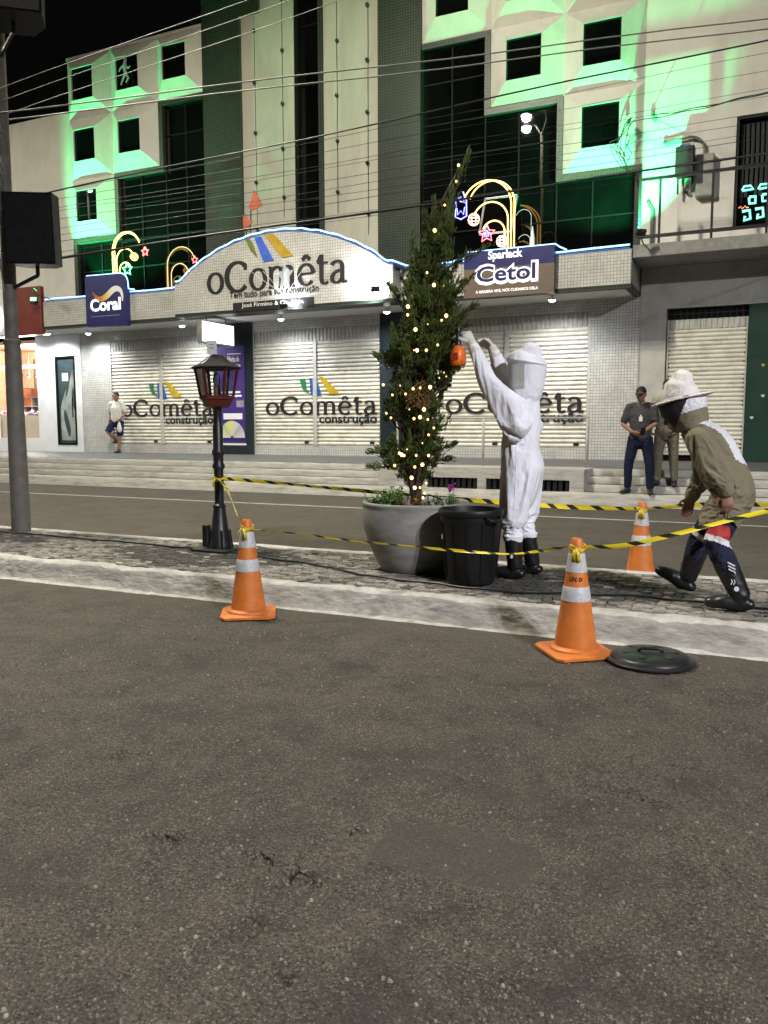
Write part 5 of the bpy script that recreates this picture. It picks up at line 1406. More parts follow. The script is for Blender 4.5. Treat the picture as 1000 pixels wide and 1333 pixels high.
for i in range(8):
    a = 2 * PI * i / 8; rb.bar((LX + .118 * math.cos(a), LY + .118 * math.sin(a), LZ + .022), (LX + .09 * math.cos(a), LY + .09 * math.sin(a), LZ + .20), .018)
rb.build('base_rib', M['metal_black'], lan)
MB().bbox(LX - .155, LX - .085, LY - .09, LY - .03, LZ + .03, LZ + .25, .008).build('junction_box', M['metal_black'], lan)
MB().lathe([(.046, .44), (.046, .80), (.060, .81), (.062, .84), (.050, .86), (.050, .93), (.062, .95), (.062, .98), (.050, 1.0), (.050, 1.22), (.042, 1.24), (.042, 1.38), (.055, 1.40)], (LX, LY, LZ), 16).build('post', M['metal_black'], lan, smooth=True)
def hexring(r, z, n=6, ph=PI / 6): return [Vector((LX + r * math.cos(ph + 2 * PI * i / n), LY + r * math.sin(ph + 2 * PI * i / n), z)) for i in range(n)]
zb0, zb1, zb2, zr0, zr1 = LZ + 1.40, LZ + 1.49, LZ + 1.50, LZ + 1.775, LZ + 1.90
def hexloft(rings, cap=True):
    mb = MB(); vs = [p for r in rings for p in r]; fs = []
    for k in range(len(rings) - 1):
        for i in range(6): fs.append((k*6+i, k*6+(i+1) % 6, k*6+6+(i+1) % 6, k*6+6+i))
    fs += [tuple(range(5, -1, -1)), tuple(range(len(vs) - 6, len(vs)))]
    return mb.add(vs, fs)
cup = hexloft([hexring(.10, zb0), hexring(.125, zb0 + .015), hexring(.152, zb1 - .012), hexring(.170, zb1 - .01), hexring(.170, zb2)]).build('lantern_cup', M['red_paint'], lan)
bars = MB(); b0 = hexring(.155, zb2); b1 = hexring(.205, zr0)
for i in range(6):
    bars.bar(b0[i], b1[i], .020); bars.bar(b1[i], b1[(i+1) % 6], .018); bars.bar(b0[i] + Vector((0, 0, .008)), b0[(i+1) % 6] + Vector((0, 0, .008)), .016)
cage = bars.build('lantern_cage', M['red_paint'], lan)
for i in range(6):
    q = [b0[i], b0[(i+1) % 6], b1[(i+1) % 6], b1[i]]
    MB().add(q, [(0, 1, 2, 3)]).build('pane', M['clear'], cage)
hexloft([hexring(.236, zr0), hexring(.244, zr0 + .012), hexring(.232, zr0 + .02), hexring(.15, zr0 + .06), hexring(.10, zr0 + .10), hexring(.07, zr0 + .125), hexring(.066, zr0 + .13)]).build('lantern_roof', M['roof_metal'], lan)
mb = MB().lathe([(.035, 1.50), (.035, 1.60), (.02, 1.61)], (LX, LY, LZ), 12); mb.build('lamp_holder', plain('brown tube', (.16, .10, .06), .5), lan, smooth=True)
MB().lathe([(.018, 1.61), (.034, 1.64), (.038, 1.68), (.028, 1.72), (.008, 1.735)], (LX, LY, LZ), 12).build('glass_bulb', M['clear'], lan, smooth=True)
pn = MB().obox((LX - .005, LY - .06, zr0 + .20), (.10, .004, .13), (math.radians(4), 0, math.radians(18)))
pt = pn.build('paper_note', M['paper'], None); tag(pt, 'small white paper note standing on top of the red lantern', 'note')
mb = MB(); mb.tube([(LX - .005, LY - .065, zr0 + .14), (LX - .03, LY - .12, zr0 + .07), (LX - .05, LY - .17, zr0 + .04)], .005, 5); mb.build('tie', M['paper'], pt)
for z in (.02, -.01): MB().obox((LX - .006, LY - .0635, zr0 + .205 + z), (.05, .002, .008), (math.radians(4), 0, math.radians(18))).build('print_line', plain('grey print', (.3, .3, .35), .6), pt)

# ------------------------------------------------------------------ planter, juniper, herbs, fairy lights
BX, BY, BZ = -2.695, 6.36, .172
M['planter'] = plain('banded grey cement', (.26, .262, .245), .75, var=.22, scale=4, bump=.25, bscale=40, dirt=(.13, .13, .118), dscale=2.4, stretch=(1, 1, 3.2))
pot = empty('planter', (BX, BY, BZ), 'large round grey cement planter on the median', 'planter')
MB().lathe([(.285, 0), (.30, .01), (.345, .10), (.40, .22), (.438, .34), (.452, .44), (.448, .52), (.445, .545), (.452, .555), (.455, .575), (.447, .585), (.425, .583), (.415, .56), (.41, .50)], (BX, BY, BZ), 56).build('bowl', M['planter'], pot, smooth='all')
MB().lathe([(.412, .50), (.30, .525), (.15, .53), (.02, .535)], (BX, BY, BZ), 32).build('soil', M['earth'], pot, smooth='all')

M['leaf'] = None
def leaf_mat(name, c1, c2, rough=.6):
    m, nt, b = new_mat(name)
    g = nt.nodes.new('ShaderNodeNewGeometry')
    c = ramp(nt, g.outputs['Random Per Island'], [(0, c1), (1, c2)])
    n1 = N(nt, 'ShaderNodeTexNoise', Scale=7.0, Detail=3.0); L(nt, g.outputs['Position'], n1.inputs['Vector'])
    v = ramp(nt, n1.outputs[0], [(.3, (.65, .65, .65)), (.7, (1.25, 1.25, 1.15))])
    L(nt, mixc(nt, 1.0, c.outputs[0], v.outputs[0], 'MULTIPLY'), b.inputs['Base Color'])
    b.inputs['Roughness'].default_value = rough; b.inputs['Specular IOR Level'].default_value = .3
    return m
M['juniper'] = leaf_mat('juniper scale leaf', (.036, .064, .014), (.115, .150, .036))
M['herb'] = leaf_mat('herb leaf', (.05, .12, .03), (.12, .20, .06), .5)
M['dry_leaf'] = leaf_mat('dry leaf', (.10, .05, .02), (.20, .13, .04), .7)
M['bark'] = plain('juniper bark', (.075, .050, .034), .9, var=.4, scale=20, bump=.8, bscale=50, stretch=(1, 1, .25))
TX, TY_ = -2.70, 6.36
jun = empty('juniper_tree', (TX, TY_, .69), 'slim twisted dark green juniper growing from the cement planter', 'tree')
trunk_pts = [(TX + .0, TY_, .68), (TX + .02, TY_ + .01, .95), (TX - .02, TY_, 1.4), (TX + .01, TY_ + .02, 1.9), (TX + .0, TY_, 2.4), (TX + .10, TY_, 2.85), (TX + .24, TY_ - .01, 3.2), (TX + .40, TY_ - .02, 3.46)]
tr = MB(); tr.tube(trunk_pts, [.05, .042, .038, .032, .026, .018, .011, .005], 10)
for a in range(5):
    an = a * 1.4; tr.tube([(TX, TY_, .70), (TX + .05 * math.cos(an), TY_ + .05 * math.sin(an), .95), (TX + .12 * math.cos(an), TY_ + .12 * math.sin(an), 1.25), (TX + .2 * math.cos(an), TY_ + .2 * math.sin(an), 1.55)], [.028, .022, .016, .008], 7)
# crown shape: height -> centre x offset and half widths
ENV = [(.98, -.02, .20), (1.13, -.04, .32), (1.29, .0, .33), (1.40, -.02, .29), (1.50, -.04, .28), (1.60, .02, .32), (1.70, .05, .35), (1.92, .07, .31), (2.10, .08, .285), (2.33, .14, .27), (2.50, .12, .235), (2.66, .10, .19), (2.75, .13, .16), (2.84, .19, .14), (2.97, .23, .135), (3.16, .24, .085), (3.25, .30, .05), (3.38, .37, .03), (3.50, .43, .015)]
def env(z):
    for (z0, c0, r0), (z1, c1, r1) in zip(ENV, ENV[1:]):
        if z0 <= z <= z1:
            t = (z - z0) / (z1 - z0); return c0 + (c1 - c0) * t, r0 + (r1 - r0) * t
    return (ENV[0][1], ENV[0][2] * .6) if z < ENV[0][0] else (ENV[-1][1], .01)
cv = []; cf = []
def cord(p, d, ln, r):
    """one scale-leaf cord: three-sided spindle"""
    d = d.normalized(); x = d.orthogonal().normalized(); y = d.cross(x); b = len(cv); m_ = p + d * ln * .45
    cv.append(tuple(p))
    for i in range(3):
        a = 2.094 * i; cv.append(tuple(m_ + (x * math.cos(a) + y * math.sin(a)) * r))
    cv.append(tuple(p + d * ln))
    for i in range(3):
        j = (i + 1) % 3; cf.append((b, b + 1 + j, b + 1 + i)); cf.append((b + 1 + i, b + 1 + j, b + 4))
R2 = random.Random(21)
def rv(s=1.0): return Vector((R2.gauss(0, s), R2.gauss(0, s), R2.gauss(0, s)))
branch = MB()
def shoot(p0, p1, n, spread, ln=.05, r=.007, droop=0.0, curl=.35):
    """tuft: cords crowd along the outer part of a twig from p0 to p1"""
    p0 = Vector(p0); p1 = Vector(p1); ax = (p1 - p0).normalized()
    for k in range(n):
        t = R2.random() ** .7
        c = p0.lerp(p1, t) + rv(spread * (1.05 - .75 * t))
        d = ax * 1.0 + Vector((0, 0, .55 - droop)) + rv(curl)
        cord(c, d, ln * R2.uniform(.6, 1.25), r * R2.uniform(.7, 1.3))
def clump(c, r, n, out):
    """rounded tuft: cords stand out of a small ellipsoid"""
    c = Vector(c)
    for k in range(n):
        d = rv().normalized(); d.z = abs(d.z) * .75 + d.z * .25
        q = r * R2.uniform(.45, 1.0)
        p = c + Vector((d.x * q, d.y * q, d.z * q * 1.25))
        cord(p, d * .8 + Vector((0, 0, .55)) + out * .25 + rv(.28), .034 * R2.uniform(.6, 1.35), .0056 * R2.uniform(.7, 1.35))
zc = .98; ring = 0
while zc < 3.08:
    cx, rr = env(zc); rr *= (.84 if zc < 1.8 else .98); m_ = max(3, int(2 * PI * rr / .16)); ph = R2.uniform(0, 6)
    for i in range(m_):
        if R2.random() < (.24 if zc < 1.8 else .12): continue
        th = ph + 2 * PI * i / m_ + R2.gauss(0, .16); z = zc + R2.gauss(0, .045); r_ = (.050 + .055 * R2.random()) * (.75 + .25 * min(1, rr / .3))
        rad = max(0.0, rr - r_ * 1.05) * R2.uniform(.80, 1.12)
        out = Vector((math.cos(th), math.sin(th), 0)); c = Vector((TX + cx, TY_, z)) + out * rad
        clump(c, r_, int(105 * (r_ / .085) ** 2) + 22, out)
        for q_ in range(2):
            b0 = c + Vector((R2.gauss(0, r_ * .5), R2.gauss(0, r_ * .5), -.02)); shoot(b0, b0 + out * R2.uniform(.0, .06) + Vector((R2.gauss(.012, .02), R2.gauss(0, .02), R2.uniform(.10, .20))), 34, .015, ln=.042, r=.0052, curl=.22)
        branch.tube([Vector((TX + cx * .7, TY_, max(.85, z - .22))), c - out * r_ * .5 - Vector((0, 0, .04)), c + Vector((0, 0, r_))], [.011, .007, .003], 5)
    if rr > .18:
        for i in range(2):
            th = R2.uniform(0, 6.28); out = Vector((math.cos(th), math.sin(th), 0)); clump(Vector((TX + cx, TY_, zc)) + out * rr * .4, .09, 90, out)
    zc += .098
# feathery leaders that break the outline
for (a, b, n) in (((-2.60, 6.34, 2.40), (-2.23, 6.30, 2.76), 90), ((-2.55, 6.30, 2.30), (-2.16, 6.25, 2.56), 110), ((-2.50, 6.30, 2.15), (-2.14, 6.28, 2.34), 90), ((-2.52, 6.3, 2.05), (-2.20, 6.25, 2.18), 80), ((-2.5, 6.32, 2.62), (-2.02, 6.3, 2.80), 80), ((-2.52, 6.34, 2.80), (-2.42, 6.3, 3.06), 60), ((-2.62, 6.34, 2.80), (-2.61, 6.32, 3.12), 70), ((-2.55, 6.36, 2.9), (-2.53, 6.34, 3.22), 60),
                  ((-2.42, 6.34, 3.1), (-2.24, 6.34, 3.54), 150), ((-2.72, 6.3, 2.6), (-2.70, 6.3, 2.95), 70), ((-2.6, 6.3, 1.16), (-2.28, 6.2, 1.24), 150), ((-2.55, 6.3, 1.1), (-2.30, 6.18, 1.12), 90), ((-2.85, 6.28, 1.2), (-3.06, 6.2, 1.16), 120), ((-2.85, 6.28, 1.05), (-3.05, 6.2, 1.04), 90), ((-2.8, 6.3, 2.4), (-2.90, 6.25, 2.56), 90), ((-2.84, 6.25, 1.9), (-3.0, 6.2, 1.98), 90), ((-2.5, 6.3, 1.72), (-2.24, 6.2, 1.86), 120)):
    shoot(a, b, n, .026, ln=.05, r=.0058, curl=.30); branch.tube([a, (Vector(a) + Vector(b)) / 2, b], [.009, .006, .002], 5)
trunk = tr.build('trunk', M['bark'], jun, smooth='all')
branch.build('branch', M['bark'], trunk)
me = bpy.data.meshes.new('crown'); me.from_pydata([(x - TX, y - TY_, z - .69) for x, y, z in cv], [], cf); me.materials.append(M['juniper'])
link(bpy.data.objects.new('crown', me), jun)
# old bird-nest like knot of dry twigs
nest = MB(); 
for k in range(60):
    c = Vector((-2.56, 6.10, 1.62)); a = rv(.06); b_ = rv(.06)
    nest.tube([c + a, c + (a + b_) * .5 + rv(.02), c + b_], .004, 4)
tag(nest.build('dry_twig_nest', M['dry_leaf'], None), 'brown ball of dry twigs lodged in the juniper', 'nest')

def herbs(label, x0, x1, y0, y1, zb, n, h, mat, size, name='herb_plant'):
    mb = MB()
    for k in range(n):
        x = R2.uniform(x0, x1); y = R2.uniform(y0, y1)
        if math.hypot(x - BX, y - BY) > .40: continue
        c = Vector((x, y, zb)); up = Vector((R2.gauss(0, .3), R2.gauss(0, .3), 1)).normalized(); hh = h * R2.uniform(.5, 1.1)
        mb.tube([c, c + up * hh], .003, 3)
        for j in range(6):
            t = .25 + .75 * j / 5; a = R2.uniform(0, 6.28); d = Vector((math.cos(a), math.sin(a), .5)).normalized(); s = d.cross(Vector((0, 0, 1))).normalized()
            b = c + up * hh * t; ln = size * R2.uniform(.7, 1.2)
            mb.add([b, b + d * ln * .5 + s * ln * .24, b + d * ln + Vector((0, 0, -.15 * ln)), b + d * ln * .5 - s * ln * .24], [(0, 1, 2, 3)])
    o = mb.build(name, mat, None); tag(o, label, 'plant', 'plants in the cement planter'); return o
herbs('pale green leafy herb at the left rim of the planter', -3.06, -2.84, 6.05, 6.45, .68, 46, .15, M['herb'], .055)
herbs('tall mid green herb left of the juniper trunk in the planter', -2.90, -2.72, 6.02, 6.3, .69, 42, .20, M['herb'], .05)
herbs('low brownish plant under the fairy lights in the planter', -2.72, -2.48, 6.0, 6.3, .68, 46, .13, M['dry_leaf'], .045)
herbs('small green plant at the right rim of the planter', -2.50, -2.33, 6.1, 6.45, .68, 36, .14, M['herb'], .045)
fl = herbs('purple flowering plant at the back right of the planter', -2.42, -2.36, 6.36, 6.46, .70, 9, .15, M['herb'], .04)
pm = plain('purple petals', (.30, .02, .22), .6); mb = MB()
for k in range(16): mb.ell(Vector((-2.39, 6.40, .88)) + rv(.022), (.011, .011, .011), n=6, k=4)
mb.build('blossom', pm, fl)

fs_ = empty('fairy_lights', (TX, TY_ - .3, .75), 'string of warm fairy lights wound round the juniper', 'string lights')
BULBS = [(-2.316,6.321,3.445),(-2.334,6.320,3.323),(-2.429,6.315,3.150),(-2.484,6.239,2.942),(-2.515,6.157,2.602),(-2.477,6.211,2.512),(-2.417,6.276,2.511),(-2.645,6.074,2.335),(-2.652,6.088,2.272),(-2.474,6.076,2.188),(-2.367,6.202,2.263),(-2.383,6.142,2.221),(-2.554,6.016,2.144),(-2.384,6.063,2.022),(-2.458,6.008,1.979),(-2.546,6.028,1.984),(-2.558,5.995,1.982),(-2.365,6.052,1.764),(-2.335,6.127,1.779),(-2.342,6.093,1.808),(-2.428,6.017,1.692),(-2.520,6.033,1.689),(-2.679,6.000,1.709),(-2.563,5.992,1.682),(-2.643,6.025,1.643),(-2.785,6.084,1.641),(-2.876,6.102,1.725),(-2.610,6.026,1.520),(-2.482,6.022,1.519),(-2.794,6.074,1.455),(-2.857,6.120,1.493),(-2.457,6.042,1.440),(-2.525,6.045,1.459),(-2.565,6.015,1.447),(-2.437,6.123,1.373),(-2.459,6.064,1.318),(-2.497,6.028,1.252),(-2.638,6.045,1.201),(-2.708,6.050,1.169),(-2.684,6.043,1.157),(-2.642,5.993,1.153),(-2.555,6.039,1.153),(-2.465,6.081,1.152),(-2.761,6.075,1.067),(-2.585,6.080,1.058),(-2.526,6.099,1.077),(-2.476,6.060,0.931),(-2.517,6.030,0.895),(-2.602,6.120,0.886),(-2.501,6.090,0.847),(-2.502,6.060,0.812),(-2.591,6.030,0.973)]
bulb_me = {}
for r, bk in ((.007, 'bulb_dim'), (.010, 'bulb'), (.012, 'bulb'), (.015, 'bulb_hot')):
    bulb_me[r] = MB().lathe([(r * .25, -r), (r * .8, -r * .6), (r, 0), (r * .8, r * .6), (r * .3, r)], n=8).mesh('bulb', M[bk], smooth='all')
prev = []
for p in BULBS:
    inst('bulb', bulb_me[R2.choice((.007, .010, .012, .015))], fs_, p); prev.append(Vector(p))
mb = MB(); order = sorted(prev, key=lambda p: -p.z)
for a, b in zip(order, order[1:]):
    m_ = (a + b) / 2 + Vector((0, .10, -.03)); mb.tube([a, m_, b], .0025, 4)
mb.tube([order[-1], Vector((-2.45, 6.05, .84)), Vector((-2.33, 6.06, .80)), Vector((-2.30, 6.06, .74)), Vector((-2.29, 6.02, .55))], .006, 5)
mb.build('lead', M['rubber'], fs_)

# ------------------------------------------------------------------ bin and its lid
KX, KY = -2.055, 5.945
bn = empty('bin', (KX, KY, .174), 'open round black plastic bin in front of the planter', 'bin')
MB().lathe([(.165, 0), (.183, .012), (.192, .05), (.232, .49), (.236, .50), (.236, .525), (.246, .53), (.252, .545), (.252, .565), (.246, .578), (.236, .578), (.230, .56), (.205, .3), (.18, .03), (.01, .025)], (KX, KY, .176), 40).build('tub', M['plastic_black'], bn, smooth=40)
for s, a in ((1, -.5), (-1, PI - .5)):
    d = Vector((math.cos(a), math.sin(a), 0)); t = Vector((-d.y, d.x, 0)); c = Vector((KX, KY, .176 + .53))
    MB().tube([c + d * .238 - t * .07, c + d * .275 - t * .055 - Vector((0, 0, .02)), c + d * .285 - Vector((0, 0, .03)), c + d * .275 + t * .055 - Vector((0, 0, .02)), c + d * .238 + t * .07], .011, 6).build('handle', M['plastic_black'], bn, smooth='all')
lb_ = MB()
for i in range(12):
    a = 2 * PI * i / 12 + .2
    lb_.bar((KX + .196 * math.cos(a), KY + .196 * math.sin(a), .23), (KX + .234 * math.cos(a), KY + .234 * math.sin(a), .66), .010)
lb_.build('rib', M['plastic_black'], bn)
MB().obox((KX - .185, KY - .115, .54), (.012, .02, .035), (0, 0, -.5)).build('label', M['paper'], bn)
DX_, DY_ = -.575, 4.915
M['lid_black'] = plain('dusty lid plastic', (.014, .014, .015), .36, var=.4, scale=9, bump=.06, spec=.4, dirt=(.035, .034, .032), dscale=7)
lid = empty('bin_cover', (DX_, DY_, .0), 'round black plastic bin lid lying on the road by the kerb', 'lid')
MB().lathe([(.250, .0), (.256, .005), (.256, .014), (.246, .020), (.228, .022), (.220, .036), (.20, .046), (.12, .054), (.03, .057)], (DX_, DY_, .004), 48).build('shell', M['lid_black'], lid, smooth=35)
mb = MB()
for i in range(3):
    a = .35 + i * PI / 3
    d = Vector((math.cos(a), math.sin(a), 0)); mb.obox(Vector((DX_, DY_, .053)), (.32, .040, .014), Matrix.Rotation(a, 3, 'Z'))
mb.build('rib', M['lid_black'], lid)
MB().tube([(DX_ - .07, DY_ - .02, .06), (DX_ - .05, DY_ - .02, .08), (DX_ + .05, DY_ + .01, .08), (DX_ + .07, DY_ + .01, .06)], .010, 8).build('handle', M['lid_black'], lid, smooth='all')

# ------------------------------------------------------------------ traffic cones
def make_cone(label):
    r = empty('traffic_cone', (0, 0, 0), label, 'traffic cone', 'traffic cones holding the tape')
    b = MB(); h = .198; c = .035
    oc = []
    for sx, sy in ((1, -1), (1, 1), (-1, 1), (-1, -1)):
        oc += ([(sx * h, sy * (h - c)), (sx * (h - c), sy * h)] if sx * sy > 0 else [(sx * (h - c), sy * h), (sx * h, sy * (h - c))])
    n = len(oc); vs = [(x, y, 0) for x, y in oc] + [(x, y, .016) for x, y in oc] + [(x * .93, y * .93, .024) for x, y in oc]
    fs = [tuple(range(n - 1, -1, -1)), tuple(range(2 * n, 3 * n))]
    for k in range(2):
        for i in range(n): fs.append((k*n+i, k*n+(i+1) % n, k*n+n+(i+1) % n, k*n+n+i))
    b.add(vs, fs); b.lathe([(.158, .0235), (.155, .036), (.142, .046), (.128, .050)], n=28); b.build('base', M['orange'], r, smooth=30)
    rad = lambda z: .128 + (.034 - .128) * (z - .045) / (.70 - .045)
    def sec(z0, z1, off, name, mt, lip=.0):
        MB().lathe([(rad(z0) + off * .2, z0), (rad(z0) + off, z0 + .003), (rad((z0+z1)/2) + off, (z0 + z1) / 2), (rad(z1) + off, z1 - .003), (rad(z1) + off * .2, z1)], n=28, cap=False).build(name, mt, r, smooth=40)
    MB().lathe([(rad(.045), .045), (rad(.3), .3), (rad(.66), .66), (.034, .70), (.030, .705), (.026, .70), (.028, .60)], n=28, cap=False).build('body', M['orange'], r, smooth=40)
    sec(.325, .415, .003, 'reflective_band', M['reflective']); sec(.50, .615, .003, 'reflective_band', M['reflective'])
    return r
cone = make_cone('orange traffic cone with silver bands at the kerb below the lantern post')
def put(o, x, y, z, rz, tilt=(0, 0), label=None):
    o.location = (x, y, z); o.rotation_euler = (tilt[0], tilt[1], rz)
    if label: o['label'] = label
put(cone, -3.43, 4.93, .006, math.radians(32))
c2 = copy_tree(cone); put(c2, -1.02, 4.925, .006, math.radians(38), (.01, -.012), 'orange traffic cone marked with black letters beside the bin lid')
c3 = copy_tree(cone); put(c3, -.985, 7.46, .01, math.radians(10), (0, 0), 'orange traffic cone on the far road behind the median')
# felt-pen letters on the second cone, following its skin
def on_cone(u, zz):
    a = -PI / 2 + .20 + u / .070; q = .128 - .094 * (zz - .045) / .655 + .0015
    return Vector((q * math.cos(a), q * math.sin(a), zz))
for st in ([(-.034, .478), (-.034, .458), (-.026, .450), (-.018, .458), (-.018, .480)], [(.006, .470), (-.002, .474), (-.008, .464), (-.003, .453), (.006, .456)], [(.024, .473), (.017, .464), (.022, .453), (.032, .456), (.034, .467), (.024, .473)]):
    dense = [on_cone(a[0] + (b[0] - a[0]) * t, a[1] + (b[1] - a[1]) * t) for a, b in zip(st, st[1:]) for t in (0, .34, .67)] + [on_cone(*st[-1])]
    mk = MB().tube(dense, .0032, 6); ob = bpy.data.objects.new('pen_letter', mk.mesh('pen_letter', M['black_paint'])); link(ob, c2); ob.rotation_euler = (0, 0, -c2.rotation_euler.z)

# ------------------------------------------------------------------ hazard tape
def tape_mat():
    m, nt, b = new_mat('yellow black hazard tape')
    uv = nt.nodes.new('ShaderNodeUVMap'); sp_ = nt.nodes.new('ShaderNodeSeparateXYZ'); L(nt, uv.outputs[0], sp_.inputs[0])
    k = N(nt, 'ShaderNodeMath', _operation='MULTIPLY_ADD', i1=.055); L(nt, sp_.outputs[1], k.inputs[0]); L(nt, sp_.outputs[0], k.inputs[2])
    q = N(nt, 'ShaderNodeMath', _operation='MULTIPLY', i1=1 / .19); L(nt, k.outputs[0], q.inputs[0])
    fr = N(nt, 'ShaderNodeMath', _operation='FRACT'); L(nt, q.outputs[0], fr.inputs[0])
    g = N(nt, 'ShaderNodeMath', _operation='GREATER_THAN', i1=.66); L(nt, fr.outputs[0], g.inputs[0])
    L(nt, mixc(nt, g.outputs[0], (.74, .60, .02), (.020, .019, .014)), b.inputs['Base Color'])
    b.inputs['Roughness'].default_value = .35
    return m
M['tape'] = tape_mat()
def tape(pts, label, w=.07, twist=.5, seed=0, flat=.0, n=90):
    """ribbon along pts, twisting on itself; width w"""
    P = [Vector(p) for p in pts]; seg = [0]
    for a, b in zip(P, P[1:]): seg.append(seg[-1] + (b - a).length)
    T_ = seg[-1]; v = []; f = []; uvs = []
    rr = random.Random(seed); ph = rr.uniform(0, 6)
    def at(s):
        for i in range(len(P) - 1):
            if s <= seg[i+1] + 1e-9:
                t = (s - seg[i]) / max(1e-9, seg[i+1] - seg[i])
                p0 = P[max(0, i-1)]; p1 = P[i]; p2 = P[i+1]; p3 = P[min(len(P)-1, i+2)]
                return .5 * ((2*p1) + (p2-p0)*t + (2*p0-5*p1+4*p2-p3)*t*t + (3*p1-p0-3*p2+p3)*t**3)
        return P[-1]
    for i in range(n + 1):
        s = T_ * i / n; c = at(s); d = (at(min(T_, s + .02)) - at(max(0, s - .02))).normalized()
        x = d.cross(Vector((0, 0, 1))).normalized(); y = x.cross(d)
        a = flat + twist * math.sin(s * 1.7 + ph) + twist * .5 * math.sin(s * 4.1 + ph * 2)
        ww = w * (.5 + .5 * min(1, 6 * min(i, n - i) / n + .25)); nrm = x * math.sin(a) + y * math.cos(a)
        bend = (x * math.cos(a) - y * math.sin(a)) * .006 * math.sin(s * 7)
        for k in (-1, 0, 1): v.append(c + nrm * ww * .5 * k + (bend if k == 0 else Vector()))
        uvs.append(s)
    for i in range(n):
        for k in range(2): f.append((i*3+k, i*3+3+k, i*3+4+k, i*3+1+k))
    me = bpy.data.meshes.new('hazard_tape'); o0 = P[0]
    me.from_pydata([tuple(p - o0) for p in v], [], f); me.materials.append(M['tape'])
    ul = me.uv_layers.new(name='UVMap')
    for poly in me.polygons:
        for li in poly.loop_indices:
            vi = me.loops[li].vertex_index; ul.data[li].uv = (uvs[vi // 3], (vi % 3) / 2 )
    me.polygons.foreach_set('use_smooth', [True] * len(me.polygons))
    o = bpy.data.objects.new('hazard_tape', me); o.location = o0; link(o)
    return tag(o, label, 'hazard tape', 'hazard tape spans')
C1T = (-3.43, 4.93, .66); C2T = (-1.02, 4.925, .655); C3T = (-.985, 7.46, .66)
tape([(LX + .01, LY - .055, .885), (-4.72, 6.42, .83), (-4.25, 5.90, .60 + .12), (-3.75, 5.28, .66), (-3.46, 4.96, .68)], 'hazard tape from the lantern post down to the near cone', .042, .8, 1, .3)
tape([(LX + .05, LY - .02, .885), (-4.3, 6.72, .84), (-3.4, 6.98, .765), (-2.4, 7.18, .70), (-1.6, 7.34, .66), (-1.03, 7.45, .655)], 'hazard tape from the lantern post behind the planter to the far cone', .042, .5, 2, .25)
tape([(-.95, 7.46, .66), (-.6, 7.5, .70), (-.1, 7.58, .72), (.8, 7.7, .74), (2.5, 7.9, .8)], 'hazard tape leading off from the far cone behind the walking beekeeper', .045, .5, 3, .2)
tape([(-3.39, 4.91, .645), (-3.05, 5.10, .60), (-2.62, 5.42, .52), (-2.05, 5.60, .475), (-1.60, 5.45, .50), (-1.25, 5.10, .60), (-1.05, 4.93, .66)], 'hazard tape sagging from the near cone past the planter and bin to the lettered cone', .022, 1.1, 4, .5)
tape([(-.99, 4.92, .66), (-.75, 4.93, .68), (-.42, 4.95, .775), (-.02, 4.97, .905), (.6, 5.0, 1.08)], 'hazard tape rising from the lettered cone across the walking beekeeper', .028, .8, 5, .45)
for (x, y, z, lab) in ((-3.43, 4.93, .652, 'yellow tape knot tied round the top of the cone below the lantern post'), (-1.02, 4.925, .652, 'yellow tape knot tied round the top of the lettered cone'), (-.985, 7.46, .655, 'yellow tape knot tied round the top of the far cone'), (LX, LY, .885, 'yellow tape knot tied round the black lantern post')):
    mb = MB(); r0 = .048 if z < .8 else .058
    for k in range(2): mb.tube([(x + r0 * math.cos(a), y + r0 * math.sin(a), z + .012 * math.sin(a * 2 + k) - .012 * k) for a in np.linspace(0, 2 * PI, 20)], [(.004, .012)] * 20, 6)
    for k in range(3):
        dx = random.uniform(-.03, .03); mb.tube([(x + dx * .3, y - r0, z), (x + dx, y - r0 - .02, z - .03), (x + dx * 1.3, y - r0 - .016, z - .08)], [(.012, .003)] * 3, 6)
    tag(mb.build('tape_knot', plain('yellow tape', (.58, .45, .03), .4, var=.4, scale=30), None, smooth='all'), lab, 'tape knot', 'tape knots')
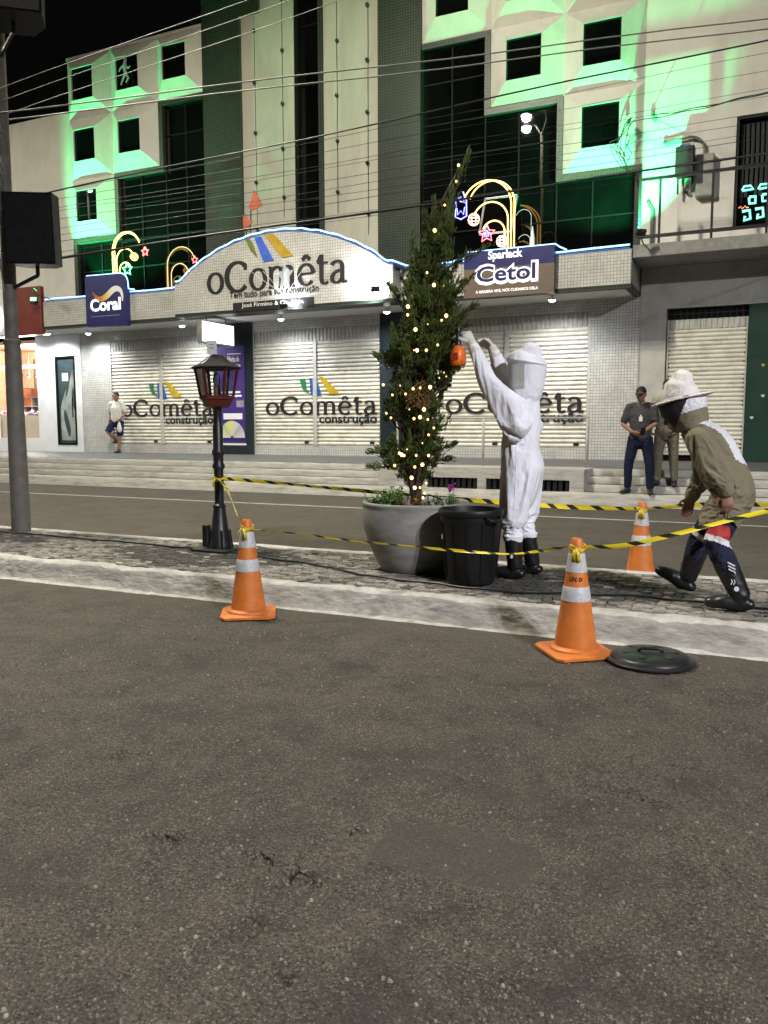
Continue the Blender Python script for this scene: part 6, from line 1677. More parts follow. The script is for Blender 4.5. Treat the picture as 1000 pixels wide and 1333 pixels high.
# ------------------------------------------------------------------ people
def remeshed(mb, voxel, smooth=3, fold=None):
    """fuse overlapping shapes into one continuous skin, relax it, press cloth folds in"""
    me = mb.mesh('skin', M['paper'])
    o = bpy.data.objects.new('skin', me); COL.objects.link(o)
    md = o.modifiers.new('r', 'REMESH'); md.mode = 'VOXEL'; md.voxel_size = voxel; md.adaptivity = 0
    dg = bpy.context.evaluated_depsgraph_get()
    out = bpy.data.meshes.new_from_object(o.evaluated_get(dg))
    bpy.data.objects.remove(o); bpy.data.meshes.remove(me)
    n = len(out.vertices); co = np.empty(n * 3); out.vertices.foreach_get('co', co); co = co.reshape(-1, 3)
    ed = np.empty(len(out.edges) * 2, dtype=np.int32); out.edges.foreach_get('vertices', ed); ed = ed.reshape(-1, 2)
    deg = np.bincount(ed.ravel(), minlength=n).astype(float)[:, None]; deg[deg == 0] = 1
    for _ in range(smooth):
        s = np.zeros_like(co); np.add.at(s, ed[:, 0], co[ed[:, 1]]); np.add.at(s, ed[:, 1], co[ed[:, 0]])
        co = co * .45 + (s / deg) * .55
    if fold:
        amp, sc, seed = fold
        out.vertices.foreach_set('co', co.ravel()); out.update()
        nr = np.empty(n * 3); out.vertices.foreach_get('normal', nr) if hasattr(out.vertices[0], 'normal') else None
        nr = nr.reshape(-1, 3)
        d = np.array([noise.noise(Vector((p[0]*sc[0] + seed + 1.5*noise.noise(Vector((p[0]*4, p[1]*4, p[2]*3 + seed))), p[1]*sc[1], p[2]*sc[2] + 1.5*p[0]*sc[0]*.4))) + .5 * noise.noise(Vector((p[0]*sc[0]*2.3, p[1]*sc[1]*2.3 + seed, p[2]*sc[2]*1.9))) for p in co])
        d = .45 - 1.4 * np.abs(d)
        co = co + nr * (d * amp)[:, None]
    out.vertices.foreach_set('co', co.ravel())
    out.polygons.foreach_set('use_smooth', [True] * len(out.polygons))
    out.update()
    return out
def garment(name, mb, mats, parent, voxel, smooth=3, fold=None, pick=None):
    """mesh object under parent; pick(x,y,z) -> material slot"""
    me = remeshed(mb, voxel, smooth, fold)
    if not isinstance(mats, (list, tuple)): mats = [mats]
    me.materials.clear()
    for m_ in mats: me.materials.append(m_)
    if pick:
        me.polygons.foreach_set('material_index', [pick(*p.center) for p in me.polygons])
    w = world_loc(parent) if parent is not None else None
    o = bpy.data.objects.new(name, me)
    if parent is not None:
        me.transform(Matrix.Translation(-w)); link(o, parent)
    else:
        co = np.array([v.co[:] for v in me.vertices]); c = Vector(((co[:, 0].min() + co[:, 0].max()) / 2, (co[:, 1].min() + co[:, 1].max()) / 2, co[:, 2].min()))
        me.transform(Matrix.Translation(-c)); o.location = c; link(o)
    return o
def drape(o, bodies, pins, frames=24, grow=.10, quality=5, bend=.08):
    """let a garment mesh settle over the body as cloth with a little spare material"""
    w = world_loc(o)
    cos_ = []
    for body in bodies:
        co = bpy.data.objects.new('collider', body.data.copy()); co.location = world_loc(body); COL.objects.link(co); cos_.append(co)
        rm = co.modifiers.new('r', 'REMESH'); rm.mode = 'VOXEL'; rm.voxel_size = .026
        co.modifiers.new('c', 'COLLISION'); co.collision.thickness_outer = .008; co.collision.cloth_friction = 8
    me = o.data; sm = bpy.data.objects.new('sim', me.copy()); sm.location = w; COL.objects.link(sm)
    vg = sm.vertex_groups.new(name='pin')
    for v in me.vertices:
        k = pins(*(v.co + w))
        if k > 0: vg.add([v.index], k, 'REPLACE')
    md = sm.modifiers.new('cl', 'CLOTH'); st = md.settings
    st.quality = quality; st.mass = .25; st.tension_stiffness = 18; st.compression_stiffness = 12; st.shear_stiffness = 4; st.bending_stiffness = bend
    st.tension_damping = 8; st.compression_damping = 8; st.shear_damping = 8; st.air_damping = 2.5
    st.vertex_group_mass = 'pin'; st.shrink_min = -grow; st.shrink_max = -grow
    st.effector_weights.gravity = .35
    cs_ = md.collision_settings; cs_.use_collision = True; cs_.collision_quality = 2; cs_.distance_min = .006; cs_.use_self_collision = False
    md.point_cache.frame_start = 1; md.point_cache.frame_end = frames + 5
    for f in range(1, frames + 1): S.frame_set(f)
    dg = bpy.context.evaluated_depsgraph_get()
    ev = sm.evaluated_get(dg).data
    n = len(me.vertices); a = np.empty(n * 3); b = np.empty(n * 3)
    me.vertices.foreach_get('co', a)
    if len(ev.vertices) == n:
        ev.vertices.foreach_get('co', b)
        if np.isfinite(b).all() and np.abs(b - a).max() < .35: me.vertices.foreach_set('co', b); me.update()
    for q in [sm] + cos_: bpy.data.objects.remove(q)
    S.frame_set(1)
    sb_ = o.modifiers.new('smooth', 'SUBSURF'); sb_.levels = 1; sb_.render_levels = 1
def cut_faces(o, test):
    """open the garment where test(x,y,z) is true"""
    w = world_loc(o); bm = bmesh.new(); bm.from_mesh(o.data)
    bmesh.ops.delete(bm, geom=[f for f in bm.faces if test(*(f.calc_center_median() + w))], context='FACES')
    bm.to_mesh(o.data); bm.free()
def hand(mb, wrist, d, nrm, th, curl=.5, s=1.0, g=0.0):
    """palm, four unequal bent fingers and a thumb; d along the hand, nrm out of the back, th the thumb side"""
    w = Vector(wrist); d = Vector(d).normalized(); nrm = Vector(nrm); nrm = (nrm - d * nrm.dot(d)).normalized(); t = d.cross(nrm).normalized()
    if t.dot(Vector(th)) < 0: t = -t
    mb.tube([w - d * .02 * s, w + d * .03 * s, w + d * .075 * s, w + d * .09 * s], [(.028*s+g, .020*s+g), (.036*s+g, .017*s+g), (.040*s+g, .015*s+g), (.036*s+g, .012*s+g)], 12, side=t, roundcap=True)
    for i, ln in enumerate((.070, .080, .075, .058)):
        b = w + d * (.085 - .004 * abs(i - 1.3)) * s + t * (.030 - .0205 * i) * s
        p = [b]; ang = curl * .35; dd = d
        for k, q in enumerate((.45, .32, .26)):
            ang += curl * .55
            dd = d * math.cos(ang) - nrm * math.sin(ang)
            p.append(p[-1] + dd * ln * q * s)
        mb.tube(p, [.0098*s+g, .0092*s+g, .0086*s+g, .0072*s+g], 8, roundcap=True)
    b = w + d * .025 * s + t * .030 * s
    q1 = b + (d * .7 + t * .75 - nrm * .3).normalized() * .042 * s; q2 = q1 + (d * .95 + t * .15 - nrm * .5 * curl).normalized() * .034 * s
    mb.tube([b, q1, q2], [.0125*s+g, .0108*s+g, .0085*s+g], 8, roundcap=True)
def head(mb, c, f, s=1.0, pitch=0.0):
    """skull, jaw, nose, brow, lips, ears; f the way it faces"""
    c = Vector(c); f = Vector((f[0], f[1], 0)).normalized(); up = Vector((0, 0, 1))
    f2 = (f * math.cos(pitch) + up * math.sin(pitch)).normalized(); sd = f2.cross(up).normalized(); u2 = sd.cross(f2)
    R = Matrix((sd, f2, u2)).transposed(); P = lambda x, y, z: c + R @ (Vector((x, y, z)) * s)
    mb.ell(P(0, -.008, .022), (.076*s, .096*s, .098*s), R, 20, 14)
    mb.ell(P(0, .020, -.045), (.058*s, .070*s, .072*s), R, 16, 10)
    mb.ell(P(0, .058, -.090), (.028*s, .025*s, .022*s), R, 10, 8)
    mb.tube([P(0, .088, .016), P(0, .106, -.016), P(0, .104, -.028)], [.009*s, .014*s, .013*s], 8, roundcap=True)
    mb.ell(P(0, .086, -.055), (.024*s, .011*s, .008*s), R, 10, 6); mb.ell(P(0, .084, -.066), (.021*s, .011*s, .008*s), R, 10, 6)
    mb.ell(P(0, .080, .030), (.048*s, .014*s, .011*s), R, 12, 6)
    for k in (-1, 1):
        mb.ell(P(k * .079, -.008, -.006), (.010*s, .020*s, .032*s), R, 10, 8)
        mb.ell(P(k * .040, .060, -.022), (.024*s, .022*s, .022*s), R, 10, 6)
    return R, P
def eyes(parent, P, s=1.0):
    for k in (-1, 1):
        e = MB().ell(P(k * .030, .086, .008), (.011*s, .007*s, .006*s), None, 8, 6).build('eye', M['eye'], parent, smooth='all')
M['eye'] = plain('dark eye', (.02, .015, .012), .2, var=.1, bump=0)
M['skin'] = plain('brown skin', (.28, .145, .090), .5, var=.12, scale=14, bump=.06, bscale=200)
M['skin_light'] = plain('tan skin', (.33, .18, .12), .5, var=.12, scale=14, bump=.06, bscale=200)
def shoe(mb, ankle, f, L_=.27, w=.045, toe_up=0.0, hs=1.0):
    """foot or shoe: heel under the ankle, instep, toe"""
    a = Vector(ankle); f = Vector((f[0], f[1], 0)).normalized(); sd = Vector((f.y, -f.x, 0)); u = Vector((0, 0, 1))
    f3 = (f * math.cos(toe_up) + u * math.sin(toe_up)).normalized(); u3 = sd.cross(f3)
    if u3.z < 0: u3 = -u3
    h = a.z
    base = a - u3 * .075
    mb.tube([base - f3 * .05 + u3 * .035, base + f3 * .02 + u3 * .035, base + f3 * .10 + u3 * .030 * hs, base + f3 * (L_ - .075) + u3 * .024 * hs], [(w * .82, .036), (w * .88, .040 * hs), (w * 1.02, .034 * hs), (w * .85, .025 * hs)], 12, side=sd, roundcap=True)
    mb.tube([a + u3 * .02, base + u3 * .035 + f3 * .01], [w * .92, w * .9], 12)

# ---- beekeeper in white, arms up to the juniper; faces -x
WF = Vector((-1, .05, 0)).normalized(); WS = Vector((0, 1, 0))
M['suit_white'] = cloth('white coverall cloth', (.81, .81, .87), 3.2, .36, var=.05, stretch=(1.6, 1.6, .8))
M['veil_net'] = plain('grey bee veil net', (.58, .58, .55), .8, var=.12, scale=60, bump=.5, bscale=300)
M['glove_white'] = plain('cream glove', (.66, .64, .56), .8, var=.1, bump=.2)
bl = {'pel': (-1.79, 6.40, 1.06), 'wa': (-1.815, 6.40, 1.22), 'ch': (-1.80, 6.40, 1.42), 'nb': (-1.765, 6.40, 1.60), 'nk': (-1.75, 6.40, 1.68)}
def torso(mb, J, side, k, depth=1.0):
    mb.tube([J['pel0'] if 'pel0' in J else Vector(J['pel']) - (Vector(J['wa']) - Vector(J['pel'])) * .5, J['pel'], J['wa'], J['ch'], J['nb']], [(.125*k, .10*k*depth), (.165*k, .125*k*depth), (.148*k, .118*k*depth), (.175*k, .122*k*depth), (.115*k, .075*k*depth)], 20, side=side, roundcap=True)
body = MB()
torso(body, bl, WS, .86)
body.ell((-1.715, 6.40, 1.06), (.095, .155, .12), None, 16, 10)
body.tube([bl['nb'], bl['nk'], (-1.755, 6.40, 1.75)], [.058, .052, .05], 12)
RW, PW = head(body, (-1.765, 6.40, 1.83), WF, 1.0)
ARM_L = [(-1.795, 6.20, 1.53), (-2.02, 6.20, 1.775), (-2.165, 6.24, 2.045)]      # camera side
ARM_R = [(-1.795, 6.60, 1.53), (-2.00, 6.58, 1.80), (-2.075, 6.50, 2.02)]
LEG_L = [(-1.795, 6.30, 1.02), (-1.825, 6.28, .64), (-1.79, 6.27, .255)]
LEG_R = [(-1.785, 6.50, 1.02), (-1.79, 6.51, .64), (-1.715, 6.53, .255)]
for A in (ARM_L, ARM_R): body.tube([A[0], (Vector(A[0]) + Vector(A[1])) / 2, A[1], (Vector(A[1]) * .6 + Vector(A[2]) * .4), A[2]], [.052, .046, .040, .040, .028], 12, roundcap=True)
for G in (LEG_L, LEG_R):
    body.tube([G[0], (Vector(G[0]) + Vector(G[1])) / 2, G[1], Vector(G[1]) * .65 + Vector(G[2]) * .35, G[2]], [.085, .075, .052, .055, .036], 12, roundcap=True); shoe(body, G[2], WF, .20, .034)
hand(body, ARM_L[2], (-.45, .10, .75), (.5, -.75, .35), (-.6, -.2, -.3), .75)
hand(body, ARM_R[2], (-.75, -.12, .55), (.4, .7, .5), (-.3, -.5, .6), .7)
pw = garment('person', body, M['skin'], None, .0062, 2)
tag(pw, 'person in white beekeeper coverall and veil reaching up to the juniper', 'person', 'people in bee suits')
suit = MB()
suit.tube([(-1.805, 6.40, .90), (-1.79, 6.40, 1.0), (-1.785, 6.40, 1.10), (-1.82, 6.40, 1.24), (-1.81, 6.40, 1.40), (-1.775, 6.40, 1.545), (-1.745, 6.40, 1.635)], [(.168, .132), (.185, .150), (.185, .152), (.172, .142), (.192, .150), (.188, .138), (.10, .095)], 24, side=WS, roundcap=True)
for A in (ARM_L, ARM_R):
    a, b, c = (Vector(q) for q in A)
    suit.tube([a + Vector((.05, 0, -.06)), a, a.lerp(b, .5), b, b.lerp(c, .5), b.lerp(c, .90)], [.118, .108, .086, .070, .059, .046], 16, roundcap=True)
    suit.tube([a + Vector((.0, 0, -.14)), a.lerp(b, .4) + Vector((0, 0, -.05))], [.08, .06], 12, roundcap=True)
for G in (LEG_L, LEG_R):
    a, b, c = (Vector(q) for q in G)
    suit.tube([a + Vector((0, 0, .02)), a.lerp(b, .5), b, b.lerp(c, .22), b.lerp(c, .36), b.lerp(c, .44)], [(.108, .120), (.098, .110), (.086, .094), (.083, .089), (.080, .085), (.070, .075)], 18, side=WS, roundcap=True)
sw = garment('coverall', suit, M['suit_white'], pw, .0135, 3)
def pin_suit(x, y, z):
    p = Vector((x, y, z))
    if z < .51 or (z > 1.60 and abs(x + 1.75) < .14 and abs(y - 6.4) < .14): return 1.0
    if min((p - Vector(ARM_L[2])).length, (p - Vector(ARM_R[2])).length) < .085: return 1.0
    return .22 if abs(z - 1.235) < .012 else 0.0
drape(sw, [pw], pin_suit, 21, .09)
from mathutils.bvhtree import BVHTree
def on_skin(obj, pts, r, name, mat, parent, dirn=(0, 1, 0), start=-1.0):
    """thin seam laid on the garment's surface along pts (x,z)"""
    w = world_loc(obj); me = obj.data
    t = BVHTree.FromPolygons([tuple(v.co + w) for v in me.vertices], [tuple(p.vertices) for p in me.polygons])
    out = []
    for a, b in zip(pts, pts[1:]):
        for k in range(10):
            q = Vector(a).lerp(Vector(b), k / 10); h = t.ray_cast(Vector((q.x, q.y + start, q.z)), Vector(dirn))
            if h[0]: out.append(h[0] + Vector((0, -r * .2, 0)))
    if len(out) > 2: MB().tube(out, r, 5).build(name, mat, parent, smooth='all')
M['seam'] = plain('stitched seam', (.62, .61, .68), .8, var=.1)
on_skin(sw, [(-1.80, 6.4, 1.46), (-1.79, 6.4, 1.25), (-1.78, 6.4, 1.0), (-1.79, 6.4, .75), (-1.80, 6.4, .52)], .0024, 'side_seam', M['seam'], sw)
on_skin(sw, [(-1.915, 6.4, 1.50), (-1.935, 6.4, 1.30), (-1.945, 6.4, 1.10), (-1.925, 6.4, .96)], .0035, 'zip', M['seam'], sw)
# hood: crown over a stiff brim, net panel in front
hd = MB()
hd.tube([(-1.765, 6.40, 1.63), (-1.76, 6.40, 1.70), (-1.752, 6.40, 1.80), (-1.750, 6.40, 1.865), (-1.750, 6.40, 1.893), (-1.742, 6.40, 1.912), (-1.732, 6.40, 1.945), (-1.728, 6.40, 1.955)], [(.14, .125), (.150, .138), (.155, .148), (.156, .152), (.176, .176), (.158, .156), (.128, .124), (.098, .092)], 28, side=WS, roundcap=True)
garment('hood', hd, M['suit_white'], sw, .0062, 1, (.004, (10, 10, 8), 8.1))
vl = MB(); vp = []
for z, k in ((1.872, 1.02), (1.80, 1.02), (1.72, .98), (1.682, .95)):
    vp.append([(-1.752 - .158 * k * math.cos(t), 6.40 + .163 * k * math.sin(t), z) for t in np.linspace(-1.7, 1.7, 9)])
v = [p for r in vp for p in r]; f = [(j*9+i, j*9+i+1, j*9+10+i, j*9+9+i) for j in range(3) for i in range(8)]
vl.add(v, f); vl.build('veil', M['veil_net'], sw, smooth='all')
gl = MB(); hand(gl, ARM_L[2], (-.45, .10, .75), (.5, -.75, .35), (-.6, -.2, -.3), .75, 1.0, .006); a, b, c = (Vector(q) for q in ARM_L); gl.tube([b.lerp(c, .72), c], [.052, .038], 12, roundcap=True)
garment('glove', gl, M['glove_white'], sw, .006, 2)
gl = MB(); hand(gl, ARM_R[2], (-.75, -.12, .55), (.4, .7, .5), (-.3, -.5, .6), .7, 1.0, .006); a, b, c = (Vector(q) for q in ARM_R); gl.tube([b.lerp(c, .72), c], [.052, .038], 12, roundcap=True)
garment('glove', gl, M['glove_white'], sw, .006, 2)
def boot(parent, ankle, knee, f, top, toe_up=0.0, r=.062, name='boot'):
    a = Vector(ankle); k = Vector(knee); m_ = MB()
    m_.tube([a, a.lerp(k, top * .5), a.lerp(k, top)], [(r * .86), r, r * 1.08], 18, roundcap=False)
    shoe(m_, a, f, .268, .058, toe_up, 1.45)
    o = garment(name, m_, M['rubber'], parent, .006, 2, (.003, (12, 12, 14), 2.0))
    return o
for G in (LEG_L, LEG_R):
    b_ = boot(pw, G[2], G[1], WF, .64, 0.0, .068)
MB().obox((-1.80, 6.198, .36), (.018, .006, .028), (0, .2, 0)).build('reflector', M['paper'], pw)

# orange hand sprayer held in the raised hand
spx, spy, spz = -2.275, 6.23, 1.865
spr = empty('hand_sprayer', (spx, spy, spz), 'orange hand sprayer bottle with black pump held up by the white suit', 'sprayer')
M['spray_orange'] = plain('orange bottle plastic', (.80, .15, .015), .4, var=.1)
MB().lathe([(.045, 0), (.058, .008), (.063, .03), (.062, .09), (.055, .125), (.034, .155), (.024, .165)], (spx, spy, spz), 20).build('bottle', M['spray_orange'], spr, smooth='all')
MB().lathe([(.027, .160), (.027, .19), (.020, .20), (.014, .24), (.014, .27), (.026, .275), (.022, .30)], (spx, spy, spz), 14).build('pump', M['metal_black'], spr, smooth=True)
mb = MB(); mb.tube([(spx, spy, spz + .195), (spx - .06, spy, spz + .215), (spx - .10, spy, spz + .212)], [.012, .009, .006], 8, roundcap=True); mb.tube([(spx + .01, spy, spz + .19), (spx + .045, spy, spz + .20), (spx + .055, spy, spz + .25)], .008, 6, roundcap=True)
mb.build('nozzle', M['metal_black'], spr, smooth='all')
MB().box(spx - .035, spx + .02, spy - .066, spy - .060, spz + .045, spz + .10).build('label', plain('dark red label', (.30, .04, .01), .5, var=.4, scale=60), spr)

# ---- beekeeper in olive, stooping forward mid-stride; faces -x
M['olive'] = cloth('olive jacket cloth', (.185, .162, .106), 3.6, .5)
M['olive_white'] = cloth('white cloth strip', (.66, .65, .68))
M['navy'] = cloth('navy work trousers', (.016, .018, .042))
M['band_red'] = plain('red knee band', (.42, .025, .02), .7)
M['hat_cream'] = cloth('cream hat cloth', (.68, .65, .61), 5.0, .3)
M['veil_black'] = plain('black bee veil', (.012, .011, .010), .85, var=.3, scale=80, bump=.4, bscale=300)
OF = Vector((-1, -.05, 0)).normalized(); OS = Vector((0, 1, 0))
oy = 5.95
O = {'pel': (-.185, oy, .97), 'wa': (-.245, oy, 1.11), 'ch': (-.34, oy, 1.265), 'nb': (-.455, oy, 1.37)}
OARM_N = [(-.40, 5.755, 1.305), (-.275, 5.70, 1.085), (-.235, 5.69, .975)]
OARM_N[2] = (-.23, 5.665, .965)
OARM_F = [(-.40, 6.145, 1.305), (-.40, 6.20, 1.07), (-.48, 6.19, .88)]
OLEG_N = [(-.19, 5.85, .93), (-.285, 5.76, .615), (-.115, 5.73, .265)]
OLEG_F = [(-.20, 6.05, .93), (-.40, 6.14, .61), (-.485, 6.17, .29)]
body = MB(); torso(body, O, OS, .88)
body.tube([O['nb'], (-.50, oy, 1.415), (-.535, oy, 1.445)], [.058, .052, .05], 12)
RO, PO = head(body, (-.565, oy, 1.455), OF, .94, -.35)
for A in (OARM_N, OARM_F): body.tube([A[0], (Vector(A[0]) + Vector(A[1])) / 2, A[1], (Vector(A[1]) * .6 + Vector(A[2]) * .4), A[2]], [.052, .046, .040, .038, .027], 12, roundcap=True)
for G, tu in ((OLEG_N, 0), (OLEG_F, .45)):
    body.tube([G[0], (Vector(G[0]) + Vector(G[1])) / 2, G[1], Vector(G[1]) * .65 + Vector(G[2]) * .35, G[2]], [.088, .076, .054, .056, .036], 12, roundcap=True); shoe(body, G[2], OF, .19, .034, toe_up=tu)
hand(body, OARM_N[2], (.12, -.05, -1), (.25, -1, 0), (-1, 0, 0), .55)
hand(body, OARM_F[2], (-.25, 0, -.95), (0, 1, 0), (-1, 0, 0), .5)
pol = garment('person', body, M['skin'], None, .0062, 2)
tag(pol, 'person in olive bee jacket and wide cream veil hat striding bent forward', 'person', 'people in bee suits')
jk = MB()
jk.tube([(-.215, oy, .66), (-.205, oy, .86), (-.205, oy, .98), (-.255, oy, 1.12), (-.335, oy, 1.26), (-.415, oy, 1.335), (-.475, oy, 1.375)], [(.215, .190), (.215, .180), (.205, .170), (.185, .142), (.20, .142), (.185, .118), (.10, .085)], 24, side=OS, roundcap=True)
for A in (OARM_N, OARM_F):
    a, b, c = (Vector(q) for q in A)
    jk.tube([a + Vector((-.02, 0, .0)), a.lerp(b, .35), a.lerp(b, .8), b, b.lerp(c, .5), c], [.080, .080, .076, .075, .070, .052], 16, roundcap=True)
def ojk(x, y, z):
    # white strip down the spine side and front facing
    top = z - (1.41 + (x + .36) * -.62)
    if 1.00 < z < 1.5 and abs(y - oy + .035) < .085 and x > -.47 and (x + .36) * .62 + (z - 1.22) > .105: return 1
    if x < -.43 + (1.28 - z) * .16 and .98 < z < 1.30 and y < oy + .02 and y > oy - .10: return 1
    return 0
tw = MB()
tw.tube([(-.19, oy, .92), (-.19, oy, 1.0)], [(.14, .11), (.14, .105)], 18, side=OS, roundcap=True)
for G in (OLEG_N, OLEG_F):
    a, b, c = (Vector(q) for q in G)
    tw.tube([a, a.lerp(b, .5), b, b.lerp(c, .35), b.lerp(c, .6)], [.095, .090, .080, .078, .070], 16, roundcap=True)
def otw(x, y, z):
    for G, near in ((OLEG_N, True), (OLEG_F, False)):
        if (y < oy) == near:
            b = Vector(G[1]); a = Vector(G[0]); t = (Vector((x, y, z)) - b).dot((a - b).normalized())
            if near and .035 < t < .115 and x < -.20: return 1
            if -.005 < t < .034: return 2
    return 0
tro = garment('trousers', tw, [M['navy'], M['band_red'], M['olive_white']], pol, .0068, 3, (.008, (11, 11, 7), 1.2), otw)
jko = garment('jacket', jk, [M['olive'], M['olive_white']], pol, .0130, 3, None, ojk)
cut_faces(jko, lambda x, y, z: z < .655 + .42 * (x + .356))
def pin_jacket(x, y, z):
    p = Vector((x, y, z))
    if z > 1.33 and x < -.40: return 1.0
    if min((p - Vector(OARM_N[2])).length, (p - Vector(OARM_F[2])).length) < .065: return 1.0
    return .15 if z > 1.28 else 0.0
drape(jko, [pol, tro], pin_jacket, 21, .11)
boot(pol, OLEG_N[2], OLEG_N[1], OF, .66, 0.0, .072); boot(pol, OLEG_F[2], OLEG_F[1], OF, .66, .45, .072)
mb = MB()
for k, dz in enumerate((.0, .022, .044)): mb.obox((-.175 - .004 * k, 5.666, .45 + dz), (.05, .006, .008), (0, .45, 0))
mb.lathe([(.016, 0), (.016, .006)], (0, 0, 0), 14); 
mb.v[-28:] = [(x - .145, 5.662 + z - .004, .335 + y) for x, y, z in mb.v[-28:]]
for k in range(2): mb.tube([(-.178 + .016 * k, 5.664, .395), (-.172 + .016 * k, 5.662, .378), (-.180 + .016 * k, 5.664, .360)], .0035, 5)
mb.build('reflector', M['paper'], pol)
# hat: soft crown on a wide stiff brim, veil below
hat = MB(); hc = Vector((-.545, oy, 1.565)); hx = Vector((1, 0, .24)).normalized(); hu = Vector((-.24, 0, 1)).normalized(); RH = Matrix((hx, OS, hu)).transposed()
hat.ell(hc, (.215, .20, .014), RH, 28, 8)
hat.tube([hc, hc + hu * .05, hc + hu * .10 + hx * .012, hc + hu * .122 + hx * .022], [(.122, .124), (.120, .118), (.110, .104), (.092, .080)], 20, side=OS, roundcap=True)
garment('hat', hat, M['hat_cream'], pol, .0065, 2, (.004, (9, 9, 8), 4.4))
vb = MB()
vb.tube([hc + hu * .01, hc - hu * .06 - hx * .0, hc - hu * .14 + hx * .02, Vector((-.47, oy, 1.365))], [(.165, .165), (.16, .155), (.145, .125), (.13, .11)], 20, side=OS)
def ovb(x, y, z):
    
    if (x + .545) * .9 + (z - 1.50) * -.35 <= .02: return 0
    return 2 if z > 1.475 + (x + .5) * .35 else 1
garment('veil', vb, [M['veil_black'], M['olive'], M['olive_white']], pol, .0075, 3, (.007, (6, 6, 5), 9.0), ovb)

# ---- bystanders
def bystander(x, y, z, f, label, clothes, skin, pose, scale=1.0, voxel=.011, group='bystanders by the shops'):
    """standing man; pose gives joints relative to the feet in (side, front, up)"""
    F = Vector((f[0], f[1], 0)).normalized(); Sd = Vector((F.y, -F.x, 0))       # Sd: his right hand side
    P = lambda q: Vector((x, y, z)) + (Sd * q[0] + F * q[1] + Vector((0, 0, q[2]))) * scale
    J = {k: P(v) for k, v in pose.items() if not isinstance(v, (float, int))}
    b = MB(); t = {'pel': J['pel'], 'wa': J['wa'], 'ch': J['ch'], 'nb': J['nb']}
    torso(b, t, Sd, .90 * scale)
    b.tube([J['nb'], J['nk']], [.058 * scale, .052 * scale], 10)
    R, PH = head(b, J['hd'], F, scale, pose.get('nod', 0.0))
    for s in 'lr':
        a, e, w = J['s' + s], J['e' + s], J['w' + s]
        b.tube([a, a.lerp(e, .5), e, e.lerp(w, .4), w], [.052, .046, .041, .039, .027], 10, roundcap=True)
        h, k, an = J['h' + s], J['k' + s], J['a' + s]
        b.tube([h, h.lerp(k, .5), k, k.lerp(an, .35), an], [.086, .076, .054, .056, .036], 10, roundcap=True)
        shoe(b, an, J['t' + s] - an, .22, .038)
        hd_ = (w - e).normalized(); hand(b, w, hd_, Sd * (1 if s == 'r' else -1), F, .7, scale)
    o = garment('person', b, M[skin], None, voxel * .75, 1)
    tag(o, label, 'person', group)
    eyes(o, PH, scale)
    # shirt
    sh = MB(); sh.tube([J['pel'] + Vector((0, 0, -.03)), J['pel'] + Vector((0, 0, .05)), J['wa'], J['ch'], J['nb'] + Vector((0, 0, -.05)), J['nb'] + Vector((0, 0, .015))], [(.178, .140), (.180, .145), (.170, .142), (.192, .142), (.165, .10), (.072, .066)], 20, side=Sd, roundcap=True)
    for s in 'lr':
        a, e = J['s' + s], J['e' + s]; sh.tube([a.lerp(J['nb'], .45), a + Vector((0, 0, .006)), a.lerp(e, .5), a.lerp(e, clothes.get('sleeve', .75))], [.070, .078, .074, .068], 12, roundcap=True)
    garment('shirt', sh, clothes['shirt'], o, voxel, 3, (.008, (10, 10, 6), x))
    tr_ = MB(); tr_.tube([J['pel'] + Vector((0, 0, -.10)), J['pel'] + Vector((0, 0, .03))], [(.172, .132), (.170, .130)], 16, side=Sd, roundcap=True)
    leg = clothes.get('leg', .97)
    for s in 'lr':
        h, k, an = J['h' + s], J['k' + s], J['a' + s]
        if leg > .6: tr_.tube([h, h.lerp(k, .5), k, k.lerp(an, .5), k.lerp(an, leg)], [.104, .094, .076, .068, .060], 12, roundcap=False)
        else: tr_.tube([h, h.lerp(k, .5), h.lerp(k, .98)], [.106, .100, .094], 12, roundcap=False)
    garment('trousers', tr_, clothes['trousers'], o, voxel, 3, (.007, (10, 10, 6), x + 2))
    for s in 'lr':
        m_ = MB(); shoe(m_, J['a' + s], J['t' + s] - J['a' + s], .285, .050); garment('shoe', m_, clothes['shoe'], o, voxel * .8, 1)
    hr_ = MB(); hr_.ell(PH(0, -.018, .045), (.083 * scale, .098 * scale, .088 * scale), R, 18, 12); hr_.ell(PH(0, -.06, -.01), (.072 * scale, .05 * scale, .07 * scale), R, 14, 8)
    garment('hair' if not clothes.get('cap') else 'cap', hr_, clothes['hair'], o, voxel * .7, 1)
    if clothes.get('cap'):
        MB().ell(PH(0, .115, .045), (.072, .065, .010), R, 16, 6).build('cap_peak', clothes['hair'], o, smooth='all')
    return o, J, PH
STAND = {'pel': (0, 0, .95), 'wa': (0, .01, 1.10), 'ch': (0, 0, 1.28), 'nb': (0, -.02, 1.45), 'nk': (0, 0, 1.53), 'hd': (0, .03, 1.615), 'sr': (.185, -.01, 1.41), 'sl': (-.185, -.01, 1.41), 'hr': (.095, 0, .92), 'hl': (-.095, 0, .92)}
def pose(**k): d = dict(STAND); d.update(k); return d
M['polo_grey'] = cloth('grey polo cloth', (.060, .058, .060))
M['denim'] = cloth('dark blue jeans', (.010, .014, .036))
M['shoe_dark'] = plain('dark shoe', (.022, .018, .017), .5)
M['hair_black'] = plain('black hair', (.012, .010, .009), .7, var=.4, scale=60, bump=.5, bscale=200)
M['cap_black'] = plain('black cap', (.010, .010, .011), .7, var=.3, bump=.2)
M['khaki'] = cloth('khaki trousers', (.17, .155, .105))
M['tee_white'] = cloth('white tee shirt', (.66, .65, .62))
M['shorts_navy'] = cloth('navy shorts', (.012, .016, .060))
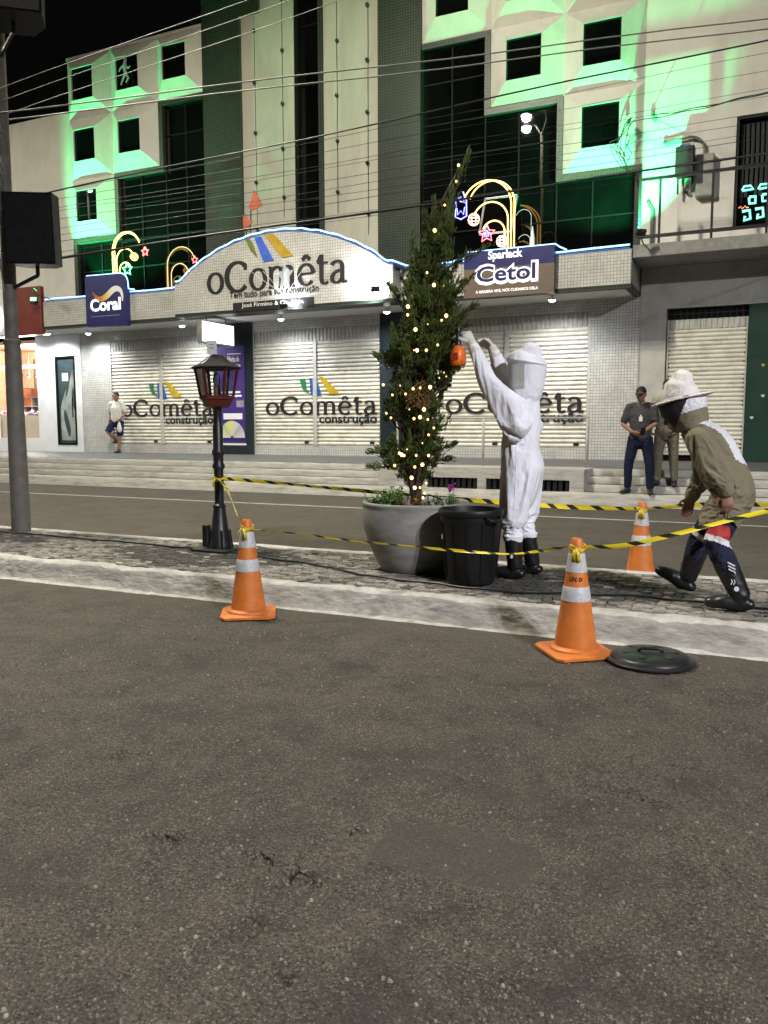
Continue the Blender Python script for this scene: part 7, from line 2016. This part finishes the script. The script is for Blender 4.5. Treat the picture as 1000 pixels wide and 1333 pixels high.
og, Jg, Pg = bystander(-1.90, 13.90, .285, (-.12, -1), 'man in grey polo, blue jeans and black cap standing on the far kerb', {'shirt': M['polo_grey'], 'trousers': M['denim'], 'shoe': M['shoe_dark'], 'hair': M['cap_black'], 'cap': True}, 'skin',
    pose(kr=(.17, .03, .49), kl=(-.17, .04, .49), ar=(.185, 0, .08), al=(-.185, .0, .08), tr=(.23, .20, .0), tl=(-.24, .20, .0), er=(.27, .06, 1.13), el=(-.25, .04, 1.14), wr=(.06, .20, 1.00), wl=(-.10, .20, 1.02), nod=-.30))
MB().obox(Jg['wl'] + Vector((.0, -.07, .0)), (.07, .012, .13), (.5, .2, .2)).build('phone', M['metal_black'], og)
mb = MB(); c = Jg['ch']; mb.tube([Jg['nb'] + Vector((-.05, -.06, 0)), c + Vector((.02, -.150, -.02))], .005, 5); mb.tube([Jg['nb'] + Vector((.06, -.06, 0)), c + Vector((.02, -.150, -.02))], .005, 5); mb.obox(c + Vector((.02, -.155, -.06)), (.055, .006, .075), (0, 0, 0)); mb.build('badge', M['paper'], og)
M['shirt_pale'] = cloth('pale khaki shirt', (.36, .33, .25))
bystander(-1.52, 14.16, .405, (-.15, -1), 'man in khaki trousers on the step behind the cream veil hat', {'shirt': M['shirt_pale'], 'trousers': M['khaki'], 'shoe': M['shoe_dark'], 'hair': M['hair_black']}, 'skin_light',
    pose(kr=(.12, .03, .49), kl=(-.13, .03, .49), ar=(.13, 0, .08), al=(-.15, 0, .08), tr=(.16, .20, 0), tl=(-.20, .20, 0), er=(.26, -.02, 1.14), el=(-.26, -.02, 1.14), wr=(.22, .12, .94), wl=(-.22, .12, .94), nod=-.1))
ol, Jl, Pl = bystander(-17.05, 18.14, .652, (.25, -1), 'man in white tee shirt and navy shorts leaning at the shutter with one knee bent', {'shirt': M['tee_white'], 'trousers': M['shorts_navy'], 'shoe': M['shoe_dark'], 'hair': M['hair_black'], 'leg': .5}, 'skin',
    pose(pel=(.0, .0, .95), kr=(.20, .20, .60), kl=(-.09, .05, .49), ar=(.02, -.02, .36), al=(-.06, .08, .08), tr=(.04, .16, .20), tl=(-.06, .30, 0), er=(.25, -.04, 1.14), el=(-.28, .02, 1.14), wr=(.20, .10, .94), wl=(-.16, .14, .97), nod=-.05))
bag = MB(); c = Jl['wl'] + Vector((0, -.03, -.10)); bag.tube([c + Vector((0, 0, .03)), c + Vector((0, 0, -.04)), c + Vector((0, 0, -.16)), c + Vector((0, 0, -.24))], [(.015, .012), (.05, .03), (.085, .05), (.075, .045)], 14, side=(1, 0, 0), roundcap=True)
tag(bag.build('carrier_bag', plain('white bag plastic', (.72, .72, .72), .4, var=.15, scale=30, bump=.6, bscale=30), None, smooth='all'), 'small white carrier bag held by the man in shorts', 'bag')
